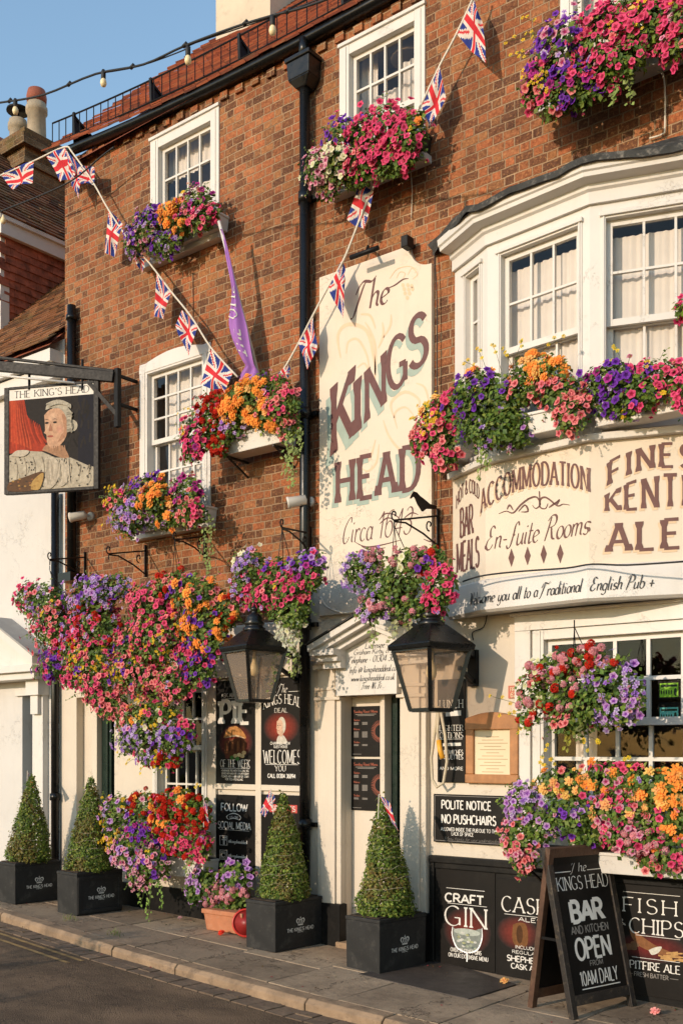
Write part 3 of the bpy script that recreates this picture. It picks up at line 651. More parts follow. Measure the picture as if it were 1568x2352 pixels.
b.box(x0, x1, 7.34, FY, zb-.1, zb-.02); b.box(x0-.05, x1+.05, 7.28, FY, zb-.02, zb+.06); b.build('door_surround', M['white'], nd, bevel=.005)
b = MB(); za = zb+.62
b.prism([(x0-.05, zb+.065), (x1+.05, zb+.065), (xm, za-.1)], lambda u, v: Vector((u, 7.42, v)), lambda u, v: Vector((u, FY, v)))
for ex in (x0-.08, x1+.08):
    p = [(ex, zb+.06), (xm, za-.08), (xm, za+.02), (ex, zb+.15)]; p = p if ex < xm else p[::-1]
    b.prism(p, lambda u, v: Vector((u, 7.26, v)), lambda u, v: Vector((u, FY, v)))
b.build('pediment', M['white'], nd)
b = MB()
for ex in (x0-.1, x1+.1):
    p = [(ex, zb+.155), (xm, za+.025), (xm, za+.05), (ex, zb+.18)]; p = p if ex < xm else p[::-1]
    b.prism(p, lambda u, v: Vector((u, 7.24, v)), lambda u, v: Vector((u, FY, v)))
b.build('pediment_lead', mat('grey_lead', (.30, .29, .28), .6, .15, 4), nd)
b = MB(); b.box(ND[0]-.5, ND[1]-.34, FY+.12, FY+.17, 0, ND[3]); b.build('door', M['cream'], nd)
b = MB(); b.box(ND[0]-1.2, ND[1]+.02, FY+.9, FY+.92, 0, ND[3]); b.box(ND[1], ND[1]+.02, FY+.19, FY+.9, 0, ND[3]); b.build('hall_interior', M['dark_room'], nd)

wg = thing('tile_hung_house', 'tile hung house with brick chimney rising behind the white house', 'house', (-14, 9.5, 0))
XC = -12.55
b = MB(); wall(b, -16, XC, 6.5, 8.8, [], 8.47); b.build('white_gable_wall', M['white_wall'], wg)
b = MB(); plain_tiles(b, (XC, 8.5, 7.2), (0, 1, 0), (0.05, 0, 1), 30, 16, seed=9); b.build('hung_tiles', mat('hung_tile', (.30, .085, .045), .85, .6, 7, .006, 20, dirt=(.07, .035, .02), dirt_amt=.8), wg)
b = MB(); b.quad((XC-.005, 8.47, 6.5), (XC-.005, 13, 6.5), (XC-.005, 13, 8.8), (XC-.005, 8.47, 8.8)); b.build('side_wall', M['red_clay'], wg)
b = MB(); b.box(XC-.02, XC+.06, 8.36, 8.5, 6.9, 8.8); b.box(XC+.0, XC+.16, 8.3, 13, 8.68, 8.9); b.box(XC+.06, XC+.2, 8.26, 13, 8.86, 8.92); b.build('white_boards', M['white'], wg, bevel=.005)
b = MB(); plain_tiles(b, (XC+.2, 8.3, 8.92), (0, 1, 0), (-1, 0, 1.15), 28, 24, seed=12); wr = b.build('roof', M['old_tile'], wg)
b = MB(); b.quad((XC+.18, 8.32, 8.9), (XC+.18, 13, 8.9), (XC-1.9, 13, 11.3), (XC-1.9, 8.32, 11.3)); b.add([(XC, 8.34, 8.8), (XC-1.9, 8.34, 11.2), (XC-3.8, 8.34, 8.8)], [(0, 1, 2)]); b.build('roof_boarding', M['red_clay'], wr)
pc = P(66, 330, 9.6); cx, cy = pc.x-.12, 9.75
b = MB(); b.box(cx-.42, cx+.42, cy-.42, cy+.42, 8.6, 10.62); b.box(cx-.46, cx+.46, cy-.46, cy+.46, 10.36, 10.44); b.box(cx-.5, cx+.5, cy-.5, cy+.5, 10.62, 10.78); b.box(cx-.45, cx+.45, cy-.45, cy+.45, 10.78, 10.88)
ch = b.build('chimney', M['chimney_brick'], wg)
for (dx, dy, h, r, kind) in ((-.33, -.02, .58, .135, 0), (.03, .06, .74, .145, 1)):
    b = MB(); b.smooth = True; z = 10.86
    b.lathe([(r*1.2, 0), (r*1.15, .08), (r, .16), (r*.93, h-.16), (r*1.12, h-.14), (r*1.12, h-.06), (r*.98, h-.05), (r*.98, h), (r*.8, h), (r*.75, h-.2)], (cx+dx, cy+dy, z), 18)
    pt = b.build('chimney_pot', M['pot'], ch)
    b = MB(); b.smooth = True
    if kind: b.lathe([(r*1.0, h), (r*1.05, h+.1), (r*.9, h+.2), (r*.55, h+.23), (r*.45, h+.1)], (cx+dx, cy+dy, z), 18); b.build('hood', M['red_clay'], ch)
    else: b.lathe([(.02, h), (.02, h+.14), (r*1.3, h+.14), (r*1.25, h+.17), (.03, h+.2)], (cx+dx, cy+dy, z), 18); b.build('cowl', M['black_iron'], ch)
# ------------------------------------------------------------------ lettering: pen strokes for every character, widened like a broad nib
G = {
'A': (.74, '0,0 .37,1;.37,1 .74,0;.13,.34 .61,.34'), 'B': (.64, '.04,0 .04,1;.04,1 .3,1 @.32,.76,.24,.24,90,-90 .04,.52;.3,.52 @.33,.26,.29,.26,90,-90 .04,0'),
'C': (.72, '@.4,.5,.38,.5,48,312'), 'D': (.74, '.04,0 .04,1;.04,1 .27,1 @.3,.5,.42,.5,90,-90 .04,0'), 'E': (.58, '.04,0 .04,1;.04,1 .55,1;.04,.52 .46,.52;.04,0 .58,0'),
'F': (.55, '.04,0 .04,1;.04,1 .55,1;.04,.5 .46,.5'), 'G': (.78, '@.4,.5,.38,.5,48,322;.7,.42 .7,.06;.46,.42 .72,.42'), 'H': (.74, '.04,0 .04,1;.7,0 .7,1;.04,.52 .7,.52'),
'I': (.16, '.08,0 .08,1'), 'J': (.42, '.36,1 .36,.25 @.19,.22,.17,.22,0,-160'), 'K': (.7, '.04,0 .04,1;.64,1 .05,.42;.24,.6 .68,0'), 'L': (.56, '.04,0 .04,1;.04,0 .56,0'),
'M': (.92, '.06,0 .06,1;.06,1 .46,.08;.46,.08 .86,1;.86,1 .86,0'), 'N': (.76, '.05,0 .05,1;.05,1 .71,0;.71,0 .71,1'), 'O': (.8, '@.4,.5,.38,.5,90,452'),
'P': (.62, '.04,0 .04,1;.04,1 .3,1 @.32,.74,.27,.26,90,-90 .04,.48'), 'Q': (.82, '@.4,.5,.38,.5,90,452;.46,.24 .8,-.1'), 'R': (.68, '.04,0 .04,1;.04,1 .3,1 @.32,.74,.27,.26,90,-90 .04,.48;.32,.48 .66,0'),
'S': (.6, '@.31,.75,.24,.25,32,250 @.3,.26,.27,.26,70,-148'), 'T': (.66, '.33,0 .33,1;0,1 .66,1'), 'U': (.74, '.05,1 .05,.35 @.37,.33,.32,.33,180,360 .69,1'),
'V': (.72, '0,1 .36,0;.36,0 .72,1'), 'W': (1.04, '0,1 .27,0;.27,0 .52,.92;.52,.92 .77,0;.77,0 1.04,1'), 'X': (.7, '0,1 .7,0;.7,1 0,0'), 'Y': (.7, '0,1 .35,.46;.7,1 .35,.46;.35,.46 .35,0'), 'Z': (.64, '.02,1 .62,1;.62,1 .02,0;.02,0 .64,0'),
'0': (.6, '@.3,.5,.28,.5,90,452'), '1': (.3, '.02,.82 .18,1;.18,1 .18,0'), '2': (.56, '@.28,.74,.25,.26,170,-25 .02,0;.02,0 .56,0'), '3': (.56, '@.27,.76,.23,.24,150,-80 .2,.52;.2,.52 @.27,.27,.27,.27,75,-155'),
'4': (.6, '.44,0 .44,1;.44,1 .02,.28;.02,.28 .6,.28'), '5': (.56, '.5,1 .1,1;.1,1 .07,.55;.07,.55 @.27,.31,.27,.31,120,-150'), '6': (.58, '@.42,.62,.37,.38,75,180 .05,.3;@.3,.3,.26,.3,180,-182'),
'7': (.56, '.02,1 .54,1;.54,1 .18,0'), '8': (.58, '@.29,.76,.22,.24,-90,272;@.29,.27,.26,.26,90,452'), '9': (.58, '@.28,.7,.26,.3,0,362;.54,.7 @.17,.38,.37,.38,10,-75'),
'a': (.48, '@.22,.25,.2,.25,0,362;.42,.5 .41,.1 .5,.02'), 'b': (.46, '.06,1 .05,.25;@.25,.25,.2,.25,180,-182'), 'c': (.42, '@.22,.25,.2,.25,48,318'), 'd': (.48, '@.22,.25,.2,.25,0,362;.43,1 .41,.1 .5,.02'),
'e': (.42, '.03,.22 .2,.27 .38,.34 @.21,.33,.17,.17,10,160 @.22,.25,.2,.25,165,322'), 'f': (.34, '.44,.9 .36,1 .24,.9 .16,.5 .1,-.24 .0,-.3;.02,.5 .34,.5'), 'g': (.48, '@.22,.25,.2,.25,0,362;.42,.5 .4,-.12 @.2,-.14,.2,.18,0,-150'),
'h': (.48, '.05,1 .05,0;.05,.3 .16,.46 .28,.5 .37,.42 .37,.1 .47,.02'), 'i': (.22, '.07,.5 .07,.1 .16,.02;.08,.7 .11,.77'), 'j': (.2, '.1,.5 .1,-.2 .0,-.32;.1,.7 .13,.77'), 'k': (.44, '.05,1 .05,0;.37,.5 .07,.22;.16,.3 .28,.04 .42,.02'),
'l': (.2, '.06,1 .06,.1 .16,.02'), 'm': (.72, '.05,.5 .05,0;.05,.3 .14,.46 .24,.5 .31,.42 .31,0;.31,.3 .4,.46 .52,.5 .6,.42 .6,.1 .7,.02'), 'n': (.48, '.05,.5 .05,0;.05,.3 .16,.46 .28,.5 .37,.42 .37,.1 .47,.02'),
'o': (.44, '@.22,.25,.2,.25,90,452'), 'p': (.46, '.06,.5 .05,-.38;@.25,.25,.2,.25,180,-182'), 'q': (.46, '@.22,.25,.2,.25,0,362;.42,.5 .42,-.38'), 'r': (.36, '.05,.5 .05,0;.05,.3 .15,.46 .27,.5 .33,.42'),
's': (.36, '@.19,.37,.13,.13,30,245 @.17,.13,.15,.13,70,-150'), 't': (.28, '.1,.85 .08,.1 .18,.01 .26,.08;.0,.52 .26,.52'), 'u': (.48, '.05,.5 .05,.12 .14,.01 .27,.06 .39,.24;.39,.5 .39,.1 .48,.02'),
'v': (.42, '.02,.5 .18,0;.18,0 .4,.5'), 'w': (.62, '.02,.5 .14,0;.14,0 .3,.46;.3,.46 .42,0;.42,0 .6,.5'), 'x': (.42, '.02,.5 .38,0;.38,.5 .02,0'), 'y': (.46, '.05,.5 .05,.14 .14,.02 .26,.06 .38,.24;.4,.5 .38,-.12 @.19,-.14,.19,.18,0,-150'), 'z': (.4, '.04,.5 .36,.5;.36,.5 .04,0;.04,0 .38,0'),
'&': (.74, '.7,.36 .5,.08 @.28,.24,.25,.24,-50,-255 .42,.68 @.31,.82,.14,.17,-20,190 .7,0'), '.': (.16, '.06,.0 .1,.05'), ',': (.16, '.1,.05 .04,-.12'), '-': (.34, '.04,.32 .3,.32'), "'": (.14, '.08,1 .06,.8'), '@': (.8, '@.4,.35,.36,.4,-60,262;@.38,.35,.15,.17,0,362;.54,.5 .54,.22 .7,.2'),
'/': (.4, '0,0 .4,1'), ':': (.16, '.06,.0 .1,.05;.06,.45 .1,.5'), '+': (.5, '.25,.1 .25,.6;.02,.34 .48,.34'), ' ': (.3, '')}
SCR = {'T': (.62, '.42,.98 .26,.86 .08,.3 -.06,-.12 -.2,-.16;-.1,.62 .02,.86 .2,1.0 .42,.97 .66,.92 .86,1.06'), 'E': (.6, '.52,.88 .36,1 .2,.86 .26,.58 .4,.54;.34,.54 .12,.4 .06,.16 .2,.0 .4,.02 .54,.2'), 'S': (.5, '.6,.84 .5,1 .34,.86 .3,.5 .2,.02 .02,-.08 -.08,.06;.24,.5 .4,.46'),
       'R': (.66, '.2,.96 .1,.4 .0,-.02;.0,.8 .2,1 .46,1 .58,.82 .5,.6 .2,.52;.3,.54 .46,.1 .66,.02'), 'P': (.58, '.2,.96 .1,.4 .0,-.06;-.02,.78 .16,1 .46,1 .6,.8 .5,.56 .2,.48'), 'C': (.56, '.56,.78 .5,.98 .32,.9 .1,.6 .06,.2 .2,.0 .4,.06 .52,.24'), 'W': (.82, '.06,.96 .2,.9 .16,0;.16,0 .46,.96;.46,.96 .46,0;.46,0 .86,1'), 'F': (.5, '.34,.98 .2,.3 .08,-.02 -.04,.04;.0,.84 .2,1 .6,1;.12,.52 .42,.54')}
def strokes(ch, script):
    w, s = (SCR.get(ch) if script and ch in SCR else None) or G.get(ch, G['-']); out = []
    for st in s.split(';'):
        pts = []
        for tk in st.split():
            if tk[0] == '@':
                cx, cy, rx, ry, a0, a1 = map(float, tk[1:].split(',')); n = max(5, int(abs(a1-a0)/17))
                pts += [(cx+rx*math.cos(math.radians(a0+(a1-a0)*i/n)), cy+ry*math.sin(math.radians(a0+(a1-a0)*i/n))) for i in range(n+1)]
            else: pts.append(tuple(map(float, tk.split(','))))
        if len(pts) > 1: out.append(pts)
    return w, out
def smooth_line(p):                                   # rounds a short pen line
    if len(p) < 3: return p
    o = []
    for i in range(len(p)-1):
        p0, p1, p2, p3 = p[max(i-1, 0)], p[i], p[i+1], p[min(i+2, len(p)-1)]
        for k in range(4):
            t = k/4; o.append(tuple(.5*((2*p1[j])+(-p0[j]+p2[j])*t+(2*p0[j]-5*p1[j]+4*p2[j]-p3[j])*t*t+(-p0[j]+3*p1[j]-3*p2[j]+p3[j])*t**3) for j in (0, 1)))
    return o+[p[-1]]
def letters(b, text, place, aspect, thick=.14, thin=.06, nib=20, slant=0, serif=0, script=False, gap=.12, h=.002, dx=0, dy=0, size=1, mono=0):
    """strokes in a line one cap-height tall and aspect cap-heights long; place(u 0..1, v, out) puts them in the world"""
    items = []; x = 0
    for ch in text:
        w, st = strokes(ch, script); items.append((x, w, st)); x += w+(gap*.55 if script and ch.islower() else gap)
    Wd = max(.01, x-gap); sx = aspect/Wd; k = 0; q_ = min(1, sx)**.75; thick, thin, serif = thick*q_, thin*q_**.6, serif*q_
    for (x0, w, st) in items:
        for s in st:
            if script or len(s) < 6: s = smooth_line(s) if script else s
            pts = [((x0+px+slant*py/sx*min(1, sx))*sx*1.0, py) for px, py in s]
            pts = [q for i, q in enumerate(pts) if i == 0 or math.dist(q, pts[i-1]) > 1e-4]
            if len(pts) < 2: continue
            L = []; R_ = []; n = len(pts); closed = math.dist(pts[0], pts[-1]) < .06 and n > 8
            for i, q in enumerate(pts):
                a_, c_ = pts[max(i-1, 0)], pts[min(i+1, n-1)]; d = (c_[0]-a_[0], c_[1]-a_[1]); l = math.hypot(*d) or 1; d = (d[0]/l, d[1]/l)
                wd = thin+(thick-thin)*abs(math.sin(math.atan2(d[1], d[0])-math.radians(nib)))**1.4
                if script: wd *= (.45+.55*math.sin(math.pi*min(1, max(0, (i+.6)/(n-.0)*1.0)))**.6)
                L.append((q[0]-d[1]*wd/2, q[1]+d[0]*wd/2)); R_.append((q[0]+d[1]*wd/2, q[1]-d[0]*wd/2))
            if not script and not closed:               # square the ends off on the cap line and base line
                for E, i, j in ((L, 0, 1), (R_, 0, 1), (L, n-1, n-2), (R_, n-1, n-2)):
                    dyy = E[i][1]-E[j][1]
                    for lv in (0, 1):
                        if abs(pts[i][1]-lv) < 1e-3 and abs(dyy) > .3*math.dist(pts[i], pts[j]):
                            t = (lv-E[j][1])/dyy; E[i] = (E[j][0]+(E[i][0]-E[j][0])*t, lv)
            hh = h+k*.00012; k = (k+1) % 6; V = []
            for l_, r_ in zip(L, R_):
                V += [place((l_[0]+dx)/aspect, l_[1]+dy, hh), place((r_[0]+dx)/aspect, r_[1]+dy, hh)]
            b.add(V, [(2*i, 2*i+1, 2*i+3, 2*i+2) for i in range(n-1)])
            if serif:
                for e, o_ in ((0, 1), (n-1, n-2)):
                    q, q2 = pts[e], pts[o_]; ddy = abs(q[1]-q2[1])/(math.dist(q, q2) or 1)
                    if (abs(q[1]) < .02 or abs(q[1]-1) < .02) and ddy > .55 and not closed:
                        wd = thick*.5+serif; t = thin*.75+.018; y0 = q[1]; s_ = 1 if y0 < .5 else -1; hh = h+(k+1)*.00012; cx_ = q[0]
                        Q = [(cx_-wd, y0), (cx_+wd, y0), (cx_+wd*.96, y0+s_*t), (cx_+thick*.5, y0+s_*t*2.4), (cx_-thick*.5, y0+s_*t*2.4), (cx_-wd*.96, y0+s_*t)]
                        b.add([place((u+dx)/aspect, v+dy, hh) for u, v in Q], [tuple(range(6)) if s_ > 0 else tuple(range(5, -1, -1))])
SANS = dict(thick=.17, thin=.15, gap=.13); BOLD = dict(thick=.25, thin=.2, gap=.14); SERIF = dict(thick=.12, thin=.045, serif=.06, gap=.16); SCRIPT = dict(thick=.1, thin=.025, slant=.32, script=True, nib=35, gap=.1)
def rectmap(mp, u0, u1, v0, v1, arch=0, rise=0):
    def f(u, v, h): return mp(u0+(u1-u0)*u, v0+(v1-v0)*v+arch*(1-(2*u-1)**2)+rise*u, h)
    return f, (u1-u0)/(v1-v0)
def put(b, text, mp, u0, u1, v0, v1, arch=0, rise=0, **k):
    f, a = rectmap(mp, u0, u1, v0, v1, arch, rise); letters(b, text, f, a, **k)
def facpx(b, text, xl, xr, yt, yb, Y, arch=0, rise=0, **k):                    # the same, measured on the photograph: middle of the line
    xm = (xl+xr)/2; put(b, text, fac(Y), FX(xl, Y), FX(xr, Y), FZ(xm, yb, Y), FZ(xm, yt, Y), arch, rise, **k)
def band(b, mp, u0, u1, v0, v1, h): b.quad(mp(u0, v0, h), mp(u1, v0, h), mp(u1, v1, h), mp(u0, v1, h))
def ribbon(b, pts, w, f, h):                            # a painted line, tapering at both ends
    pts = smooth_line(pts); n = len(pts); V = []
    for i, q in enumerate(pts):
        a_, c_ = pts[max(i-1, 0)], pts[min(i+1, n-1)]; d = (c_[0]-a_[0], c_[1]-a_[1]); l = math.hypot(*d) or 1; t = w*(.25+.75*math.sin(math.pi*(i+.3)/(n-.4)))/2
        V += [f(q[0]-d[1]/l*t, q[1]+d[0]/l*t, h), f(q[0]+d[1]/l*t, q[1]-d[0]/l*t, h)]
    b.add(V, [(2*i, 2*i+1, 2*i+3, 2*i+2) for i in range(n-1)])
def blob(b, pts, f, h, smooth=True):
    if smooth: pts = smooth_line(list(pts)+[pts[0]])[:-1]
    b.add([f(p[0], p[1], h) for p in pts], [tuple(range(len(pts)))])
def pxf(Y):                                             # pixel -> facade plane, for painted ornament
    def f(x, y, h): v = P(x, y, Y); return Vector((v.x, Y-h, v.z))
    return f

# ------------------------------------------------------------------ the tall painted name board
YB = 7.555
nbd = thing('name_board', 'tall cream painted wall board with maroon and green shaded pub name', 'sign', (-5.66, YB, 4.5))
xl, xr, zt = -6.271, -5.035, 6.137
scoop = [(-5.262, zt)]+[(-5.262+.207*(1-math.cos(t))+.0, zt-.215*math.sin(t)) for t in [math.pi/2*i/8 for i in range(1, 9)]]
b = MB(); b.prism([(xl, 3.02), (xr, 3.02), (xr, zt-.215)]+scoop[::-1]+[(xl, zt)], lambda u, v: Vector((u, YB, v)), lambda u, v: Vector((u, FY, v))); b.build('board', M['cream_board'], nbd, bevel=.004)
b = MB(); f = pxf(YB)
for pts, w in (([(782, 822), (776, 770), (800, 745), (842, 760), (858, 820), (862, 862)], 9), ([(795, 812), (800, 785), (822, 780), (842, 815), (848, 850)], 6), ([(860, 880), (862, 800), (850, 760), (838, 740)], 6), ([(868, 800), (880, 770), (878, 740)], 6), ([(880, 776), (896, 748), (898, 722)], 5), ([(820, 845), (838, 835), (852, 868)], 5), ([(828, 722), (850, 725), (862, 755)], 6),
               ([(905, 960), (898, 925), (930, 900), (962, 918), (958, 940)], 7), ([(912, 985), (906, 950), (930, 935), (950, 955)], 5), ([(880, 965), (892, 1000), (915, 1030), (940, 1040), (965, 1035)], 6), ([(862, 1010), (850, 1050), (832, 1062), (828, 1045)], 6), ([(870, 1020), (864, 1062), (845, 1082), (830, 1075)], 5), ([(955, 880), (975, 890), (985, 925)], 5)):
    ribbon(b, pts, w, f, .0012)
b.build('painted_scrolls', M['peach'], nbd)
def kings(b, dx=0, dy=0, h=.003, **k):                  # five letters climbing steeply to the right
    fx = pxf(YB)
    for ch, x0, x1, yb, H, sl_ in (('K', 764, 812, 1045, 157, .95), ('I', 813, 829, 1000, 122, .95), ('N', 840, 884, 970, 118, 1.0), ('G', 890, 935, 900, 116, .5), ('S', 938, 981, 850, 116, .45)):
        fm = lambda u, v, hh: fx(x0+(x1-x0)*u, yb-sl_*(x1-x0)*u-H*v, hh)
        letters(b, ch, fm, (x1-x0)/H/.72, thick=.165, thin=.12, serif=.035, h=h, dx=dx, dy=dy, **k)
b = MB(); kings(b, -.08, -.11, .0016); facpx(b, 'HEAD', 774, 962, 1042, 1138, YB, rise=-.0, thick=.19, thin=.13, serif=.05, gap=.26, h=.0016, dx=-.09, dy=-.11); b.build('lettering_backing', M['teal'], nbd)
b = MB(); kings(b); facpx(b, 'HEAD', 774, 962, 1042, 1138, YB, thick=.19, thin=.13, serif=.05, gap=.26, h=.003)
b.build('lettering', M['ink'], nbd)
b = MB(); put(b, 'The', fac(YB), FX(815, YB), FX(888, YB), FZ(850, 708, YB), FZ(850, 642, YB), thick=.15, thin=.04, slant=.25, script=True, nib=35, gap=.12, h=.002)
put(b, 'Circa 1643', fac(YB), FX(785, YB), FX(942, YB), FZ(862, 1238, YB), FZ(862, 1178, YB), thick=.1, thin=.03, slant=.3, script=True, nib=35, gap=.13, h=.002)
for pts in ([(870, 1195), (885, 1180), (905, 1182), (918, 1192)], [(872, 1203), (888, 1190), (902, 1192)], [(928, 1190), (945, 1178), (960, 1182)], [(815, 1245), (840, 1256), (875, 1252), (922, 1240)], [(830, 1255), (850, 1262), (885, 1258)], [(972, 1238), (990, 1244), (1002, 1234)], [(884, 664), (905, 656), (925, 642), (938, 640)]):
    ribbon(b, pts, 3.2, f, .002)
b.build('script_lettering', M['ink'], nbd)
b = MB(); b.smooth = False                              # grapes and vine
for x, y in ((925, 655), (936, 655), (945, 657), (928, 664), (938, 665), (947, 664), (930, 674), (940, 674), (935, 684)):
    b.add([f(x+4*math.cos(t*.785), y+5*math.sin(t*.785), .0015) for t in range(8)], [tuple(range(8))])
for pts in ([(895, 640), (912, 618), (940, 612), (958, 620)], [(910, 640), (918, 625), (930, 628), (925, 640)], [(936, 632), (946, 616), (958, 630), (948, 640)]): ribbon(b, pts, 2.2, f, .002)
b.build('painted_grapes', M['sand'], nbd)

# ------------------------------------------------------------------ bow window fascia lettering (parts of the bow window)
def baymap(xl_, xr_, z0, z1, off=.0215, arch=0, rise=0):
    s0, s1 = bay_s(xl_), bay_s(xr_)
    return (lambda u, v, h: bay_pt(s0+(s1-s0)*u, z0+(z1-z0)*v+arch*(1-(2*u-1)**2)+rise*u, off+h)), (s1-s0)/(z1-z0)
def bayz(x, y): 
    p = bay_pt(bay_s(x), 0, .02); return CZ+depth(p)*(HY-y)/FPX
def bayput(b, text, xl_, xr_, yt, yb, arch=0, off=.0215, **k):
    xm = (xl_+xr_)/2; fm, a = baymap(xl_, xr_, bayz(xm, yb), bayz(xm, yt), off, arch); letters(b, text, fm, a, **k)
for shade in (1, 0):
    b = MB(); o = dict(dx=-.07, dy=-.08, h=.001) if shade else dict(h=.002)
    def bp(t, x0, x1, z0, z1, arch, **k):
        fm, a = baymap(x0, x1, z0, z1, arch=arch); letters(b, t, fm, a, **{**k, **o})
    bp('ACCOMMODATION', 1105, 1352, bayz(1105, 1178), bayz(1105, 1178)+.175, .12, thick=.19, thin=.11, serif=.03, gap=.2)
    bp('FINEST', 1397, 1640, bayz(1397, 1114), bayz(1397, 1114)+.165, .10, thick=.2, thin=.12, serif=.05, gap=.34)
    z0 = bayz(1391, 1174); fm, a = baymap(1391, 1665, z0, z0+.17)
    letters(b, 'KENTISH', lambda u, v, hh: fm(u, v*(.72+.62*(1-(2*u-1)**2)), hh), a, thick=.2, thin=.11, serif=.04, gap=.3, **o)
    bp('ALES', 1397, 1620, bayz(1420, 1266), bayz(1420, 1266)+.205, .0, thick=.19, thin=.11, serif=.06, gap=.34)
    if not shade:
        bp('HOT & COLD', 1048, 1100, 3.80, 3.91, .09, thick=.2, thin=.14, serif=.0, gap=.14)
        bp('BAR', 1057, 1086, bayz(1070, 1230), bayz(1070, 1230)+.235, 0, thick=.2, thin=.12, serif=.03); bp('MEALS', 1049, 1100, bayz(1075, 1308), bayz(1075, 1308)+.24, 0, thick=.2, thin=.12, serif=.03)
        bp('En-Suite Rooms', 1112, 1348, bayz(1200, 1250), bayz(1200, 1250)+.18, 0, **{**SCRIPT, 'thick': .13})
        for x, y in ((1174, 1281), (1211, 1277), (1248, 1273), (1286, 1272)):
            s_, z = bay_s(x), bayz(x, y); b.quad(bay_pt(s_-.028, z, .0235), bay_pt(s_, z-.072, .0235), bay_pt(s_+.028, z, .0235), bay_pt(s_, z+.072, .0235))
        bf = lambda x, y, h: bay_pt(bay_s(x), bayz(x, y), .0215+h)
        for pts in ([(1145, 1180), (1162, 1174), (1178, 1178), (1195, 1160), (1215, 1145), (1232, 1142), (1240, 1158), (1230, 1168), (1222, 1160)], [(1308, 1160), (1292, 1158), (1280, 1162), (1262, 1148), (1250, 1142), (1240, 1148), (1240, 1165), (1252, 1168), (1258, 1156)], [(1178, 1172), (1170, 1160), (1164, 1170)], [(1275, 1158), (1284, 1148), (1278, 1160)], [(1190, 1175), (1205, 1160), (1212, 1174), (1196, 1176)], [(1282, 1150), (1268, 1160), (1260, 1166)], [(1239, 1148), (1238, 1128)]): ribbon(b, pts, 4, bf, .002)
    b.build('lettering' if not shade else 'lettering_backing', M['ink2' if not shade else 'sand'], bay)
b = MB(); bayput(b, 'Welcome you all to a Traditional English Pub +', 1090, 1500, 1336, 1366, off=.072, **{**SCRIPT, 'thick': .16, 'thin': .05, 'h': .003}); b.build('script_lettering', M['black_ink'], bay)
# over the door
b = MB()
for t, x0, x1, y0, y1 in (('Licensee:-', 838, 890, 1474, 1488), ('Graham Kirby & Son', 812, 915, 1489, 1501), ('Telephone - 01304 36810', 800, 922, 1505, 1520), ('Info @ kingsheaddeal.co.uk', 802, 922, 1528, 1543), ('www.kingsheaddeal.co.uk', 806, 905, 1549, 1563), ('Free Wi Fi', 830, 874, 1567, 1582)):
    facpx(b, t, x0, x1, y0, y1, 7.46, **{**SCRIPT, 'thick': .17, 'thin': .05})
b.build('script_lettering', M['black_ink'], dc)
# ------------------------------------------------------------------ signs and boards on the front
def poster(name, label, xl, xr, yt, yb, Y, board='black_board', edge=0, t=.012, cat='sign'):
    X0, X1 = FX(xl, Y), FX(xr, Y); zt, zb = FZ((xl+xr)/2, yt, Y), FZ((xl+xr)/2, yb, Y)
    o = thing(name, label, cat, ((X0+X1)/2, Y, (zt+zb)/2)); b = MB(); b.box(X0, X1, Y, Y+t, zb, zt); b.build('board', M[board], o, bevel=.003)
    if edge:
        b = MB(); e = .012
        for (a, c, d, g) in ((X0+e, X1-e, zt-e-.004, zt-e), (X0+e, X1-e, zb+e, zb+e+.004), (X0+e, X0+e+.004, zb+e, zt-e), (X1-e-.004, X1-e, zb+e, zt-e)): b.quad((a, Y-.001, d), (c, Y-.001, d), (c, Y-.001, g), (a, Y-.001, g))
        b.build('border_line', M['grey_ink'], o)
    def fxy(u, v, h=0): return Vector((X0+(X1-X0)*u, Y-h, zb+(zt-zb)*v))
    return o, fxy, (X1-X0)/(zt-zb)
def ptext(b, f, asp, text, u0, u1, v0, v1, arch=0, **k):
    letters(b, text, lambda u, v, h: f(u0+(u1-u0)*u, v0+(v1-v0)*v+arch*(1-(2*u-1)**2), h), asp*(u1-u0)/(v1-v0), **k)
def hline(b, f, u0, u1, v, w=.0035, h=.002): b.quad(f(u0, v-w, h), f(u1, v-w, h), f(u1, v+w, h), f(u0, v+w, h))
def cblob(b, f, pts, col, h=.0016): b.col = col; blob(b, pts, f, h); b.col = None
def ell(cx, cy, rx, ry, n=14): return [(cx+rx*math.cos(2*math.pi*i/n), cy+ry*math.sin(2*math.pi*i/n)) for i in range(n)]
def glow(b, f, cx, cy, rx, ry, col, edge, h=.0012):     # a printed patch of colour fading to the board's black
    n = 24; R = [0, .35, .7, 1]
    b.add([f(cx+rx*r*math.cos(2*math.pi*i/n), cy+ry*r*math.sin(2*math.pi*i/n), h) for r in R for i in range(n)], [])
    base = len(b.v)-len(R)*n
    cs = [tuple(col[k]*(1-r**1.5)+edge[k]*r**1.5 for k in range(3)) for r in R]
    for j in range(len(R)-1):
        for i in range(n):
            b.f.append([base+j*n+i, base+j*n+(i+1) % n, base+(j+1)*n+(i+1) % n, base+(j+1)*n+i]); b.c.append([cs[j], cs[j], cs[j+1], cs[j+1]]); b.m.append(0); b.sm.append(False)
BK = (.017, .015, .014)
YP = GY-.03
b = MB(); X0, X1 = FX(489, GY-.012), FX(703, GY-.012)
for a, c in ((489, 496), (587, 600), (699, 704)): b.box(FX(a, YP), FX(c, YP), YP-.004, GY, .36, 2.52)
b.box(FX(496, YP), FX(587, YP), YP-.003, GY, 1.40, 1.455); b.box(FX(600, YP), FX(699, YP), YP-.003, GY, 1.40, 1.455); b.box(FX(489, YP), FX(704, YP), YP-.02, GY, 2.5, 2.58)
b.build('poster_frame', M['cream'], pub, bevel=.003)
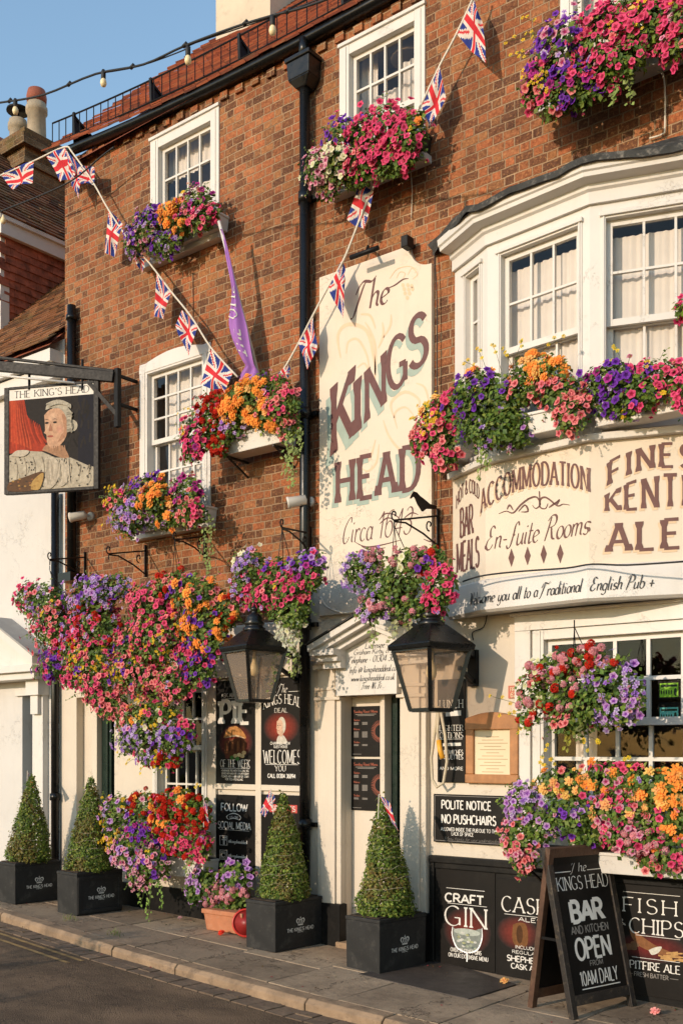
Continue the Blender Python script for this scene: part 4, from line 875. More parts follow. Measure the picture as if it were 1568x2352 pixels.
def head(b, f, cx, cy, s, asp, skin=(.55, .36, .26), hair=(.5, .46, .38), coat=(.5, .46, .4), h=.002):
    e = lambda pts, c, hh: cblob(b, f, [(cx+x*s/asp, cy+y*s) for x, y in pts], c, hh)
    e([(-.55, -1.5), (-.35, -.9), (0, -.75), (.45, -.85), (.75, -1.5)], coat, h)
    e(ell(.12, .12, .5, .78), hair, h+.0003); e([(-.2, -.2), (-.15, -.8), (.25, -.8), (.3, -.3)], sc(skin, .8), h+.0006)
    e([(-.45, .5), (-.46, .1), (-.52, -.12), (-.42, -.2), (-.4, -.5), (-.15, -.68), (.2, -.4), (.28, .1), (.2, .5), (-.1, .66)], skin, h+.0009)
    e(ell(-.32, .14, .07, .035, 8), (.04, .03, .025), h+.0012); e(ell(-.02, .14, .08, .035, 8), (.04, .03, .025), h+.0012); e([(-.34, .26), (-.2, .27), (-.3, .31)], (.1, .06, .04), h+.0012)
    e(ell(-.26, -.33, .1, .035, 8), (.4, .14, .1), h+.0012); e([(-.3, .1), (-.4, -.1), (-.3, -.13), (-.24, -.08)], sc(skin, .75), h+.0011)
# pie poster
o, f, a = poster('pie_poster', 'black pie of the week poster, upper left of the four window posters', 496, 587, 1562, 1811, YP)
b = MB(); ptext(b, f, a, 'ASK ABOUT OUR', .15, .85, .845, .88, **SANS); ptext(b, f, a, 'PIE', .13, .83, .60, .81, thick=.26, thin=.12, serif=.1, gap=.2); ptext(b, f, a, 'OF THE WEEK', .12, .86, .195, .265, **SERIF)
for i, t in enumerate(('HOMEMADE PIES WITH SEASONAL VEG', 'SERVED WITH MASH OR CHIPS AND GRAVY', 'PLEASE ASK A MEMBER OF STAFF', 'FOR TODAYS FILLING')): ptext(b, f, a, t, .15+.05*(i == 3)*2, .84-.05*(i == 3)*3, .155-.027*i, .173-.027*i, **SANS)
hline(b, f, .15, .85, .83, .002); hline(b, f, .13, .86, .185, .002); b.build('lettering', M['chalk'], o)
b = MB(); glow(b, f, .5, .43, .44, .17, (.22, .03, .018), BK)
cblob(b, f, [(.22, .44), (.25, .30), (.5, .28), (.72, .33), (.74, .46)], (.10, .035, .016), .0018)
for i in range(7): cblob(b, f, ell(.29+.07*i, .37+.02*(i % 3), .022, .05, 8), ((.2, .075, .03), (.05, .02, .012))[i % 2], .0021)
cblob(b, f, [(.2, .47), (.3, .55), (.52, .575), (.7, .52), (.76, .46), (.5, .485)], (.42, .19, .06), .0024); cblob(b, f, [(.22, .465), (.5, .495), (.75, .46), (.5, .478)], (.6, .42, .25), .0026)
for x, y, c in ((.5, .30, (.5, .4, .2)), (.6, .31, (.6, .48, .26)), (.68, .30, (.5, .38, .2)), (.42, .285, (.05, .13, .03)), (.55, .275, (.06, .16, .04)), (.72, .33, (.5, .36, .18)), (.3, .29, (.1, .03, .02))): cblob(b, f, ell(x, y, .055, .018, 8), c, .0028)
b.build('printed_picture', M['vc'], o)
o, f, a = poster('welcome_poster', 'black welcome poster with a portrait, upper right of the four window posters', 600, 699, 1556, 1811, YP)
b = MB(); ptext(b, f, a, 'The', .40, .6, .865, .94, **{**SCRIPT, 'thick': .14}); ptext(b, f, a, 'KINGS HEAD', .06, .94, .715, .80, arch=.05, **SERIF); ptext(b, f, a, 'DEAL', .32, .62, .685, .725, **SERIF)
ptext(b, f, a, 'CHANNEL VIEW', .22, .68, .395, .42, **SANS); ptext(b, f, a, 'GUEST HOUSE', .3, .62, .365, .388, **SANS); ptext(b, f, a, 'WELCOMES', .06, .92, .225, .345, thick=.12, thin=.06, serif=.03, gap=.14); ptext(b, f, a, 'YOU', .33, .58, .155, .205, **SERIF); ptext(b, f, a, 'CALL 01304 36894', .16, .8, .095, .13, thick=.22, thin=.18)
hline(b, f, .1, .36, .87, .002); hline(b, f, .64, .9, .87, .002); hline(b, f, .1, .86, .215, .002); b.build('lettering', M['chalk'], o)
b = MB(); glow(b, f, .47, .55, .42, .15, (.26, .035, .02), BK); head(b, f, .46, .555, .10, a); b.build('printed_picture', M['vc'], o)
o, f, a = poster('social_media_poster', 'black social media poster, lower left of the four window posters', 496, 587, 1826, 2010, YP)
b = MB(); ptext(b, f, a, 'FOLLOW', .14, .80, .80, .89, **SANS); ptext(b, f, a, 'SOCIAL MEDIA', .06, .88, .575, .66, **SANS); ptext(b, f, a, '@kingsheaddeal', .33, .8, .40, .44, thick=.18, thin=.14); ptext(b, f, a, '@kingsheaddeal', .33, .8, .22, .26, thick=.18, thin=.14); ptext(b, f, a, 'www.kingsheaddeal.co.uk', .08, .84, .085, .115, thick=.16, thin=.13)
ptext(b, f, a, 'US ON', .36, .56, .705, .735, **SANS)
for v in (.36, .18):
    for u0, u1, v0, v1 in ((.1, .3, v, v+.006), (.1, .3, v+.116, v+.122), (.1, .115, v, v+.12), (.285, .3, v, v+.12)): b.quad(f(u0, v0, .002), f(u1, v0, .002), f(u1, v1, .002), f(u0, v1, .002))
b.quad(f(.19, .37, .0024), f(.235, .37, .0024), f(.235, .465, .0024), f(.19, .465, .0024)); b.quad(f(.16, .425, .0027), f(.27, .425, .0027), f(.27, .44, .0027), f(.16, .44, .0027)); b.quad(f(.19, .45, .003), f(.275, .45, .003), f(.275, .468, .003), f(.19, .468, .003))
ribbon(b, ell(.2, .238, .05, .026, 12)+[(.25, .238)], .014, f, .003)
for u0, u1, v0, v1 in ((.14, .26, .196, .201), (.14, .26, .277, .282), (.14, .15, .196, .282), (.25, .26, .196, .282), (.228, .245, .262, .272)): b.quad(f(u0, v0, .0034), f(u1, v0, .0034), f(u1, v1, .0034), f(u0, v1, .0034))
hline(b, f, .1, .85, .56, .002)
for p in ([(.33, .75), (.46, .77), (.6, .75)], [(.33, .69), (.46, .71), (.6, .69)], [(.33, .75), (.28, .72), (.33, .69)], [(.6, .75), (.64, .72), (.6, .69)]): ribbon(b, p, .012, f, .002)
b.build('lettering', M['chalk'], o)
o, f, a = poster('sports_poster', 'black sports poster with a red strip, lower right of the four window posters', 600, 699, 1826, 2010, YP)
b = MB(); b.col = (.5, .08, .07); b.quad(f(.2, .78, .0012), f(.84, .78, .0012), f(.84, .88, .0012), f(.2, .88, .0012)); b.col = None; glow(b, f, .6, .45, .3, .2, (.2, .03, .02), BK); b.build('printed_picture', M['vc'], o)
b = MB(); ptext(b, f, a, 'SPORTS', .24, .8, .80, .86, **SANS); b.build('lettering', M['chalk'], o)
# lunch board, notice, menu case
o, f, a = poster('lunch_board', 'tall narrow black lunch board on the cream wall behind the right lantern', 1004, 1068, 1560, 1797, GY-.025)
b = MB()
for t, v0, v1 in (('LUNCH', .72, .80), ('LIGHTER', .50, .555), ('OPTIONS', .43, .485), ('SANDWICHES', .27, .315), ('BAGUETTES', .225, .265), ('AND MORE', .12, .15)): ptext(b, f, a, t, .08, .92, v0, v1, **(SANS if v0 < .3 else SERIF))
hline(b, f, .1, .9, .42, .002)
for v0, v1, u0 in ((.64, .69, .3), (.35, .38, .2)): b.quad(f(u0, v0, .002), f(.85, v0+.005, .002), f(.85, v1+.005, .002), f(u0, v1, .002))
b.build('lettering', M['chalk'], o)
o, f, a = poster('polite_notice', 'black polite notice about pushchairs on the wall beside the window flowers', 995, 1176, 1826, 1939, GY-.03, edge=1)
b = MB(); ptext(b, f, a, 'POLITE NOTICE', .11, .74, .70, .87, thick=.2, thin=.17, gap=.14); ptext(b, f, a, 'NO PUSHCHAIRS', .11, .80, .40, .58, thick=.2, thin=.17, gap=.14); ptext(b, f, a, 'ALLOWED INSIDE THE PUB DUE TO THE', .1, .82, .245, .315, **SANS); ptext(b, f, a, 'LACK OF SPACE', .24, .52, .155, .225, **SANS); b.build('lettering', M['chalk'], o)
b = MB(); ptext(b, f, a, 'Many thanks for your understanding', .15, .85, .055, .125, **SCRIPT); b.build('small_lettering', M['grey_ink'], o)
Ym = GY-.05; o = thing('menu_case', 'wooden framed menu case with arched top on the cream wall', 'menu case', (FX(1128, Ym), Ym, 1.8)); f = pxf(Ym)
X0, X1 = FX(1068, Ym), FX(1188, Ym); zb, zt = FZ(1128, 1800, Ym), FZ(1128, 1655, Ym)
b = MB(); w = .075; b.box(X0, X0+w, Ym, GY, zb+w, zt); b.box(X1-w, X1, Ym, GY, zb+w, zt); b.box(X0-.005, X1+.005, Ym-.003, GY, zb, zb+w)
n = 10; b.prism([(X0-.005, zt-w), (X1+.005, zt-w)]+[(X1+.005-(X1-X0+.01)*i/n, zt+.02+.05*math.sin(math.pi*i/n)) for i in range(n+1)], lambda u, v: Vector((u, Ym-.004, v)), lambda u, v: Vector((u, GY, v)))
b.build('frame', M['wood'], o, bevel=.008)
b = MB(); b.box(X0+w, X1-w, Ym+.025, GY, zb+w, zt-w); b.build('menu_sheet', M['paper'], o)
b = MB()
for i in range(14): z = zt-w-.06-i*.026; ln = .12+.2*((i*7) % 5)/5; xm = (X0+X1)/2; b.quad((xm-ln/2, Ym+.024, z), (xm+ln/2, Ym+.024, z), (xm+ln/2, Ym+.024, z+.006), (xm-ln/2, Ym+.024, z+.006))
b.build('menu_lines', mat('faded_print', (.42, .30, .18), .8, .1, 5, 0), o)
# two menus on the door
for i, (yt, yb, lab) in enumerate(((1622, 1738, 'black roast dinner menu sheet, upper of two on the cream door'), (1743, 1862, 'black roast dinner menu sheet, lower of two on the cream door'))):
    o, f, a = poster('door_menu', lab, 806, 874, yt, yb, GY+.09, t=.004, cat='menu sheet'); o['group'] = 'menu sheets on the door'
    b = MB(); ptext(b, f, a, 'Sunday Roast Menu', .1, .9, .87, .925, thick=.16, thin=.08)
    for t, v in (('Starters', .71), ('Mains', .53), ('Sides', .27)): ptext(b, f, a, t, .1, .3, v, v+.04, thick=.16, thin=.1)
    n = 20
    for k in range(n): t = math.pi*.5+math.pi*k/(n-1); r0, r1 = .17, .3; b.quad(*[f(.98+r*math.cos(t+d)*1.0, .5+r*math.sin(t+d)*a*1.0, .001) for r, d in ((r0, -.05), (r1, -.015), (r1, .015), (r0, .05))])
    b.build('red_print', mat('red_print', (.36, .10, .06), .7, .1, 5, 0), o)
    b = MB(); hline(b, f, .15, .85, .84, .006, .001); hline(b, f, .22, .78, .815, .005, .001); hline(b, f, .05, .35, .05, .004, .001)
    for v in (.68, .66, .64, .49, .47, .45, .43, .41, .39, .24, .22): hline(b, f, .1, .26, v, .006, .001); hline(b, f, .38, .56, v, .006, .001)
    b.build('white_print', M['grey_ink'], o)
# black panelled boards under the window
YB2 = GY-.03
b = MB(); b.box(-5.05, PX1, YB2-.03, GY, .84, .9); b.box(-5.05, -5.0, YB2-.02, GY, 0, .84); b.box(-5.0, PX1, YB2-.012, GY, .79, .84); b.build('plinth_rail', M['plinth'], pub, bevel=.01)
o, f, a = poster('gin_board', 'black craft gin board with painted glass, left of the easel board', 1010, 1136, 1998, 2225, YB2)
b = MB(); ptext(b, f, a, 'CRAFT', .10, .80, .66, .745, thick=.22, thin=.19); ptext(b, f, a, 'GIN', .09, .86, .42, .62, thick=.11, thin=.035, serif=.06, gap=.12); ptext(b, f, a, 'OVER 20 CRAFT GINS', .2, .76, .155, .195, thick=.2, thin=.16); ptext(b, f, a, 'ON OUR EXTENSIVE MENU', .16, .88, .10, .14, thick=.2, thin=.16)
hline(b, f, .12, .82, .80, .0025); hline(b, f, .14, .86, .645, .0025); b.build('lettering', M['chalk'], o)
b = MB(); glow(b, f, .5, .38, .44, .24, (.16, .025, .018), BK)
cblob(b, f, [(.24, .40), (.26, .28), (.36, .19), (.5, .165), (.64, .19), (.74, .29), (.76, .42), (.5, .36)], (.20, .22, .2), .0016); cblob(b, f, ell(.5, .37, .24, .035), (.4, .43, .38), .0019)
for i in range(26): cblob(b, f, ell(.33+.34*rnd.random(), .2+.16*rnd.random(), .03, .012, 7), rnd.choice(((.5, .5, .46), (.12, .15, .13), (.3, .34, .26), (.35, .36, .2))), .0021+i*1e-5)
ribbon(b, [(.24, .41), (.23, .32), (.32, .2), (.5, .16)], .02, f, .0024); ribbon(b, [(.77, .43), (.77, .32), (.68, .2), (.5, .16)], .02, f, .0024); ribbon(b, [(.5, .16), (.5, .07)], .03, f, .0013)
b.build('printed_picture', M['vc'], o)
o, f, a = poster('cask_ale_board', 'black cask ale board half hidden behind the easel board', 1140, 1262, 2022, 2258, YB2)
b = MB(); ptext(b, f, a, 'CASK', .10, .95, .68, .83, thick=.11, thin=.035, serif=.06, gap=.16); ptext(b, f, a, 'ALES', .42, .85, .60, .64, **SANS); ptext(b, f, a, 'SHEPHERD', .2, .9, .20, .255, thick=.2, thin=.17); ptext(b, f, a, 'CASK ALES', .28, .9, .13, .18, thick=.2, thin=.17); hline(b, f, .15, .95, .655, .0025); ptext(b, f, a, 'INCLUDING', .36, .85, .33, .36, **SANS); ptext(b, f, a, 'REGULAR', .3, .8, .28, .31, **SANS); b.build('lettering', M['chalk'], o)
b = MB(); glow(b, f, .4, .48, .4, .17, (.19, .03, .02), BK); cblob(b, f, [(.32, .56), (.3, .44), (.36, .36), (.56, .36), (.6, .46), (.56, .57), (.44, .585)], (.16, .07, .025), .0018); cblob(b, f, ell(.44, .47, .06, .09), (.07, .03, .012), .0021); b.build('printed_picture', M['vc'], o)
o, f, a = poster('fish_and_chips_board', 'black fish and chips board, right of the easel board', 1405, 1592, 2010, 2290, YB2)
b = MB(); ptext(b, f, a, 'FISH', .14, .80, .68, .80, thick=.11, thin=.04, serif=.07, gap=.26); ptext(b, f, a, 'CHIPS', .22, .88, .51, .635, thick=.11, thin=.04, serif=.07, gap=.16); ptext(b, f, a, '&', .08, .17, .565, .615, **SERIF); ptext(b, f, a, 'SPITFIRE ALE', .16, .84, .215, .28, thick=.14, thin=.08, serif=.05); hline(b, f, .14, .84, .845, .002); hline(b, f, .3, .84, .495, .002); hline(b, f, .25, .84, .31, .002); b.build('lettering', M['chalk'], o)
b = MB(); ptext(b, f, a, 'FRESH BATTER', .28, .7, .155, .19, **SANS); hline(b, f, .16, .26, .17, .002); hline(b, f, .72, .82, .17, .002); b.build('small_lettering', M['grey_ink'], o)
b = MB(); glow(b, f, .5, .40, .46, .12, (.13, .015, .013), BK); cblob(b, f, [(.22, .53), (.3, .52), (.5, .44), (.66, .40), (.86, .36), (.8, .34), (.56, .36), (.36, .40), (.26, .46)], (.2, .085, .035), .0018); cblob(b, f, [(.46, .38), (.54, .41), (.62, .42), (.58, .37), (.5, .345)], (.55, .53, .45), .0022)
for i in range(14): x, y = rnd.uniform(.66, .95), rnd.uniform(.32, .38); ribbon(b, [(x-.09, y), (x+.05, y+rnd.uniform(-.02, .02))], .018, f, .002+i*1e-5)
b.c = [c if c else (.42, .24, .09) for c in b.c]
for i in range(8): cblob(b, f, ell(.2+.11*rnd.random(), .38+.05*rnd.random(), .05, .018, 8), (.13+.05*rnd.random(), .075, .04), .002+i*1e-5)
b.build('printed_picture', M['vc'], o)
# stickers inside the window
Ys = FY+.075
for i, (yt, yb, c) in enumerate(((1565, 1606, (.28, .55, .05)), (1621, 1661, (.15, .52, .46)))):
    o, f, a = poster('hygiene_sticker', ('green', 'turquoise')[i]+' rating card on black stuck inside the right ground floor window', 1510, 1560, yt-8, yb, Ys-.012, t=.003, cat='sticker'); o['group'] = 'rating cards in the window'
    b = MB(); b.col = c; b.quad(f(.08, .1, .001), f(.93, .1, .001), f(.93, .76, .001), f(.08, .76, .001)); b.col = (.03, .05, .03)
    for k in range(5): b.add([f(.16+.115*k+.035*math.cos(t*.785), .33+.11*math.sin(t*.785), .0015) for t in range(8)], [tuple(range(8))])
    b.add([f(.8+.07*math.cos(t*.785), .33+.2*math.sin(t*.785), .0015) for t in range(8)], [tuple(range(8))]); b.quad(f(.14, .58, .0015), f(.88, .58, .0015), f(.88, .68, .0015), f(.14, .68, .0015))
    b.build('printed_panel', M['vc'], o)
f = pxf(Ys-.012); o = thing('round_sticker', 'round pale sticker inside the right ground floor window', 'sticker', P(1478, 1605, Ys)); b = MB()
for r, c in ((1, (.3, .38, .36)), (.72, (.42, .5, .47)), (.4, (.06, .1, .1))): cblob(b, f, ell(1478, 1605, 15*r, 21*r), c, .002-.001*r)
b.build('printed_disc', M['vc'], o)
f = pxf(GY-.004); o = thing('wall_plaque', 'small red and cream plaque on the cream wall left of the hanging basket', 'plaque', P(1178, 1585, GY)); b = MB(); b.box(FX(1168, GY), FX(1188, GY), GY-.012, GY, FZ(1178, 1604), FZ(1178, 1575)); b.build('plate', mat('plaque_red', (.5, .14, .09), .5, .2, 20), o)
b = MB(); facpx(b, 'FIRE', 1171, 1185, 1579, 1588, GY-.0135, **SANS); facpx(b, '62', 1172, 1184, 1591, 1601, GY-.0135, **SANS); b.build('lettering', M['paper'], o)
# wall lamp over the name board
o = thing('sign_light', 'slim black strip lamp on the brick wall above the name board', 'lamp', P(835, 585, 7.45)); b = MB(); b.smooth = True
b.tube([P(805, 592, 7.36), P(868, 569, 7.36)], .022, 8); b.build('lamp_tube', M['black_iron'], o); b = MB(); b.tube([P(845, 572, FY), P(845, 566, 7.45), P(842, 578, 7.37)], .014, 6); b.build('bracket', M['black_iron'], o)

# ------------------------------------------------------------------ hanging pub sign
SA = Vector((-.905, -.425, 0)).normalized()              # the way the bracket points, out over the pavement
tR = P(256, 858, 7.30)
s0 = None
def on_sign(x, y):                                      # the sign's own upright plane through the wall bracket
    n = Vector((-SA.y, SA.x, 0)); r = ray(x, y); c = Vector((0, 0, CZ)); return c+r*((tR-c).dot(n)/r.dot(n))
SU = -SA; tl, tr, bl = on_sign(16, 894), on_sign(222, 911), on_sign(16, 1133)
sgn = thing('hanging_pub_sign', 'hanging pub sign with painted portrait on a black iron bracket', 'pub sign', tl.lerp(tr, .5))
org = Vector((tl.x, tl.y, bl.z)); SW = (Vector((tr.x, tr.y, 0))-Vector((tl.x, tl.y, 0))).length; SH = tl.z-bl.z
NS = SU.cross(Vector((0, 0, 1))).normalized()
if NS.dot(-org) < 0: NS = -NS
def sg_(u, v, h=0): return org+SU*(SW*u)+Vector((0, 0, SH*v))+NS*h
sa = SW/SH
b = MB()
for u0, u1, v0, v1 in ((-.025, .03, -.012, 1.012), (.97, 1.025, -.012, 1.012), (.03, .97, -.014, .015), (.03, .97, .987, 1.014)): mbox(b, lambda u, v, d: sg_(u, v, d), u0, u1, v0, v1, -.05, .008)
b.build('frame', M['black_iron'], sgn, bevel=.004)
b = MB(); mbox(b, lambda u, v, d: sg_(u, v, d), .03, .97, .885, .987, -.04, .001); b.build('name_strip', mat('strip_white', (.6, .56, .5), .5, .06, 6, 0), sgn)
b = MB(); ptext(b, sg_, sa, "THE KING'S HEAD", .09, .92, .905, .97, **{**SERIF, 'h': .0025, 'thick': .13}); b.build('lettering', M['black_ink'], sgn)
b = MB(); mbox(b, lambda u, v, d: sg_(u, v, d), .03, .97, .015, .885, -.04, .0); b.c = [(.014, .011, .010)]*len(b.f)
pg = lambda pts, c, h: cblob(b, sg_, pts, c, h)
def pg2(pts, c, h): b.col = c; b.add([sg_(u, v, h) for u, v in pts], [tuple(range(len(pts)))]); b.col = None
pg2([(.031, .38), (.46, .38), (.44, .44), (.30, .62), (.23, .74), (.20, .884), (.031, .884)], (.30, .032, .012), .001)
pg2([(.031, .5), (.3, .4), (.2, .7), (.1, .884), (.031, .884)], (.40, .055, .018), .0014)
pg2([(.80, .2), (.969, .2), (.969, .884), (.80, .884)], (.006, .006, .012), .001)
mantle = [(.031, .016), (.031, .36), (.16, .40), (.40, .375), (.55, .31), (.72, .30), (.90, .22), (.969, .2), (.969, .016)]
pg2(mantle, (.36, .31, .235), .002)
pg([(.40, .39), (.48, .36), (.63, .30), (.7, .31), (.62, .42), (.46, .44)], (.30, .16, .09), .0028)
pg(ell(.60, .665, .135, .15), (.30, .27, .21), .0024); pg(ell(.72, .60, .075, .06), (.34, .30, .23), .0025)
pg([(.425, .72), (.435, .58), (.42, .555), (.45, .53), (.46, .45), (.52, .40), (.62, .44), (.68, .54), (.67, .68), (.6, .77), (.49, .77)], (.44, .255, .16), .003)
pg([(.57, .45), (.66, .5), (.68, .56), (.67, .68), (.62, .72), (.64, .58)], (.33, .17, .10), .0034)
pg([(.44, .77), (.46, .82), (.56, .85), (.68, .82), (.67, .75), (.56, .79)], (.36, .32, .25), .0036)
for cx in (.455, .545): pg(ell(cx, .645, .022, .010, 8), (.02, .015, .012), .0042); pg([(cx-.03, .672), (cx, .682), (cx+.03, .668), (cx, .675)], (.10, .06, .045), .0042)
pg([(.495, .64), (.475, .575), (.5, .565), (.52, .575)], (.30, .14, .085), .0042); pg(ell(.495, .515, .035, .010, 8), (.28, .075, .05), .0042)
def rb(pts, w, c, h): b.col = c; ribbon(b, pts, w, sg_, h); b.col = None
hk = [.0048]
def up(): hk[0] += .00006; return hk[0]
for i in range(16):                                   # drape folds, background strokes
    x = .04+.022*i; k = rnd.uniform(.5, 1.15); rb([(x, .87), (x+.01*i*.4, .68), (x+.012*i, .5), (x+.35*(x-.03)+.02*i*.3, .40)] if x < .2 else [(x, .74-.6*(x-.2)), (x+.04, .6-.5*(x-.2)), (x+.1, .45)], .018, (.34*k, .035*k, .012*k), .0016+i*1e-5)
for i in range(40):
    x, y = rnd.uniform(.5, .95), rnd.uniform(.42, .86); k = rnd.uniform(.6, 2.2); rb([(x, y), (x+rnd.uniform(-.05, .05), y-.08)], .03, (.009*k, .007*k, .006*k), .0012+i*4e-6)
def softp(cx, cy, rx, ry, col, edge): glow(b, sg_, cx, cy, rx, ry, col, edge, up())
for i in range(20):                                   # robe folds
    x = .09+.84*((i*7) % 20)/20; top = .35-.17*max(0, x-.45)/.5; y = rnd.uniform(.10, max(.12, top-.09)); softp(x, y, rnd.uniform(.04, .07), rnd.uniform(.05, .075), sc((.47, .41, .31), rnd.uniform(.8, 1.1)), (.36, .31, .235))
for i in range(9): x = .1+.1*i; rb([(x, .33-.17*max(0, x-.45)/.5), (x+.03, .22), (x+.01, .08)], .011, (.20, .165, .12), up())
for i in range(90):
    u, v = rnd.uniform(.04, .96), rnd.uniform(.03, .37)
    if v < .36-.22*max(0, u-.5)-.02: pg2([(u-.006, v), (u, v-.008), (u+.010, v+.002), (u+.003, v+.01)], (.03, .024, .02), up())
for pts in ([(.44, .31), (.47, .2), (.43, .08), (.5, .02), (.58, .1), (.60, .22), (.54, .31)], [(.60, .30), (.70, .2), (.67, .06), (.6, .04), (.63, .16)], [(.05, .35), (.12, .40), (.26, .39), (.2, .34)]): pg(pts, (.42, .36, .28), up())
for i in range(18): x = rnd.uniform(.45, .72); k = rnd.uniform(.62, 1.12); rb([(x, .30), (x+rnd.uniform(-.04, .04), .18), (x+rnd.uniform(-.05, .05), .05)], .013, (.40*k, .34*k, .26*k), up())
pg([(.031, .1), (.2, .14), (.42, .18), (.36, .02), (.031, .016)], (.09, .045, .022), up()); pg([(.28, .02), (.3, .1), (.42, .17), (.38, .02)], (.36, .22, .07), up())
for i in range(18): x, y = rnd.uniform(.05, .4), rnd.uniform(.03, .13); pg(ell(x, y, .014, .008, 7), rnd.choice(((.3, .17, .05), (.2, .08, .03), (.05, .03, .02))), up())
for i in range(26):                                   # wig curls
    t = i/25; x, y = .47+.24*t, .80+.035*math.sin(t*3.1)-.03*t; k = rnd.uniform(.75, 1.12); rb([(x-.02, y+.02), (x+.01, y+.025), (x+.015, y-.01)], .016, (.36*k, .32*k, .25*k), up())
for i in range(20): y = .54+.2*i/20; k = rnd.uniform(.5, 1.1); rb([(.68, y), (.71+rnd.uniform(0, .03), y+.012), (.73, y-.01)], .016, (.34*k, .30*k, .23*k), up())
hk[0] = .00385
glow(b, sg_, .525, .70, .055, .05, (.52, .33, .22), (.44, .255, .16), .0036); glow(b, sg_, .60, .575, .05, .05, (.47, .235, .16), (.44, .255, .16), .00345); glow(b, sg_, .47, .60, .03, .05, (.52, .33, .22), (.44, .255, .16), .00362)
for i in range(10): rb([(.47+.02*i, .42), (.48+.02*i, .37)], .014, sc((.30, .16, .09), rnd.uniform(.7, 1.2)), .0032)
b.build('painted_portrait', M['vc'], sgn)
a0, a1 = on_sign(-40, 838), on_sign(262, 862); nz = Vector((0, 0, 1))
b = MB(); b.bar(a0+nz*.0, a1+nz*-.02, .05, .11); b.bar(a0+nz*.10, a1+nz*.045, .03, .03); b.build('bracket_arm', M['black_iron'], sgn, bevel=.006)
b = MB(); wp = Vector((a1.x+.03, a1.y+.02, 0)); b.box(wp.x-.03, wp.x+.03, wp.y-.02, wp.y+.03, FZ(245, 988, wp.y), a1.z+.07); b.bar(a1-SU*.30-nz*.04, Vector((wp.x, wp.y, a1.z-.42)), .03, .04); b.bar(Vector((wp.x, wp.y, a1.z-.3)), Vector((wp.x, FY, a1.z-.3)), .03, .03); b.bar(Vector((wp.x, wp.y, a1.z)), Vector((wp.x, FY, a1.z)), .03, .03); b.build('wall_bracket', M['black_iron'], sgn)
b = MB()
for x in (68, 190): p = on_sign(x, 895); b.bar(p, Vector((p.x, p.y, a0.z+(a1.z-a0.z)*.3+.03)), .02, .02)
b.build('hanger', M['black_iron'], sgn)
b = MB(); b.smooth = True; b.tube([on_sign(-40, 862)-NS*-.06, on_sign(178, 884)-NS*-.06], .013, 8); b.build('light_tube', M['white'], sgn)
# poles and pipes at the pub's left corner
o = thing('soil_pipe', 'tall black pipe up the brick corner with a box at its foot', 'pipe', (FX(163, 7.52), 7.52, 3.5)); b = MB(); b.smooth = True; x = FX(165, 7.53); b.tube([(x, 7.53, FZ(163, 1330, 7.53)), (x, 7.53, FZ(165, 702, 7.53))], .05, 10); b.tube([(x, 7.53, FZ(165, 735, 7.53)), (x, 7.53, FZ(165, 725, 7.53))], .065, 10); b.build('pipe', M['black_paint'], o)
b = MB(); b.box(x-.1, x+.12, 7.42, 7.6, FZ(155, 1338, 7.5), FZ(155, 1318, 7.5)); b.build('hopper', M['black_paint'], o)
o = thing('downpipe', 'black downpipe between the white house and the cream pub wall', 'pipe', (FX(126, 7.5), 7.5, 2)); b = MB(); b.smooth = True; x = FX(127, 7.53); b.tube([(x, 7.53, .1), (x, 7.53, FZ(127, 1130, 7.53))], .045, 10); 
for z in (1.25, 3.2): b.tube([(x, 7.53, z-.04), (x, 7.53, z+.04)], .06, 10)
b.build('pipe', M['black_paint'], o)

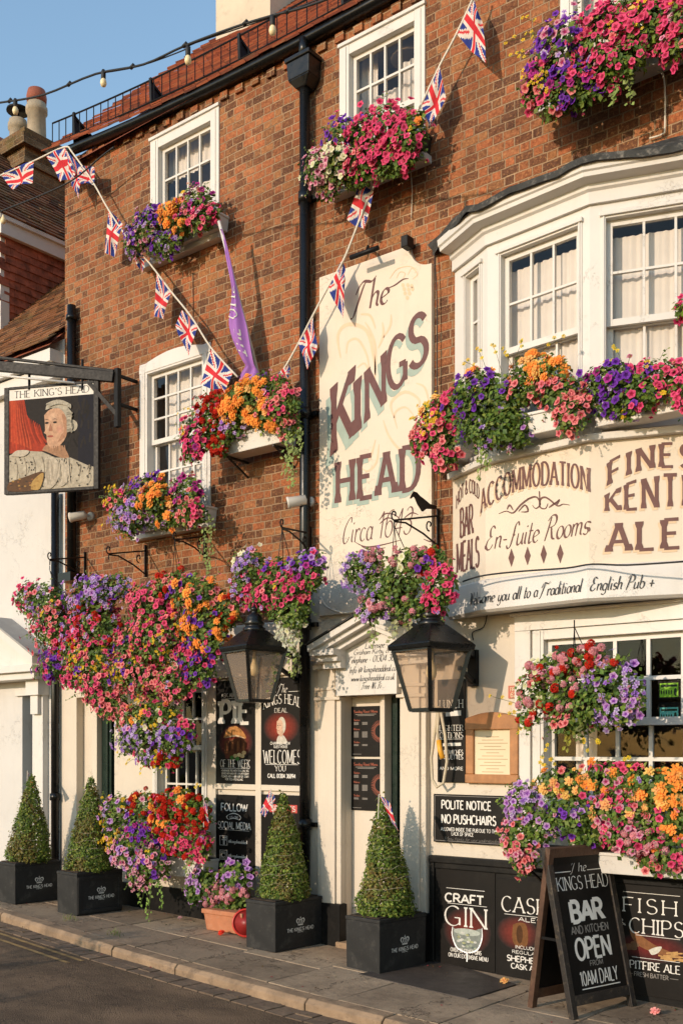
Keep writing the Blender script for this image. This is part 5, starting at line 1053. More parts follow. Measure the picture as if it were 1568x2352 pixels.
# ------------------------------------------------------------------ two big lanterns
def lantern(name, label, px, py, Y, s, rot, wall_px, lit):
    c = P(px, py, Y); o = thing(name, label, 'lantern', c, 'wall lanterns either side of the door')   # c: middle of the glass at its top rim
    C, S_ = math.cos(rot), math.sin(rot)
    def T(x, y, z): return c+Vector((x*C-y*S_, x*S_+y*C, z))*s
    def sq(r, z): return [T(-r, -r, z), T(r, -r, z), T(r, r, z), T(-r, r, z)]
    b = MB(); R0, R1, zb = .245, .135, -.54
    for i in range(4): b.bar(sq(R0, 0)[i], sq(R1, zb)[i], .036*s, .036*s)
    for r, z, w in ((R0, 0, .03), (R1, zb, .03)):
        q = sq(r, z)
        for i in range(4): b.bar(q[i], q[(i+1) % 4], w*s, w*s)
    b.hexa(sq(R1-.01, zb-.02)+sq(R1-.01, zb+.01)); b.build('cage', M['black_paint'], o)
    b = MB(); b.hexa(sq(.275, .0)+sq(.285, .045)); b.hexa(sq(.285, .045)+sq(.10, .235)); b.build('canopy', M['black_paint'], o, bevel=.006)
    b = MB(); b.smooth = True; b.lathe([(r_, (.21*s+(z_-.21*s)*.95)) for r_, z_ in [(.12*s, .21*s), (.125*s, .26*s), (.10*s, .275*s), (.10*s, .295*s), (.12*s, .31*s), (.085*s, .35*s), (.09*s, .38*s), (.06*s, .42*s), (.03*s, .435*s), (.03*s, .46*s), (.045*s, .48*s), (.03*s, .505*s), (.01*s, .52*s), (.008*s, .62*s), (.002*s, .64*s)]], c, 18); b.build('finial', M['black_paint'], o)
    q0, q1 = sq(R0-.012, -.005), sq(R1-.008, zb)
    for i in range(4): b = MB(); b.quad(q1[i], q1[(i+1) % 4], q0[(i+1) % 4], q0[i]); b.build('pane', M['lamp_glass'], o)
    b = MB(); b.smooth = True; b.lathe([(.012*s, -.27*s), (.036*s, -.255*s), (.05*s, -.21*s), (.042*s, -.15*s), (.022*s, -.10*s), (.02*s, .0)], c, 12); b.build('lamp_bulb', M['bulb'], o)
    b = MB(); w = P(wall_px, py, FY); y1 = GY
    b.box(w.x-.04, w.x+.04, y1-.05, y1, c.z-.30*s, c.z+.04); b.bar((w.x, y1-.03, c.z+.0), T(.24, .20, .0), .04, .05); b.bar((w.x, y1-.03, c.z-.26*s), T(R0*.75, R0*.7, -.16), .03, .03); b.build('wall_arm', M['black_iron'], o)
    return o
lantern('wall_lantern', 'black glazed lantern on the wall right of the pub door', 990, 1494, 7.02, .87, math.radians(-14), 1092, 1)
lantern('wall_lantern', 'black glazed lantern in front of the pie and welcome posters', 584, 1497, 6.86, .80, math.radians(-14), 688, 1)
o = thing('garden_hose', 'pale hose looped below the right lantern with a yellow and grey end', 'hose', P(1010, 1700, 7.4)); b = MB(); b.smooth = True
b.tube([P(x, y, 7.46) for x, y in ((1006, 1622), (998, 1680), (990, 1740), (992, 1790), (1003, 1808), (1018, 1798), (1026, 1750), (1022, 1690), (1010, 1625))], .013, 8); b.tube([P(x, y, 7.45) for x, y in ((1008, 1622), (1004, 1680), (1008, 1705))], .013, 8); b.build('hose_loop', M['hose'], o)
b = MB(); b.smooth = True; b.tube([P(1007, 1700, 7.44), P(1010, 1722, 7.44), P(1016, 1742, 7.44)], .022, 8); b.build('nozzle', M['yellow'], o)

# ------------------------------------------------------------------ easel board
eb = thing('easel_board', 'black A-frame pavement board with white bar and kitchen lettering', 'pavement board', (-3.35, 6.7, 0))
A0, A1 = PZ(1317, 2343), PZ(1462, 2310); ev_ = (A1-A0); ew = ev_.length; eu = ev_.normalized(); en = Vector((eu.y, -eu.x, 0))
B0 = PZ(1188, 2316); off = (A0-B0).dot(en); EH = 1.165
if off < 0: en = -en; off = -off
def ef(u, v, h=0, side=1):                              # u across, v up the leaf, h out of it
    t = (1-v)*off*(.6 if side > 0 else .4); n = (en*EH+Vector((0, 0, off/2))).normalized() if side > 0 else (-en*EH+Vector((0, 0, off/2))).normalized()
    m0 = A0-en*(off*.6); return m0+eu*(ew*u)+en*(t*side)+Vector((0, 0, EH*v))+n*h
for side in (1, -1):
    b = MB(); g = lambda u, v, d: ef(u, v, d, side)
    mbox(b, g, 0, .075, 0, 1, -.045, 0); mbox(b, g, .925, 1, 0, 1, -.045, 0); mbox(b, g, .075, .925, .94, 1.0, -.044, -.002); mbox(b, g, .075, .925, .07, .13, -.044, -.002)
    leaf = b.build('leaf_frame', M['old_wood'] if side > 0 else M['brown_wood'], eb, bevel=.004)
    b = MB(); mbox(b, g, .075, .925, .13, .94, -.034, -.014); b.build('panel', M['black_board'], leaf)
b = MB(); b.bar(ef(.03, .45, -.02, 1), ef(.03, .45, -.02, -1), .01, .02); b.build('stay', M['black_iron'], eb)
fe = lambda u, v, h=0: ef(u, v, h-.014); ea = ew/math.hypot(EH, off/2)
b = MB(); ptext(b, fe, ea, 'The', .36, .58, .84, .905, **{**SCRIPT, 'thick': .14}); ptext(b, fe, ea, 'KINGS HEAD', .10, .90, .735, .815, thick=.1, thin=.045, serif=.03, gap=.12); ptext(b, fe, ea, 'BAR', .24, .74, .545, .665, thick=.28, thin=.2); ptext(b, fe, ea, 'OPEN', .22, .76, .325, .445, thick=.2, thin=.16); ptext(b, fe, ea, '10AM DAILY', .22, .80, .175, .255, thick=.15, thin=.12); hline(b, fe, .1, .34, .845, .0025); hline(b, fe, .60, .86, .845, .0025); hline(b, fe, .22, .82, .155, .003); b.build('lettering', M['chalk'], eb)
b = MB(); ptext(b, fe, ea, 'AND KITCHEN', .20, .78, .475, .52, **SANS); ptext(b, fe, ea, 'FROM', .40, .6, .28, .31, **SANS); b.build('small_lettering', M['grey_ink'], eb)
# ------------------------------------------------------------------ flowers: trumpets, rosettes and clusters of real petals on leafy mounds
PET = {'p': (.80, .085, .22), 's': (.82, .25, .26), 'r': (.62, .03, .015), 'o': (.82, .25, .05), 'y': (.82, .56, .03), 'v': (.19, .04, .44), 'l': (.60, .45, .74), 'L': (.55, .32, .62), 'w': (.74, .68, .52), 'P': (.74, .38, .46), 'm': (.46, .035, .28), 'k': (.66, .22, .27), 'c': (.82, .40, .14)}
EYE = {'p': (.30, .008, .04), 's': (.36, .02, .035), 'l': (.22, .07, .40), 'L': (.18, .03, .28), 'v': (.05, .006, .13), 'P': (.34, .02, .11), 'm': (.1, .004, .06), 'k': (.62, .45, .42), 'w': (.6, .6, .3)}
NAMES = {'p': 'pink_petunia_blossoms', 's': 'salmon_petunia_blossoms', 'r': 'red_geranium_blossoms', 'o': 'orange_begonia_blossoms', 'y': 'yellow_bidens_blossoms', 'v': 'violet_petunia_blossoms', 'l': 'lilac_petunia_blossoms', 'L': 'veined_petunia_blossoms', 'w': 'cream_petunia_blossoms', 'P': 'pale_pink_blossoms', 'm': 'magenta_blossoms', 'k': 'striped_geranium_blossoms', 'c': 'apricot_begonia_blossoms'}
def frame_of(n, r):
    n = n.normalized(); a = n.cross(Vector((r.uniform(-1, 1), r.uniform(-1, 1), r.uniform(-1, 1))))
    if a.length < 1e-3: a = n.cross(Vector((1, 0, .3)))
    a.normalize(); return a, n.cross(a), n
def jit(c, r, k=.16):
    f = 1+r.uniform(-k, k); return (c[0]*f, c[1]*(f+r.uniform(-.08, .12)), c[2]*(f+r.uniform(-.08, .08)))
def trumpet(b, p, n, R, col, eye, r, small=False):
    a, e, n = frame_of(n, r); N_ = 10; V = [p-n*R*.35]; c = jit(col, r); rim = []
    for k in range(N_): t = 2*math.pi*k/N_; q = R*.34; V.append(p+(a*math.cos(t)+e*math.sin(t))*q-n*R*.02)
    for k in range(N_):
        t = 2*math.pi*k/N_; q = R*(1.0 if k % 2 == 0 else .80)*r.uniform(.93, 1.06); V.append(p+(a*math.cos(t)+e*math.sin(t))*q+n*R*(.12+r.uniform(-.14, .12)*1.1 - (.10 if k % 2 else 0)))
    b0 = len(b.v); b.v += [tuple(v) for v in V]; dk = eye; md = tuple(.62*c[i]+.38*eye[i] for i in range(3)); lt = tuple(min(1, x*1.06) for x in c)
    for k in range(N_):
        k2 = (k+1) % N_
        b.f.append([b0, b0+1+k, b0+1+k2]); b.c.append([dk, dk, dk]); b.m.append(0); b.sm.append(True)
        ca, cb_ = (md, dk) if k % 2 == 0 else (dk, md)
        b.f.append([b0+1+k, b0+1+N_+k, b0+1+N_+k2, b0+1+k2]); b.c.append([ca, lt, lt, cb_]); b.m.append(0); b.sm.append(True)
def rosette(b, p, n, R, col, r):
    a, e, n = frame_of(n, r); c = jit(col, r, .2)
    for ring, (q, h, m) in enumerate(((1.0, .0, 6), (.7, .28, 5), (.4, .5, 4))):
        cc = tuple(min(1, x*(1+.1*ring)) for x in c); c2 = (cc[0], min(1, cc[1]*1.35), cc[2]*1.2)
        for k in range(m):
            t = 2*math.pi*(k+ring*.5)/m+r.uniform(-.2, .2); w = 3.6/m*.55; d = lambda tt, rr, hh: p+(a*math.cos(tt)+e*math.sin(tt))*R*q*rr+n*R*(h+hh)
            b.col = [cc, cc, c2, c2, cc]; hh = [r.uniform(-.1, .12) for _ in range(3)]; b.add([d(t, .05, -.12), d(t-w*1.5, .62, .05), d(t-w*.8, 1.0, .04+hh[0]), d(t+w*.8, 1.0, .04+hh[1]), d(t+w*1.5, .62, .05)], [(0, 1, 2, 3, 4)])
    b.col = None
def floret(b, p, n, R, col, r, eye=None):
    a, e, n = frame_of(n, r); c = jit(col, r, .2); ey = eye or tuple(x*.6 for x in c)
    for k in range(5):
        t = 2*math.pi*k/5; w = .5; d = lambda tt, rr, hh: p+(a*math.cos(tt)+e*math.sin(tt))*R*rr+n*R*hh
        b.col = [ey, c, c, c]; b.add([p, d(t-w, .8, .12), d(t, 1.05, r.uniform(-.1, .15)), d(t+w, .8, .12)], [(0, 1, 2, 3)])
    b.col = None
def cluster(b, p, n, R, col, r, eye=None):
    for i in range(11):
        v = Vector((r.gauss(0, 1), r.gauss(0, 1), r.gauss(0, 1))).normalized()
        if v.dot(n) < -.25: v = -v
        floret(b, p+v*R*.62, v, R*.52, col, r, eye)
GREENS = [(.12, .18, .026), (.085, .15, .024), (.16, .23, .035), (.06, .11, .02), (.2, .24, .045), (.10, .16, .035)]
DARKG = [(.10, .15, .022), (.13, .19, .028), (.07, .11, .02), (.18, .23, .034), (.22, .23, .04)]
def leaf(b, p, n, L, c, r):
    a, e, n = frame_of(n, r); w = L*r.uniform(.3, .42); cu = L*r.uniform(-.05, .2)
    b.col = c; b.add([p, p+a*L*.5+e*w+n*cu, p+a*L+n*cu*.2, p+a*L*.5-e*w+n*cu, ], [(0, 1, 2, 3)]); b.col = None
TALLY = [0]
def plant(o, blobs, Y, seed, bloom=.031, dens=1.5, leaf_d=.78, greens=GREENS, depth_k=.8, trails=(), gap=.1, wires=(), leafL=(.025, .055)):
    """blobs: (x, y, rx, ry, palette) on the photograph, standing at plane Y; each is a mound with leaves through it and blossoms on its outside"""
    r = random.Random(seed); B = {}; LB = MB(); out = Vector((0, -1, .1)); toc = None
    bl = []
    for (x, y, rx, ry, pal) in blobs:
        Yk = Y+r.uniform(-.05, .05); c = P(x, y, Yk); k = depth(c)/FPX; RX = rx*k; RZ = ry*k; RY = min(RX, RZ)*depth_k
        RXw = RX*1.12                                   # seen along the facade at an angle
        bl.append((c, Vector((RXw, RY, RZ)), pal, rx*ry))
    def inside(q, skip):
        return any(i != skip and (((q-c).x/R.x)**2+((q-c).y/R.y)**2+((q-c).z/R.z)**2) < .55 for i, (c, R, _, _) in enumerate(bl))
    for i, (c, R, pal, area) in enumerate(bl):
        A = R.x*R.z; nl = int(A*21000*leaf_d); g = pal.count('g'); cols = [q for q in pal if q != 'g']
        for _ in range(nl):
            v = Vector((r.gauss(0, 1), r.gauss(0, 1), r.gauss(0, 1))).normalized(); s_ = r.uniform(.45, 1.0)**.6 if r.random() < .93 else r.uniform(1.0, 1.25); lump = .88+.30*noise.noise(v*2.6+c*3)
            q = c+Vector((v.x*R.x, v.y*R.y, v.z*R.z))*s_*lump*1.02
            leaf(LB, q, (v*.6+Vector((r.uniform(-.6, .6), r.uniform(-.9, .1), r.uniform(-.1, .9)))), r.uniform(*leafL), jit(r.choice(greens), r, .25), r)
        nb = int(A*1150*dens*len(cols)/(len(cols)+g*1.3+.001))
        for _ in range(nb):
            for _t in range(8):
                v = Vector((r.gauss(0, 1), r.gauss(0, 1)-.45, r.gauss(0, 1))).normalized()
                if v.y > .45: continue
                lump = .90+.30*noise.noise(v*2.6+c*3); q = c+Vector((v.x*R.x, v.y*R.y, v.z*R.z))*lump*(r.uniform(.92, 1.12) if r.random() < .86 else r.uniform(1.12, 1.36))
                if not inside(q, i): break
            else: continue
            w = r.random(); kk = r.choice('pslyP') if w < .05 else cols[min(len(cols)-1, int((noise.noise(q*6+Vector((seed, 0, 0)))*.9+.5+r.uniform(-.46, .46))*len(cols)) % len(cols))]
            n = Vector((v.x*.55+r.uniform(-.35, .35), v.y*.6-.55+r.uniform(-.2, .2), v.z*.45+.12+r.uniform(-.35, .35)))
            if kk in 'oc' and r.random() < .45: continue
            b = B.setdefault(kk, MB()); s = bloom*r.uniform(.8, 1.2) if r.random() < .88 else bloom*r.uniform(.35, .6)
            if kk in 'oc': rosette(b, q, n, s*1.5, PET[kk], r)
            elif kk in 'rk': cluster(b, q, n, s*1.2, PET[kk], r, EYE.get(kk))
            elif kk == 'y': [floret(b, q+Vector((r.uniform(-1, 1), r.uniform(-1, .5), r.uniform(-1, 1)))*s, n, s*.5, PET[kk], r, (.5, .25, .02)) for _ in range(3)]
            elif kk == 'l': [floret(b, q+Vector((r.uniform(-1, 1), r.uniform(-.6, .3), r.uniform(-1, 1)))*s*.8, n+Vector((r.uniform(-.3, .3), 0, r.uniform(-.3, .3))), s*.66, r.choice((PET['l'], (.34, .17, .58), (.62, .52, .7))), r, EYE['l']) for _ in range(2)]
            else: trumpet(b, q, n, s, PET[kk], EYE.get(kk, sc(PET[kk], .45)), r)
            TALLY[0] += 1
        for _ in range(3+int(A*30)):                      # stray shoots with a bud or a few leaves
            v = Vector((r.gauss(0, 1), r.gauss(0, .5)-.4, r.gauss(0, 1))).normalized(); e0 = c+Vector((v.x*R.x, v.y*R.y, v.z*R.z))*.85; e1 = c+Vector((v.x*R.x, v.y*R.y, v.z*R.z))*r.uniform(1.15, 1.5)+Vector((0, 0, r.uniform(-.05, .02)))
            LB.col = (.10, .13, .03); LB.tube([e0, (e0+e1)/2+Vector((0, 0, .015)), e1], .0018, 3); LB.col = None
            for t in (.5, .7, .85, 1): leaf(LB, e0.lerp(e1, t), Vector((r.uniform(-1, 1), -1, r.uniform(-.5, 1))), r.uniform(.015, .03), jit(r.choice(greens), r, .25), r)
            if cols and r.random() < .5: trumpet(B.setdefault('p' if 'p' in cols else 's' if 's' in cols else 'P', MB()), e1, Vector((v.x, -.6, v.z)), bloom*r.uniform(.3, .7), PET['p' if 'p' in cols else 's' if 's' in cols else 'P'], (.3, .03, .06), r)
    for (x0, y0, x1, y1, n_, cc) in trails:              # hanging stems with round leaves
        for k in range(n_):
            t = k/n_; p = P(x0+(x1-x0)*t+r.uniform(-7, 7), y0+(y1-y0)*t+r.uniform(-5, 5), Y-.03+r.uniform(-.05, .05))
            leaf(LB, p, Vector((r.uniform(-.6, .6), -1, r.uniform(-.2, .6))), r.uniform(.03, .05), jit(cc, r, .3), r)
        LB.col = sc(cc, .6); LB.tube([P(x0, y0, Y-.02), P((x0+x1)/2+3, (y0+y1)/2, Y-.03), P(x1, y1, Y-.02)], .0025, 4); LB.col = None
    for (x0, y0, x1, y1, kk) in wires:                   # thin sprays standing out of the mound, tipped with small flowers
        LB.col = (.09, .10, .03); LB.tube([P(x0, y0, Y), P((x0+x1)/2, (y0+y1)/2-6, Y-.03), P(x1, y1, Y-.04)], .0018, 4); LB.col = None; b = B.setdefault(kk, MB())
        for t in (1, .8, .62): p = P(x0+(x1-x0)*t+r.uniform(-6, 6), y0+(y1-y0)*t-5*(t < 1)+r.uniform(-6, 6), Y-.04); floret(b, p, Vector((r.uniform(-.5, .5), -1, .3)), .017, PET[kk], r, (.5, .3, .02)); leaf(LB, p, Vector((0, -1, .3)), .02, GREENS[2], r)
    LB.build('foliage', M['leaf'], o)
    for kk, b in B.items():
        if b.f: b.build(NAMES[kk], M['petal'], o)
LG = (.22, .28, .08)
def trough(o, x0, x1, y0, y1, Y, d=.2, m='white', bracket=True):      # a wooden window box: ends at x0..x1, top and bottom rows y0, y1 at its left end
    X0, X1 = FX(x0, Y), FX(x1, Y); zt, zb = FZ(x0, y0, Y), FZ(x0, y1, Y); b = MB()
    b.hexa([(X0+.02, Y, zb), (X1-.02, Y, zb), (X1-.02, Y+d, zb), (X0+.02, Y+d, zb), (X0, Y-.02, zt), (X1, Y-.02, zt), (X1, Y+d, zt), (X0, Y+d, zt)])
    b.box(X0-.008, X1+.008, Y-.03, Y+d, zt-.02, zt+.004); b.build('box', M[m], o, bevel=.006)
    b = MB(); b.box(X0+.02, X1-.02, Y, Y+d-.01, zt+.004, zt+.012); b.build('compost', M['soil'], o)
    if bracket:
        for x in (X0+.12, X1-.12): b = MB(); b.bar((x, Y-.005, zb-.015), (x, FY, zb-.015), .02, .02); b.bar((x, Y+.02, zb-.015), (x, FY, zb-.16), .016, .016); b.build('bracket', M['old_wood'], o)
def wbox(label, cx, cy, Y, group='flower boxes under the windows', name='window_box'): return thing(name, label, 'window box', P(cx, cy, Y), group)
# top floor
o = wbox('window box of violet, orange and pink flowers on the far top floor sill', 400, 520, 7.35); trough(o, 340, 505, 560, 592, 7.46, d=.13, bracket=False)
plant(o, [(335, 530, 48, 42, 'vvlP'), (308, 560, 26, 30, 'lP'), (400, 497, 40, 38, 'ooo'), (415, 520, 35, 28, 'oog'), (452, 468, 42, 40, 'mmsg'), (385, 560, 48, 30, 'vgl'), (462, 505, 36, 30, 'ps'), (492, 490, 18, 24, 'p'), (350, 495, 25, 25, 'lv')], 7.32, 11, wires=((430, 440, 440, 420, 'P'),))
o = wbox('window box with a broad mass of hot pink petunias on the sill beside the drainpipe', 850, 350, 7.3); trough(o, 770, 972, 388, 423, 7.46, d=.13, m='old_wood', bracket=False)  # dark wood here puts the shade under the flowers into the box's colour
plant(o, [(865, 300, 82, 52, 'ppp'), (785, 315, 46, 45, 'vvp'), (930, 325, 52, 52, 'ppp'), (733, 388, 42, 46, 'PPw'), (775, 375, 40, 46, 'wwP'), (845, 365, 72, 36, 'ppps'), (955, 275, 24, 24, 'opg'), (758, 438, 30, 24, 'Pg'), (900, 362, 40, 24, 'pp'), (830, 405, 60, 24, 'gp'), (905, 385, 60, 22, 'gp')], 7.28, 12)
o = wbox('large window box of pink, violet and yellow flowers in the top right corner', 1400, 110, 7.25); trough(o, 1300, 1600, 158, 204, 7.44, d=.14, bracket=False)
plant(o, [(1290, 110, 68, 66, 'vvPl'), (1380, 90, 80, 70, 'ppps'), (1480, 70, 80, 56, 'ppp'), (1440, 22, 95, 30, 'cpp'), (1250, 180, 46, 58, 'smy'), (1310, 190, 56, 56, 'vmp'), (1385, 150, 56, 44, 'ppg'), (1268, 238, 38, 34, 'gps'), (1550, 100, 44, 44, 'pp'), (1440, 140, 45, 40, 'gpg'), (1500, 10, 60, 22, 'yp'), (1570, 40, 40, 50, 'ppP'), (1225, 215, 26, 40, 'ps'), (1335, 222, 56, 26, 'gvg'), (1405, 185, 50, 26, 'ggp')], 7.22, 13, trails=((1415, 190, 1405, 245, 16, LG), (1440, 180, 1446, 240, 14, LG)), wires=((1260, 90, 1160, 95, 'y'), (1255, 110, 1210, 75, 'y'), (1255, 130, 1175, 130, 'y'), (1260, 150, 1190, 120, 'y'), (1270, 80, 1200, 40, 'y')))
# first floor
o = wbox('window box of red, orange and pink flowers with ivy at the purple flag', 560, 960, 7.25); trough(o, 500, 650, 1010, 1050, 7.3)
plant(o, [(452, 1000, 40, 54, 'pppm'), (492, 955, 42, 50, 'rrr'), (560, 925, 58, 48, 'ooc'), (592, 895, 48, 34, 'oogv'), (652, 930, 42, 46, 'ssgp'), (522, 985, 48, 32, 'lLg'), (660, 982, 32, 30, 'ssg'), (640, 885, 28, 24, 'pg'), (612, 955, 40, 36, 'ooc'), (505, 1020, 24, 28, 'r'), (440, 1040, 26, 24, 'p')], 7.2, 21, trails=((672, 1000, 668, 1125, 60, LG), (660, 1000, 655, 1090, 30, LG), (690, 990, 684, 1050, 24, LG)), wires=((470, 930, 405, 945, 'y'), (480, 940, 425, 960, 'y')))
o = wbox('window box of violet, orange and pink flowers on the sill under the arched window', 370, 1160, 7.3); trough(o, 318, 478, 1194, 1224, 7.46, d=.13, bracket=False)
plant(o, [(332, 1140, 54, 46, 'vlPg'), (300, 1190, 52, 44, 'llL'), (362, 1148, 44, 44, 'ooc'), (425, 1130, 48, 42, 'mmgs'), (268, 1150, 30, 34, 'ysp'), (440, 1180, 40, 36, 'ssgp'), (385, 1192, 42, 26, 'oLg'), (350, 1105, 36, 22, 'vlg')], 7.26, 22, trails=((485, 1190, 478, 1330, 60, LG), (470, 1210, 466, 1290, 24, LG)), wires=((290, 1160, 232, 1150, 'y'), (290, 1180, 240, 1200, 'y'), (300, 1140, 245, 1120, 'y')))
o = wbox('flower box at the left end of the bow window with salmon and yellow petunias', 1000, 1000, 7.3); trough(o, 985, 1060, 1040, 1068, 7.36, d=.16, bracket=False)
plant(o, [(1000, 955, 42, 44, 'cyp'), (1000, 1005, 52, 48, 'sspp'), (1022, 1048, 34, 36, 'sp'), (1040, 935, 34, 40, 'ppv'), (965, 1010, 24, 40, 's')], 7.28, 23, wires=((985, 950, 940, 965, 'y'),))
o = wbox('bow window flower box with a big green mound and orange begonias', 1160, 930, 7.15); trough(o, 1210, 1292, 952, 1000, 7.12, d=.16, bracket=False)
plant(o, [(1090, 888, 56, 40, 'vvog'), (1140, 925, 78, 58, 'gggggv'), (1132, 985, 84, 52, 'ggggggl'), (1215, 850, 50, 34, 'ooc'), (1262, 852, 44, 32, 'oc'), (1282, 905, 52, 46, 'sssg'), (1310, 950, 38, 46, 'sss'), (1180, 1005, 40, 30, 'gggL'), (1200, 900, 46, 40, 'ggs'), (1080, 950, 40, 60, 'ggggv')], 7.1, 24, trails=((1105, 1020, 1100, 1105, 22, LG), (1112, 1020, 1118, 1080, 16, LG)), wires=((1110, 860, 1065, 830, 'y'), (1120, 860, 1095, 800, 'y'), (1150, 850, 1130, 790, 'y'), (1180, 840, 1200, 780, 'y'), (1180, 850, 1150, 800, 'y'), (1220, 830, 1290, 775, 'y')))
o = wbox('long bow window flower box with violet and pink petunias at the right edge', 1480, 890, 7.2); trough(o, 1362, 1600, 930, 982, 7.18, d=.16, bracket=False)
plant(o, [(1400, 870, 58, 42, 'vvvm'), (1485, 866, 64, 42, 'ppgv'), (1410, 925, 58, 36, 'vvpg'), (1478, 905, 56, 42, 'ppgv'), (1550, 872, 38, 44, 'pps'), (1350, 905, 28, 40, 'sgv'), (1580, 900, 40, 50, 'pp'), (1440, 945, 36, 22, 'vv')], 7.14, 25, wires=((1430, 840, 1410, 800, 'y'), (1440, 840, 1450, 815, 'm')))
o = wbox('cluster of pink petunias high on the bow window at the right edge', 1572, 710, 7.35, name='flower_pot'); b = MB(); b.smooth = True; b.lathe([(.05, -.1), (.08, .02), (.09, .03)], P(1590, 725, 7.42), 12); b.build('pot', M['terracotta'], o); plant(o, [(1572, 708, 24, 28, 'ps')], 7.36, 26)
# ground floor
o = wbox('deep flower box of orange begonias and pink petunias below the right window', 1400, 1880, 7.3, 'flower boxes at ground level'); trough(o, 1180, 1620, 1945, 1990, 7.32, d=.22)
plant(o, [(1200, 1845, 46, 52, 'LLl'), (1190, 1925, 38, 60, 'ssP'), (1290, 1800, 72, 36, 'occs'), (1400, 1790, 62, 40, 'Ppop'), (1505, 1805, 78, 42, 'ooc'), (1310, 1870, 74, 52, 'gggvL'), (1420, 1860, 68, 52, 'pPsc'), (1525, 1885, 58, 56, 'ogspg'), (1450, 1920, 68, 42, 'kpP'), (1545, 1955, 48, 56, 'psk'), (1350, 1915, 50, 34, 'vLgg'), (1240, 1900, 40, 40, 'gLg'), (1580, 1850, 40, 60, 'oog'), (1395, 1900, 40, 36, 'psg'), (1205, 1970, 30, 40, 'sP'), (1500, 1975, 40, 30, 'sp')], 7.2, 31, bloom=.029, wires=((1290, 1780, 1235, 1750, 'y'), (1300, 1780, 1260, 1745, 'y'), (1430, 1770, 1440, 1740, 'y'), (1480, 1780, 1475, 1755, 'p')))
o = wbox('tumbling flower box of red geraniums and pink petunias below the left window', 370, 1900, 7.2, 'flower boxes at ground level'); trough(o, 290, 470, 1960, 2000, 7.3, d=.2)
plant(o, [(400, 1848, 68, 36, 'rrop'), (452, 1868, 36, 46, 'rrg'), (272, 1868, 46, 46, 'Lygg'), (332, 1905, 58, 50, 'vvmg'), (420, 1930, 66, 42, 'pppr'), (300, 1955, 56, 46, 'PPL'), (352, 1985, 48, 42, 'PPv'), (458, 1935, 28, 48, 'pp'), (240, 1890, 26, 50, 'yvP'), (380, 1890, 50, 34, 'gopr'), (265, 1920, 34, 40, 'yPL'), (330, 1850, 40, 34, 'rog'), (322, 2010, 34, 30, 'PP')], 7.12, 32, trails=((345, 2030, 340, 2110, 26, (.2, .3, .06)), (365, 2020, 372, 2090, 22, (.2, .3, .06)), (330, 2040, 322, 2080, 10, (.2, .3, .06)), (440, 1960, 430, 2010, 24, LG)), wires=((440, 1840, 460, 1800, 'y'), (440, 1840, 430, 1815, 'y'), (290, 1850, 250, 1860, 'y')))
o = thing('terracotta_trough', 'terracotta trough of white veined purple petunias on the pavement', 'plant pot', PZ(510, 2130)); pb = PZ(515, 2132); b = MB(); pl = PZ(470, 2129); Y0 = pl.y-.1; g = pl.z-.005; X0, X1 = FX(466, Y0), FX(556, Y0)
b.hexa([(X0+.03, Y0+.02, g), (X1-.03, Y0+.02, g), (X1-.03, Y0+.25, g), (X0+.03, Y0+.25, g), (X0, Y0, g+.2), (X1, Y0, g+.2), (X1, Y0+.27, g+.2), (X0, Y0+.27, g+.2)]); b.box(X0-.01, X1+.01, Y0-.012, Y0+.28, g+.16, g+.205); b.build('trough', M['terracotta'], o, bevel=.008)
plant(o, [(468, 2025, 42, 36, 'LLg'), (540, 2010, 46, 32, 'LLg'), (535, 2048, 46, 26, 'kkg'), (450, 2045, 28, 34, 'Lg'), (500, 2052, 40, 24, 'gkL'), (520, 2075, 44, 22, 'gkgL')], 7.3, 33, bloom=.036, leafL=(.04, .07))
# hanging baskets
def basket(label, x, y, Y, hookx, hooky, blobs, seed, r=.16, name='hanging_basket', **k):
    c = P(x, y, Y)+Vector((0, .06, .04)); r *= .8; o = thing(name, label, 'hanging basket', c, 'hanging baskets along the front'); b = MB(); b.smooth = True
    b.lathe([(.03, -.2), (r*.6, -.17), (r*.9, -.08), (r, .03), (r*.97, .035), (r*.8, .0)], c, 14); b.build('basket', M['soil'], o)
    h = P(hookx, hooky, Y); b = MB()
    for t in (0.3, 2.4, 4.5): b.tube([h, c+Vector((r*math.cos(t), r*math.sin(t), .04))], .0035, 4)
    b.tube([h, h+Vector((0, 0, .05))], .005, 4); b.build('chain', M['black_iron'], o); plant(o, blobs, Y, seed, depth_k=.9, **k); return o
basket('leftmost hanging basket of pink and lilac flowers over the white house corner', 165, 1450, 6.95, 115, 1310, [(68, 1375, 38, 42, 'ppg'), (112, 1388, 56, 52, 'lggs'), (215, 1370, 72, 48, 'llLv'), (130, 1440, 72, 56, 'gpsgs'), (225, 1440, 68, 56, 'pplr'), (132, 1530, 50, 42, 'vvpm'), (215, 1515, 66, 54, 'psyyvg'), (232, 1580, 62, 46, 'sspp'), (180, 1490, 50, 44, 'gplr'), (255, 1620, 44, 34, 'ss'), (265, 1350, 40, 34, 'llg'), (170, 1555, 36, 30, 'pp')], 41, trails=((140, 1480, 160, 1570, 40, (.35, .36, .24)), (160, 1480, 185, 1540, 30, (.35, .36, .24))))
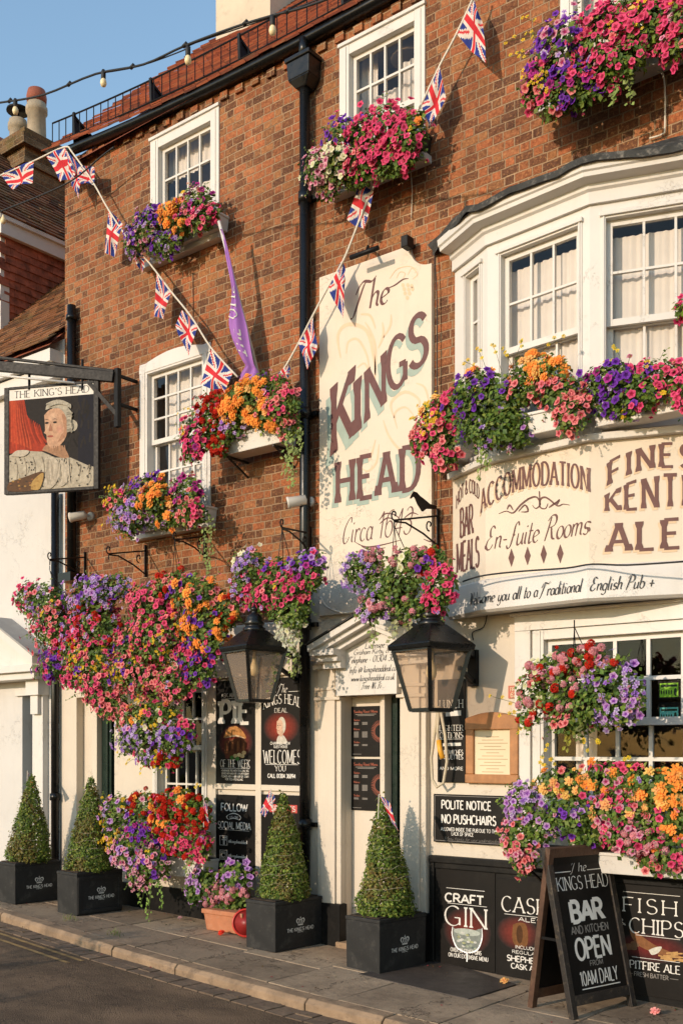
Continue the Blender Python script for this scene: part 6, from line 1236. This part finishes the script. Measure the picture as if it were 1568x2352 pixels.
basket('biggest hanging basket of pink, orange and violet flowers left of the black lantern', 405, 1450, 6.95, 402, 1250, [(345, 1390, 58, 54, 'ppps'), (450, 1365, 70, 48, 'sgogv'), (365, 1468, 76, 66, 'ppsyg'), (470, 1440, 68, 54, 'oogvg'), (522, 1408, 36, 40, 'orgs'), (450, 1500, 50, 44, 'vpgp'), (335, 1555, 66, 56, 'ssspy'), (402, 1570, 48, 46, 'sspp'), (458, 1545, 40, 36, 'vvpg'), (488, 1478, 34, 36, 'vpgo'), (300, 1480, 40, 50, 'psgv'), (400, 1345, 60, 34, 'gsrg'), (290, 1540, 40, 44, 'syv')], 42)
basket('low hanging basket of lilac verbena and red flowers in front of the left window', 345, 1700, 6.95, 350, 1590, [(345, 1640, 76, 32, 'pyogw'), (330, 1688, 70, 42, 'lllLg'), (400, 1700, 48, 42, 'lvgl'), (428, 1678, 22, 28, 'p'), (352, 1742, 50, 22, 'lpyg'), (300, 1700, 34, 34, 'll'), (290, 1655, 30, 26, 'spg'), (385, 1745, 40, 20, 'ryp')], 43, wires=((320, 1740, 275, 1730, 'y'), (320, 1745, 290, 1755, 'y'), (340, 1755, 320, 1775, 'y'), (360, 1755, 380, 1785, 'y')))
basket('hanging basket with purple, pink and trailing silver leaves above the left lantern', 645, 1380, 7.0, 648, 1215, [(572, 1300, 42, 40, 'llw'), (562, 1350, 34, 42, 'lpp'), (640, 1322, 70, 40, 'gpvg'), (705, 1298, 46, 34, 'Lvml'), (645, 1362, 84, 38, 'ppgs'), (605, 1378, 38, 30, 'ppl'), (660, 1405, 62, 30, 'ggg'), (712, 1330, 32, 34, 'pgm'), (676, 1422, 32, 28, 'gggw')], 44, trails=((645, 1420, 636, 1478, 90, (.52, .51, .40)), (672, 1420, 676, 1500, 90, (.52, .51, .40)), (658, 1420, 655, 1490, 90, (.54, .53, .42)), (685, 1420, 684, 1545, 40, (.1, .12, .04)), (630, 1470, 625, 1600, 26, LG), (672, 1470, 674, 1560, 24, LG)))
basket('hanging basket with a lilac left side and pink right side over the door pediment', 915, 1350, 7.0, 905, 1208, [(828, 1310, 46, 44, 'lllL'), (850, 1288, 36, 28, 'klg'), (920, 1335, 56, 50, 'gggg'), (985, 1288, 42, 36, 'prvg'), (1012, 1345, 36, 48, 'ppp'), (940, 1290, 48, 34, 'kwg'), (872, 1385, 54, 34, 'lkg'), (938, 1400, 56, 30, 'ggk'), (1000, 1388, 28, 28, 'p'), (870, 1340, 44, 40, 'lgg'), (850, 1410, 30, 22, 'lL')], 45, trails=((860, 1420, 855, 1490, 20, LG), (905, 1420, 903, 1470, 20, (.3, .3, .16)), (940, 1420, 940, 1450, 20, (.3, .3, .16))))
basket('hanging basket of striped red geraniums and lilac verbena at the right window', 1330, 1600, 7.05, 1318, 1440, [(1262, 1540, 56, 36, 'rkwP'), (1342, 1518, 56, 32, 'krk'), (1290, 1595, 54, 60, 'ggkgr'), (1402, 1568, 60, 60, 'lllLg'), (1425, 1635, 44, 36, 'llL'), (1222, 1590, 36, 46, 'kwsg'), (1305, 1655, 56, 36, 'gggs'), (1385, 1630, 40, 44, 'llg'), (1345, 1620, 46, 50, 'gggg'), (1210, 1650, 22, 24, 'rg'), (1455, 1610, 22, 40, 'lL')], 46, trails=((1330, 1660, 1326, 1700, 20, (.14, .16, .05)), (1310, 1680, 1300, 1720, 12, (.3, .28, .04))), wires=((1230, 1640, 1130, 1600, 'y'), (1230, 1650, 1150, 1640, 'y'), (1250, 1660, 1185, 1680, 'y'), (1280, 1690, 1240, 1740, 'y'), (1320, 1690, 1345, 1720, 'y'), (1340, 1690, 1380, 1710, 'y')))
# scroll brackets
def scroll(name, label, wx, wy, ox, oy, drop, Yo, extra=None, group='iron brackets for the hanging baskets'):
    w = P(wx, wy, GY-.01); e = P(ox, oy, Yo); o = thing(name, label, 'bracket', w, group); b = MB()
    b.bar(w+Vector((0, 0, .06)), w+Vector((0, 0, -drop)), .03, .012, (1, 0, 0)); b.tube([w, e], .009, 6); low = w+Vector((0, 0, -drop*.9))
    b.tube([low, low.lerp(e, .35)+Vector((0, 0, .03)), low.lerp(e, .75)+Vector((0, 0, drop*.12)), e-Vector((0, 0, .01))], .008, 6)
    d = (e-w).normalized()
    for c, r0 in ((e+Vector((0, 0, .045)), .045), (w+d*.12-Vector((0, 0, .07)), .05)):
        b.tube([c+(d*math.cos(t)+Vector((0, 0, 1))*math.sin(t))*r0*(1-.07*i) for i, t in enumerate([-1.57+.55*i for i in range(11)])], .007, 5)
    b.tube([e, e-Vector((0, 0, .06))], .006, 5); b.build('scrollwork', M['black_iron'], o)
    return o, w, e
scroll('wall_bracket', 'plain iron basket bracket beside the foot of the soil pipe', 196, 1280, 115, 1285, .26, 6.97)
scroll('wall_bracket', 'triangular iron basket bracket on brick under the arched window sill', 335, 1265, 250, 1272, .28, 6.97)
scroll('wall_bracket', 'iron basket bracket on brick right of the arched window sill', 470, 1232, 402, 1240, .22, 6.97)
scroll('wall_bracket', 'dark iron basket bracket fixed beside the black drainpipe', 712, 1225, 648, 1212, .2, 7.0)
o, w, e = scroll('wall_bracket', 'iron basket bracket with a bird figure at the name board edge', 1005, 1185, 905, 1195, .28, 7.0)
bp_ = w.lerp(e, .32)+Vector((0, 0, .05)); d = (e-w).normalized(); b = MB(); z = Vector((0, 0, 1))
pts = [(-.16, .01), (-.02, .02), (.03, .0), (.09, .06), (.13, .12), (.16, .13), (.19, .115), (.165, .15), (.14, .172), (.11, .165), (.06, .13), (-.0, .10), (-.07, .06), (-.17, .035)]
b.prism(pts, lambda u, v: bp_+d*u+z*v+Vector((0, -.01, 0)), lambda u, v: bp_+d*u+z*v+Vector((0, .01, 0))); b.build('bird_figure', M['black_iron'], o)

# ------------------------------------------------------------------ box trees in slate cubes
CROWN = [(0, 0), (.62, 0), (.68, .12), (-.68+.62, .12)]
def crown_mark(b, f, cx, cy, s):
    g = lambda x, y: (cx+x*s, cy+y*s)
    b.add([f(*g(x, y), .002) for x, y in ((-.42, 0), (.42, 0), (.45, .16), (-.45, .16))], [(0, 1, 2, 3)])
    for sx in (-1, 1): ribbon(b, [g(sx*.40, .2), g(sx*.66, .55), g(sx*.48, .80), g(sx*.06, .66)], .17*s, f, .0024)
    ribbon(b, [g(-.16, .2), g(-.3, .5), g(-.08, .7)], .12*s, f, .0028); ribbon(b, [g(.16, .2), g(.3, .5), g(.08, .7)], .12*s, f, .0028)
    b.add([f(*g(x, y), .002) for x, y in ((-.04, .2), (.04, .2), (.05, .78), (-.05, .78))], [(0, 1, 2, 3)]); b.add([f(*g(x, y), .003) for x, y in ((-.11, .86), (.11, .86), (.11, .92), (-.11, .92))], [(0, 1, 2, 3)]); b.add([f(*g(x, y), .0034) for x, y in ((-.035, .76), (.035, .76), (.035, 1.06), (-.035, 1.06))], [(0, 1, 2, 3)])
def boxtree(label, px, py, Y, w, d, rot, top, cone_h, rb, seed, h=.434, panel=False):
    c0 = PZ(px, py); C, S_ = math.cos(rot), math.sin(rot); o = thing('planter', 'slate square planter '+label, 'planter', c0, 'square planters on the pavement')
    T = lambda x, y, z: c0+Vector((x*C-y*S_, x*S_+y*C, z))                # the near corner is the origin; x runs left along the wall, y back to it
    def ringq(g, z): return [T(-w+g, g, z), T(-g, g, z), T(-g, d-g, z), T(-w+g, d-g, z)]
    b = MB(); t = .025; b.hexa(ringq(.004, 0)+ringq(0, h-.03)); q0, q1 = ringq(-.004, h-.03), ringq(-.004, h); b.hexa(q0+q1); b.build('tub', M['slate'], o, bevel=.006)
    b = MB(); b.hexa(ringq(.03, h)+ringq(.03, h+.01)); b.build('compost', M['soil'], o)
    f = lambda u, v, hh=0: T(.003+hh, d*u, h*v)
    b = MB(); crown_mark(b, lambda x, y, hh=0: f(.52+x*h/d, .47+y, hh), 0, 0, .17); letters(b, "THE KING'S HEAD", lambda u, v, hh: f(.24+.56*u, .36+.07*v, hh), .56*d/(.07*h), thick=.2, thin=.16, gap=.16, h=.002); letters(b, 'DEAL', lambda u, v, hh: f(.46+.12*u, .325+.03*v, hh), .12*d/(.03*h), thick=.2, thin=.16, h=.002); b.build('crown_emblem', M['chalk'], o)
    if panel:
        b = MB()
        for u0, u1, v0, v1 in ((.02, .1, .04, .9), (.9, .98, .04, .9), (.1, .9, .04, .12), (.1, .9, .82, .9)): mbox(b, lambda u, v, e: f(u, v, e), u0, u1, v0, v1, -.01, .006)
        b.build('raised_panel', M['slate'], o, bevel=.003)
    cc = T(-w*.5, d*.5, h); tr = thing('box_tree', 'clipped cone box tree '+label, 'topiary', cc, 'clipped box trees in planters'); r = random.Random(seed); b = MB()
    tip = cone_h; n = int(9000)
    for _ in range(n):
        zz = 1-math.sqrt(r.random()) if r.random() < .93 else r.random(); zz = min(.995, zz); a = r.uniform(0, 2*math.pi); nz = 1+.22*noise.noise(Vector((math.cos(a)*1.4, math.sin(a)*1.4, zz*4+seed*7)))+.10*noise.noise(Vector((math.cos(a)*5, math.sin(a)*5, zz*18+seed)))
        R = (rb*(1-zz)**.86*(1-.10*math.exp(-zz*26)*2)+.014)*nz*r.uniform(.78, 1.06); v = Vector((math.cos(a)*R+.03*(seed-4.5)*zz, math.sin(a)*R, zz*tip*(1+.02*math.sin(seed*3)))); nn = Vector((math.cos(a), math.sin(a), .35))
        pk = noise.noise(cc*3+v*4.5); base_ = r.choice(DARKG) if pk < .22 else r.choice(((.17, .12, .03), (.2, .17, .035), (.13, .15, .03)))
        cc_v = cc+v*(1+(r.uniform(.03, .12) if r.random() < .04 else 0)); leaf(b, cc_v, nn+Vector((r.uniform(-.7, .7), r.uniform(-.7, .7), r.uniform(-.4, .8))), r.uniform(.016, .034), jit(base_, r, .4), r)
    for _ in range(90):
        zz = r.random()**1.4*.9; a = r.uniform(0, 6.28); R = rb*(1-zz)**.86*1.03; p = cc+Vector((math.cos(a)*R, math.sin(a)*R, zz*tip)); b.col = (.10, .14, .03); b.tube([p-Vector((math.cos(a), math.sin(a), 0))*.03, p+Vector((math.cos(a)*.02, math.sin(a)*.02, r.uniform(.01, .04)))], .0016, 3); b.col = None; leaf(b, p+Vector((math.cos(a)*.02, math.sin(a)*.02, .03)), Vector((math.cos(a), math.sin(a), .5)), .02, (.13, .2, .035), r)
    b.build('crown', M['leaf'], tr)
    b = MB(); b.tube([cc-Vector((0, 0, .02)), cc+Vector((0, 0, tip*.9))], [.022, .006], 7); b.build('trunk', M['brown_wood'], tr)
    b = MB(); pts = []
    for i in range(150):                                  # a string of tiny fairy lights wound round the cone
        zz = .08+.75*i/150; a = i*.36; R = (rb*(1-zz)**.86+.014)*1.06*(1+.05*math.sin(i*1.7)); pts.append(cc+Vector((math.cos(a)*R, math.sin(a)*R, zz*tip+.012*math.sin(i*2.3))))
    b.tube(pts, .0011, 3); b.build('fairy_light_wire', M['hose'], tr)
    return o, tr, cc+Vector((0, 0, tip))
_, t4, tip4 = boxtree('right in front of the pub door', 871, 2239, 6.84, .375, .58, math.radians(-6), 1846, .95, .236, 3)
_, t3, tip3 = boxtree('below the social media and sports posters', 632, 2189, 6.98, .37, .60, math.radians(-3), 1830, .95, .236, 4)
_, t2, tip2 = boxtree('between the side doorway and the red geraniums', 177, 2105, 7.05, .36, .56, math.radians(-4), 1805, .95, .236, 5, panel=True)
_, t1, tip1 = boxtree('at the far left edge by the white house door', 35, 2078, 7.05, .36, .56, math.radians(-4), 1788, .95, .236, 6)
# ------------------------------------------------------------------ bunting: union flags on two strings
def union(u, v):                                        # colour of the union flag at u, v in 0..1, proportions 2:1
    x, y = (u-.5)*2, v-.5                               # x -1..1, y -.5...5
    RED, WHT, BLU = (.56, .035, .045), (.66, .60, .55), (.028, .045, .22)
    if abs(y) < .10 or abs(x) < .10: return RED
    if abs(y) < .167 or abs(x) < .167: return WHT
    for s in (1, -1):
        d = (y-s*x*.5)/math.sqrt(1.25); side = (1 if x > 0 else -1)
        if abs(d) < .10:
            dd = d*side*s if s > 0 else d*side*s
            return RED if 0 < -dd < .067 else WHT
    return BLU
def flag(o, q, Y, seed, name='flag', nu=40, nv=24, amp=.035, dY=0.0):      # q: corners (hoist top, fly top, fly foot, hoist foot) on the photograph
    r = random.Random(seed); a, c, d, e = [P(x, y, Y) for x, y in q]; c = c-Vector((0, dY, 0)); d = d-Vector((0, dY, 0)); b = MB(); b.smooth = True; ph = r.uniform(0, 6)
    V = []
    for j in range(nv+1):
        for i in range(nu+1):
            u, v = i/nu, j/nv; p = a.lerp(c, u).lerp(e.lerp(d, u), v); k = math.sin(u*math.pi*.9)
            V.append(p+Vector((.25, -1, 0))*amp*(math.sin(v*5.2+u*2.6+ph)*.8+.5*math.sin(u*7+ph*2-v*3))*k+Vector((0, 0, .012*math.sin(v*6+ph)*k)))
    b0 = len(b.v); b.v += [tuple(p) for p in V]
    for j in range(nv):
        for i in range(nu):
            b.f.append([b0+j*(nu+1)+i, b0+j*(nu+1)+i+1, b0+(j+1)*(nu+1)+i+1, b0+(j+1)*(nu+1)+i]); b.c.append(union((i+.5)/nu, 1-(j+.5)/nv)); b.m.append(0); b.sm.append(True)
    return b.build(name, M['cloth'], o)
def bunting(label, string, flags, Y, seed):
    o = thing('flag_bunting', label, 'bunting', P(*string[len(string)//2], Y)); b = MB(); b.smooth = True
    pts = smooth_line(string); b.tube([P(x, y, Y) for x, y in pts], .010, 5); b.build('string', M['rope'], o)
    for i, q in enumerate(flags): flag(o, q, Y, seed+i)
bunting('union flag bunting looping from the roof gutter past the arched window', [(-60, 432), (0, 404), (78, 370), (148, 338), (168, 352), (215, 420), (250, 482), (300, 556), (345, 606), (392, 668), (440, 728), (486, 800), (546, 866)],
        [[(78, 370), (2, 402), (30, 436), (76, 420)], [(150, 338), (108, 360), (140, 418), (174, 400)], [(152, 345), (190, 388), (182, 458), (164, 420)], [(218, 384), (182, 386), (180, 424), (217, 426)], [(250, 480), (284, 515), (262, 588), (241, 580)], [(308, 566), (334, 590), (328, 626), (312, 604)], [(360, 628), (392, 668), (376, 734), (354, 730)], [(418, 712), (453, 750), (434, 818), (403, 748)], [(485, 802), (534, 856), (514, 908), (461, 884)]], 7.40, 1)
bunting('union flag bunting running down from the top edge past the name board', [(1092, -30), (1084, 0), (1048, 78), (1010, 150), (966, 242), (940, 285), (905, 366), (862, 420), (822, 515), (790, 595), (752, 662), (720, 722), (686, 788), (660, 835), (636, 872)],
        [[(1085, -8), (1108, 52), (1116, 146), (1048, 78)], [(1009, 152), (1024, 226), (988, 294), (966, 243)], [(894, 374), (916, 388), (906, 410), (893, 400)], [(826, 418), (858, 440), (836, 526), (796, 504)], [(786, 595), (794, 640), (787, 730), (752, 662)], [(718, 726), (726, 800), (706, 850), (685, 787)], [(661, 833), (668, 858), (652, 892), (636, 862)]], 7.40, 20)
# purple flag furled round a leaning pole
o = thing('purple_flag', 'furled purple flag with white letters on a leaning white pole', 'flag', P(590, 880, 7.4)); pt_, pb_ = P(503, 508, 7.22), P(600, 885, 7.5)
b = MB(); b.smooth = True; b.tube([pt_, pb_], .016, 8); b.build('pole', M['white'], o)
LFT = [(506, 527), (511, 545), (520, 595), (531, 650), (533, 680), (530, 715), (528, 745), (533, 770), (545, 800), (560, 830), (566, 842), (556, 860), (550, 878)]; RGT = [(510, 526), (515, 540), (526, 580), (538, 640), (547, 680), (556, 718), (566, 752), (574, 785), (581, 815), (586, 838), (592, 850), (598, 866), (602, 880)]
b = MB(); b.smooth = True; nu = 18; rows = []
L2, R2 = smooth_line(LFT), smooth_line(RGT)
def pf(t, u, h=0):
    n = len(L2)-1; i = min(n-1, int(t*n)); k = t*n-i; x0 = L2[i][0]*(1-k)+L2[i+1][0]*k; y0 = L2[i][1]*(1-k)+L2[i+1][1]*k; x1 = R2[i][0]*(1-k)+R2[i+1][0]*k; y1 = R2[i][1]*(1-k)+R2[i+1][1]*k
    Yk = 7.22+.28*t; p = P(x0+(x1-x0)*u, y0+(y1-y0)*u, Yk); w = (x1-x0)/FPX*9
    return p+Vector((0, -1, 0))*(.5*w*math.sin(u*math.pi)+.018*math.sin(u*14+t*9)*min(1, w*9)+h)
T_ = 50; b.add([pf(t/T_, u/nu) for t in range(T_+1) for u in range(nu+1)], [(t*(nu+1)+u, (t+1)*(nu+1)+u, (t+1)*(nu+1)+u+1, t*(nu+1)+u+1) for t in range(T_) for u in range(nu)]); b.build('cloth', M['purple'], o)
b = MB(); letters(b, 'THE QUE', lambda u, v, h: pf(.70-.42*u, .10+.62*v+.12*u, h+.004), 4.2, thick=.12, thin=.05, serif=.05, gap=.3); b.build('lettering', M['chalk'], o)
# small hand flags
for i, (label, q, Y, tip, foot) in enumerate((('small union flag stuck in the box tree before the pub door', [(872, 1828), (895, 1846), (915, 1912), (900, 1890)], 6.95, (870, 1824), (868, 1880)), ('small union flag stuck in the box tree under the social media poster', [(620, 1814), (632, 1836), (608, 1878), (596, 1866)], 7.1, (622, 1812), (628, 1870)), ('small union flag stuck in the far left box tree', [(65, 1774), (72, 1790), (86, 1812), (76, 1822)], 7.2, (64, 1770), (62, 1830)), ('small union flag at the right end of the red geranium box', [(470, 1838), (476, 1856), (480, 1892), (468, 1878)], 7.05, (468, 1832), (468, 1900)))):
    o = thing('hand_flag', label, 'flag', P(*foot, Y), 'small flags in the planting'); flag(o, q, Y, 60+i, name='cloth', nu=24, nv=16, amp=.012); b = MB(); b.tube([P(*tip, Y), P(*foot, Y)], .004, 5); b.build('stick', M['rope'], o)
# ------------------------------------------------------------------ festoon lights, cables, cameras
YL = 5.6; o = thing('festoon_lights', 'black festoon cable with pale bulbs slung across the sky', 'string lights', P(400, 140, YL)); b = MB(); b.smooth = True
main = smooth_line([(-80, 250), (0, 236), (100, 218), (220, 170), (330, 148), (425, 105), (540, 62), (625, 36), (700, 16), (800, -20)]); b.tube([P(x, y, YL) for x, y in main], .0085, 6); b.tube([P(x, y, YL+.01) for x, y in smooth_line([(220, 170), (320, 152), (430, 112), (450, 98), (640, 34), (800, -30)])], .005, 5)
for i in range(0, len(main)-4, 5):
    p = P(*main[i], YL); b.tube([p-Vector((.02, 0, .0)), p+Vector((.02, 0, .012))], .016, 5)
b.build('cable', M['cable'], o)
for x, y in ((36, 232), (238, 166), (432, 112), (626, 42)):
    p = P(x, y, YL); b = MB(); b.smooth = True; b.lathe([(.012, .02), (.02, .0), (.02, -.05), (.017, -.055)], p, 10); h = b.build('lamp_holder', M['cable'], o)
    b = MB(); b.smooth = True; b.lathe([(.014, -.05), (.024, -.07), (.027, -.09), (.02, -.112), (.006, -.12)], p, 12); b.build('bulb', M['bulb'], o)
o = thing('slack_cable', 'thin black cable with one bulb sagging across the tiled roofs at left', 'cable', P(160, 415, 7.2)); b = MB(); b.smooth = True; b.tube([P(x, y, 7.25) for x, y in smooth_line([(-60, 520), (0, 487), (80, 455), (165, 415), (235, 358), (262, 338)])], .009, 5); b.build('cable', M['cable'], o)
b = MB(); b.smooth = True; b.lathe([(.012, .02), (.014, .0), (.03, -.03), (.032, -.05), (.02, -.075), (.005, -.08)], P(8, 498, 7.25), 12); b.build('bulb', M['bulb'], o)
for label, x, y, dx in (('white security camera on the brick beside the drainpipe', 678, 1152, -.7), ('white security camera on the brick corner below the pub sign', 176, 1186, -.9)):
    c = P(x, y, 7.42); o = thing('security_camera', label, 'camera', c, 'cameras on the wall'); ax_ = Vector((dx, -.6, -.18)).normalized(); b = MB(); b.smooth = True
    b.lathe([(.0, -.11), (.045, -.1), (.05, .05), (.056, .06), (.054, .075), (.045, .07)], c, 14, ax_); b.build('housing', M['plastic'], o); b = MB(); b.smooth = True; b.lathe([(.042, .066), (.03, .078), (.005, .082)], c, 14, ax_); b.build('lens', M['black_paint'], o)
    b = MB(); b.smooth = True; b.tube([c-ax_*.05, c+Vector((.03, .08, .03)), Vector((c.x+.04, FY, c.z+.02))], .018, 8); b.lathe([(.05, 0), (.05, .03), (.03, .04)], (c.x+.04, FY, c.z+.02), 12, (0, -1, 0)); b.build('mount', M['plastic'], o)
def wire(label, pts, Y, r=.006, m='cable', name='wall_cable'):
    o = thing(name, label, 'cable', P(*pts[0], Y)); b = MB(); b.smooth = True; b.tube([P(x, y, Y) for x, y in smooth_line(pts)], r, 5); b.build('wire', M[m], o)
wire('pale cable dropping from the top right sill to the bow roof', [(1508, 165), (1524, 180), (1526, 290), (1520, 308), (1490, 318)], 7.57, .007, 'rope')
wire('thin pale cable hanging on the brick below the pink flower box', [(943, 395), (946, 440), (944, 500)], 7.585, .004, 'rope')
wire('black cable running down the right edge of the name board', [(1010, 540), (998, 575), (999, 612), (1003, 700), (1003, 900), (1002, 1160)], 7.55, .005)
wire('dark cable tacked along the foot of the bow window fascia', [(1062, 1336), (1110, 1322), (1200, 1312), (1300, 1305), (1360, 1296), (1440, 1298), (1568, 1290)], 7.16, .007)
wire('pale hose curving from the drainpipe to the door pediment', [(736, 1372), (752, 1395), (790, 1408), (822, 1402)], 7.5, .01, 'rope')
wire('dark wire hooked above the right lantern', [(1118, 1410), (1110, 1440), (1085, 1452), (1086, 1470)], 7.55, .005)
wire('thin black cable down the brick from the middle sill to the first floor', [(443, 628), (444, 700), (442, 795)], 7.592, .0035)
o = thing('floodlight', 'small black floodlight box on the brick beside the bow roof', 'lamp', P(936, 556, 7.5)); b = MB(); b.box(FX(929, 7.5), FX(944, 7.5), 7.44, 7.54, FZ(936, 572, 7.5), FZ(936, 546, 7.5)); b.box(FX(934, 7.5), FX(939, 7.5), 7.54, FY, FZ(936, 562, 7.5), FZ(936, 554, 7.5)); b.build('body', M['black_iron'], o, bevel=.006)
# ------------------------------------------------------------------ things on the pavement
c = PZ(566, 2153); o = thing('red_dish', 'red enamel dish on its edge between the terracotta trough and the planter', 'dish', c); b = MB(); b.smooth = True; ax_ = Vector((.62, -.75, .22)).normalized(); e1 = ax_.cross(Vector((0, 0, 1))).normalized(); e2 = e1.cross(ax_); cc_ = c+Vector((.0, .0, .135))
b.tube([cc_+(e1*math.cos(t)+e2*math.sin(t))*.125 for t in [2*math.pi*i/24 for i in range(25)]], .011, 6, False); b.build('rim', M['red'], o)
b = MB(); b.smooth = True; b.lathe([(.124, .0), (.10, -.035), (.02, -.045), (.004, -.045)], cc_, 20, ax_); b.build('bowl', mat('dark_red_enamel', (.26, .02, .018), .4, .2, 6, .0005), o)
pr_ = random.Random(5)
for i, (x, y, k, label) in enumerate(((508, 2145, 'r', 'fallen red flower head on the pavement near the terracotta trough'), (1502, 2326, 's', 'fallen salmon flower head on the pavement right of the easel board'), (1157, 2256, 'c', 'fallen apricot flower head beside the cellar flap'), (412, 2110, 'P', 'small pink petals fallen under the red geranium box'))):
    p = PZ(x, y, .012); o = tag(thing('fallen_flower', label, 'flower', p, 'fallen flower heads'), None); b = MB(); rosette(b, p+Vector((0, 0, .012)), Vector((.1, -.7, 1)), .036 if i != 3 else .02, PET[k], pr_); rosette(b, p+Vector((.02, .01, .01)), Vector((-.4, -.4, .6)), .024, PET[k], pr_); b.build('petals', M['petal'], o)
b = MB()
for i in range(260):
    x = pr_.uniform(-10, -2.6); k = next(a[1]+(c_[1]-a[1])*(x-a[0])/(c_[0]-a[0]) for a, c_ in zip(KERB, KERB[1:]) if a[0] <= x <= c_[0]); y = pr_.choice((k-.03-abs(pr_.gauss(0, .06)), 7.5-abs(pr_.gauss(0, .12)), pr_.uniform(k+.2, 7.4))); z = (RZ+.02 if y < k else .004)+GZ(x)
    leaf(b, Vector((x, y, z)), Vector((pr_.uniform(-.4, .4), pr_.uniform(-.4, .4), 1)), pr_.uniform(.012, .03), pr_.choice(((.10, .05, .02), (.16, .1, .04), (.06, .07, .02), (.3, .04, .05))), pr_)
lit = b.build('leaf_litter', M['leaf']); lit['kind'] = 'stuff'; lit['label'] = 'scattered dry leaves and petals on the pavement and in the gutter'
b = MB()
for cx, cy, n in ((640, 800, 0), (262, 2148, 40), (412, 2082, 60), (445, 2088, 50), (160, 2112, 30)):
    for i in range(n):
        p = PZ(cx+pr_.gauss(0, 9), cy+pr_.gauss(0, 4), -.01); b.col = pr_.choice(((.12, .15, .03), (.07, .11, .02), (.18, .17, .05))); q = p+Vector((pr_.uniform(-.03, .03), pr_.uniform(-.03, .03), pr_.uniform(.02, .06))); w = Vector((.004, .002, 0)); b.add([p-w, p+w, q], [(0, 1, 2)])
b.col = None; gr = b.build('weeds', M['leaf']); gr['kind'] = 'stuff'; gr['label'] = 'tufts of weeds growing along the kerb and wall foot'

# unseen hedge added across the road, behind the camera: its broken top throws the streaks of shade on road and kerb
o = thing('added_shade_hedge', 'ragged privet hedge across the road', 'hedge', (-6.5, 1.2, RZ)); b = MB(); hr = random.Random(9)
for i in range(9000):
    x = hr.uniform(-12, -3.2); top = max(.3, .75+1.25*noise.noise(Vector((x*1.1, 3, 0)))*1.5+.3*noise.noise(Vector((x*4, 1, 0))))
    z = RZ+GZ(x)+top*hr.random()**.7; y = 1.25+hr.uniform(-.3, .3)*(1-.4*z/1.5); leaf(b, Vector((x, y, z)), Vector((hr.uniform(-1, 1), hr.uniform(-1, 1), hr.uniform(-.3, 1))), hr.uniform(.04, .08), jit(hr.choice(GREENS), hr, .3), hr)
b.build('crown', M['leaf'], o)
b = MB()
for i in range(24): x = -12+8.8*i/23; b.tube([(x, 1.25, RZ), (x+.05, 1.22, RZ+.6)], [.02, .008], 5)
b.build('stems', M['brown_wood'], o)
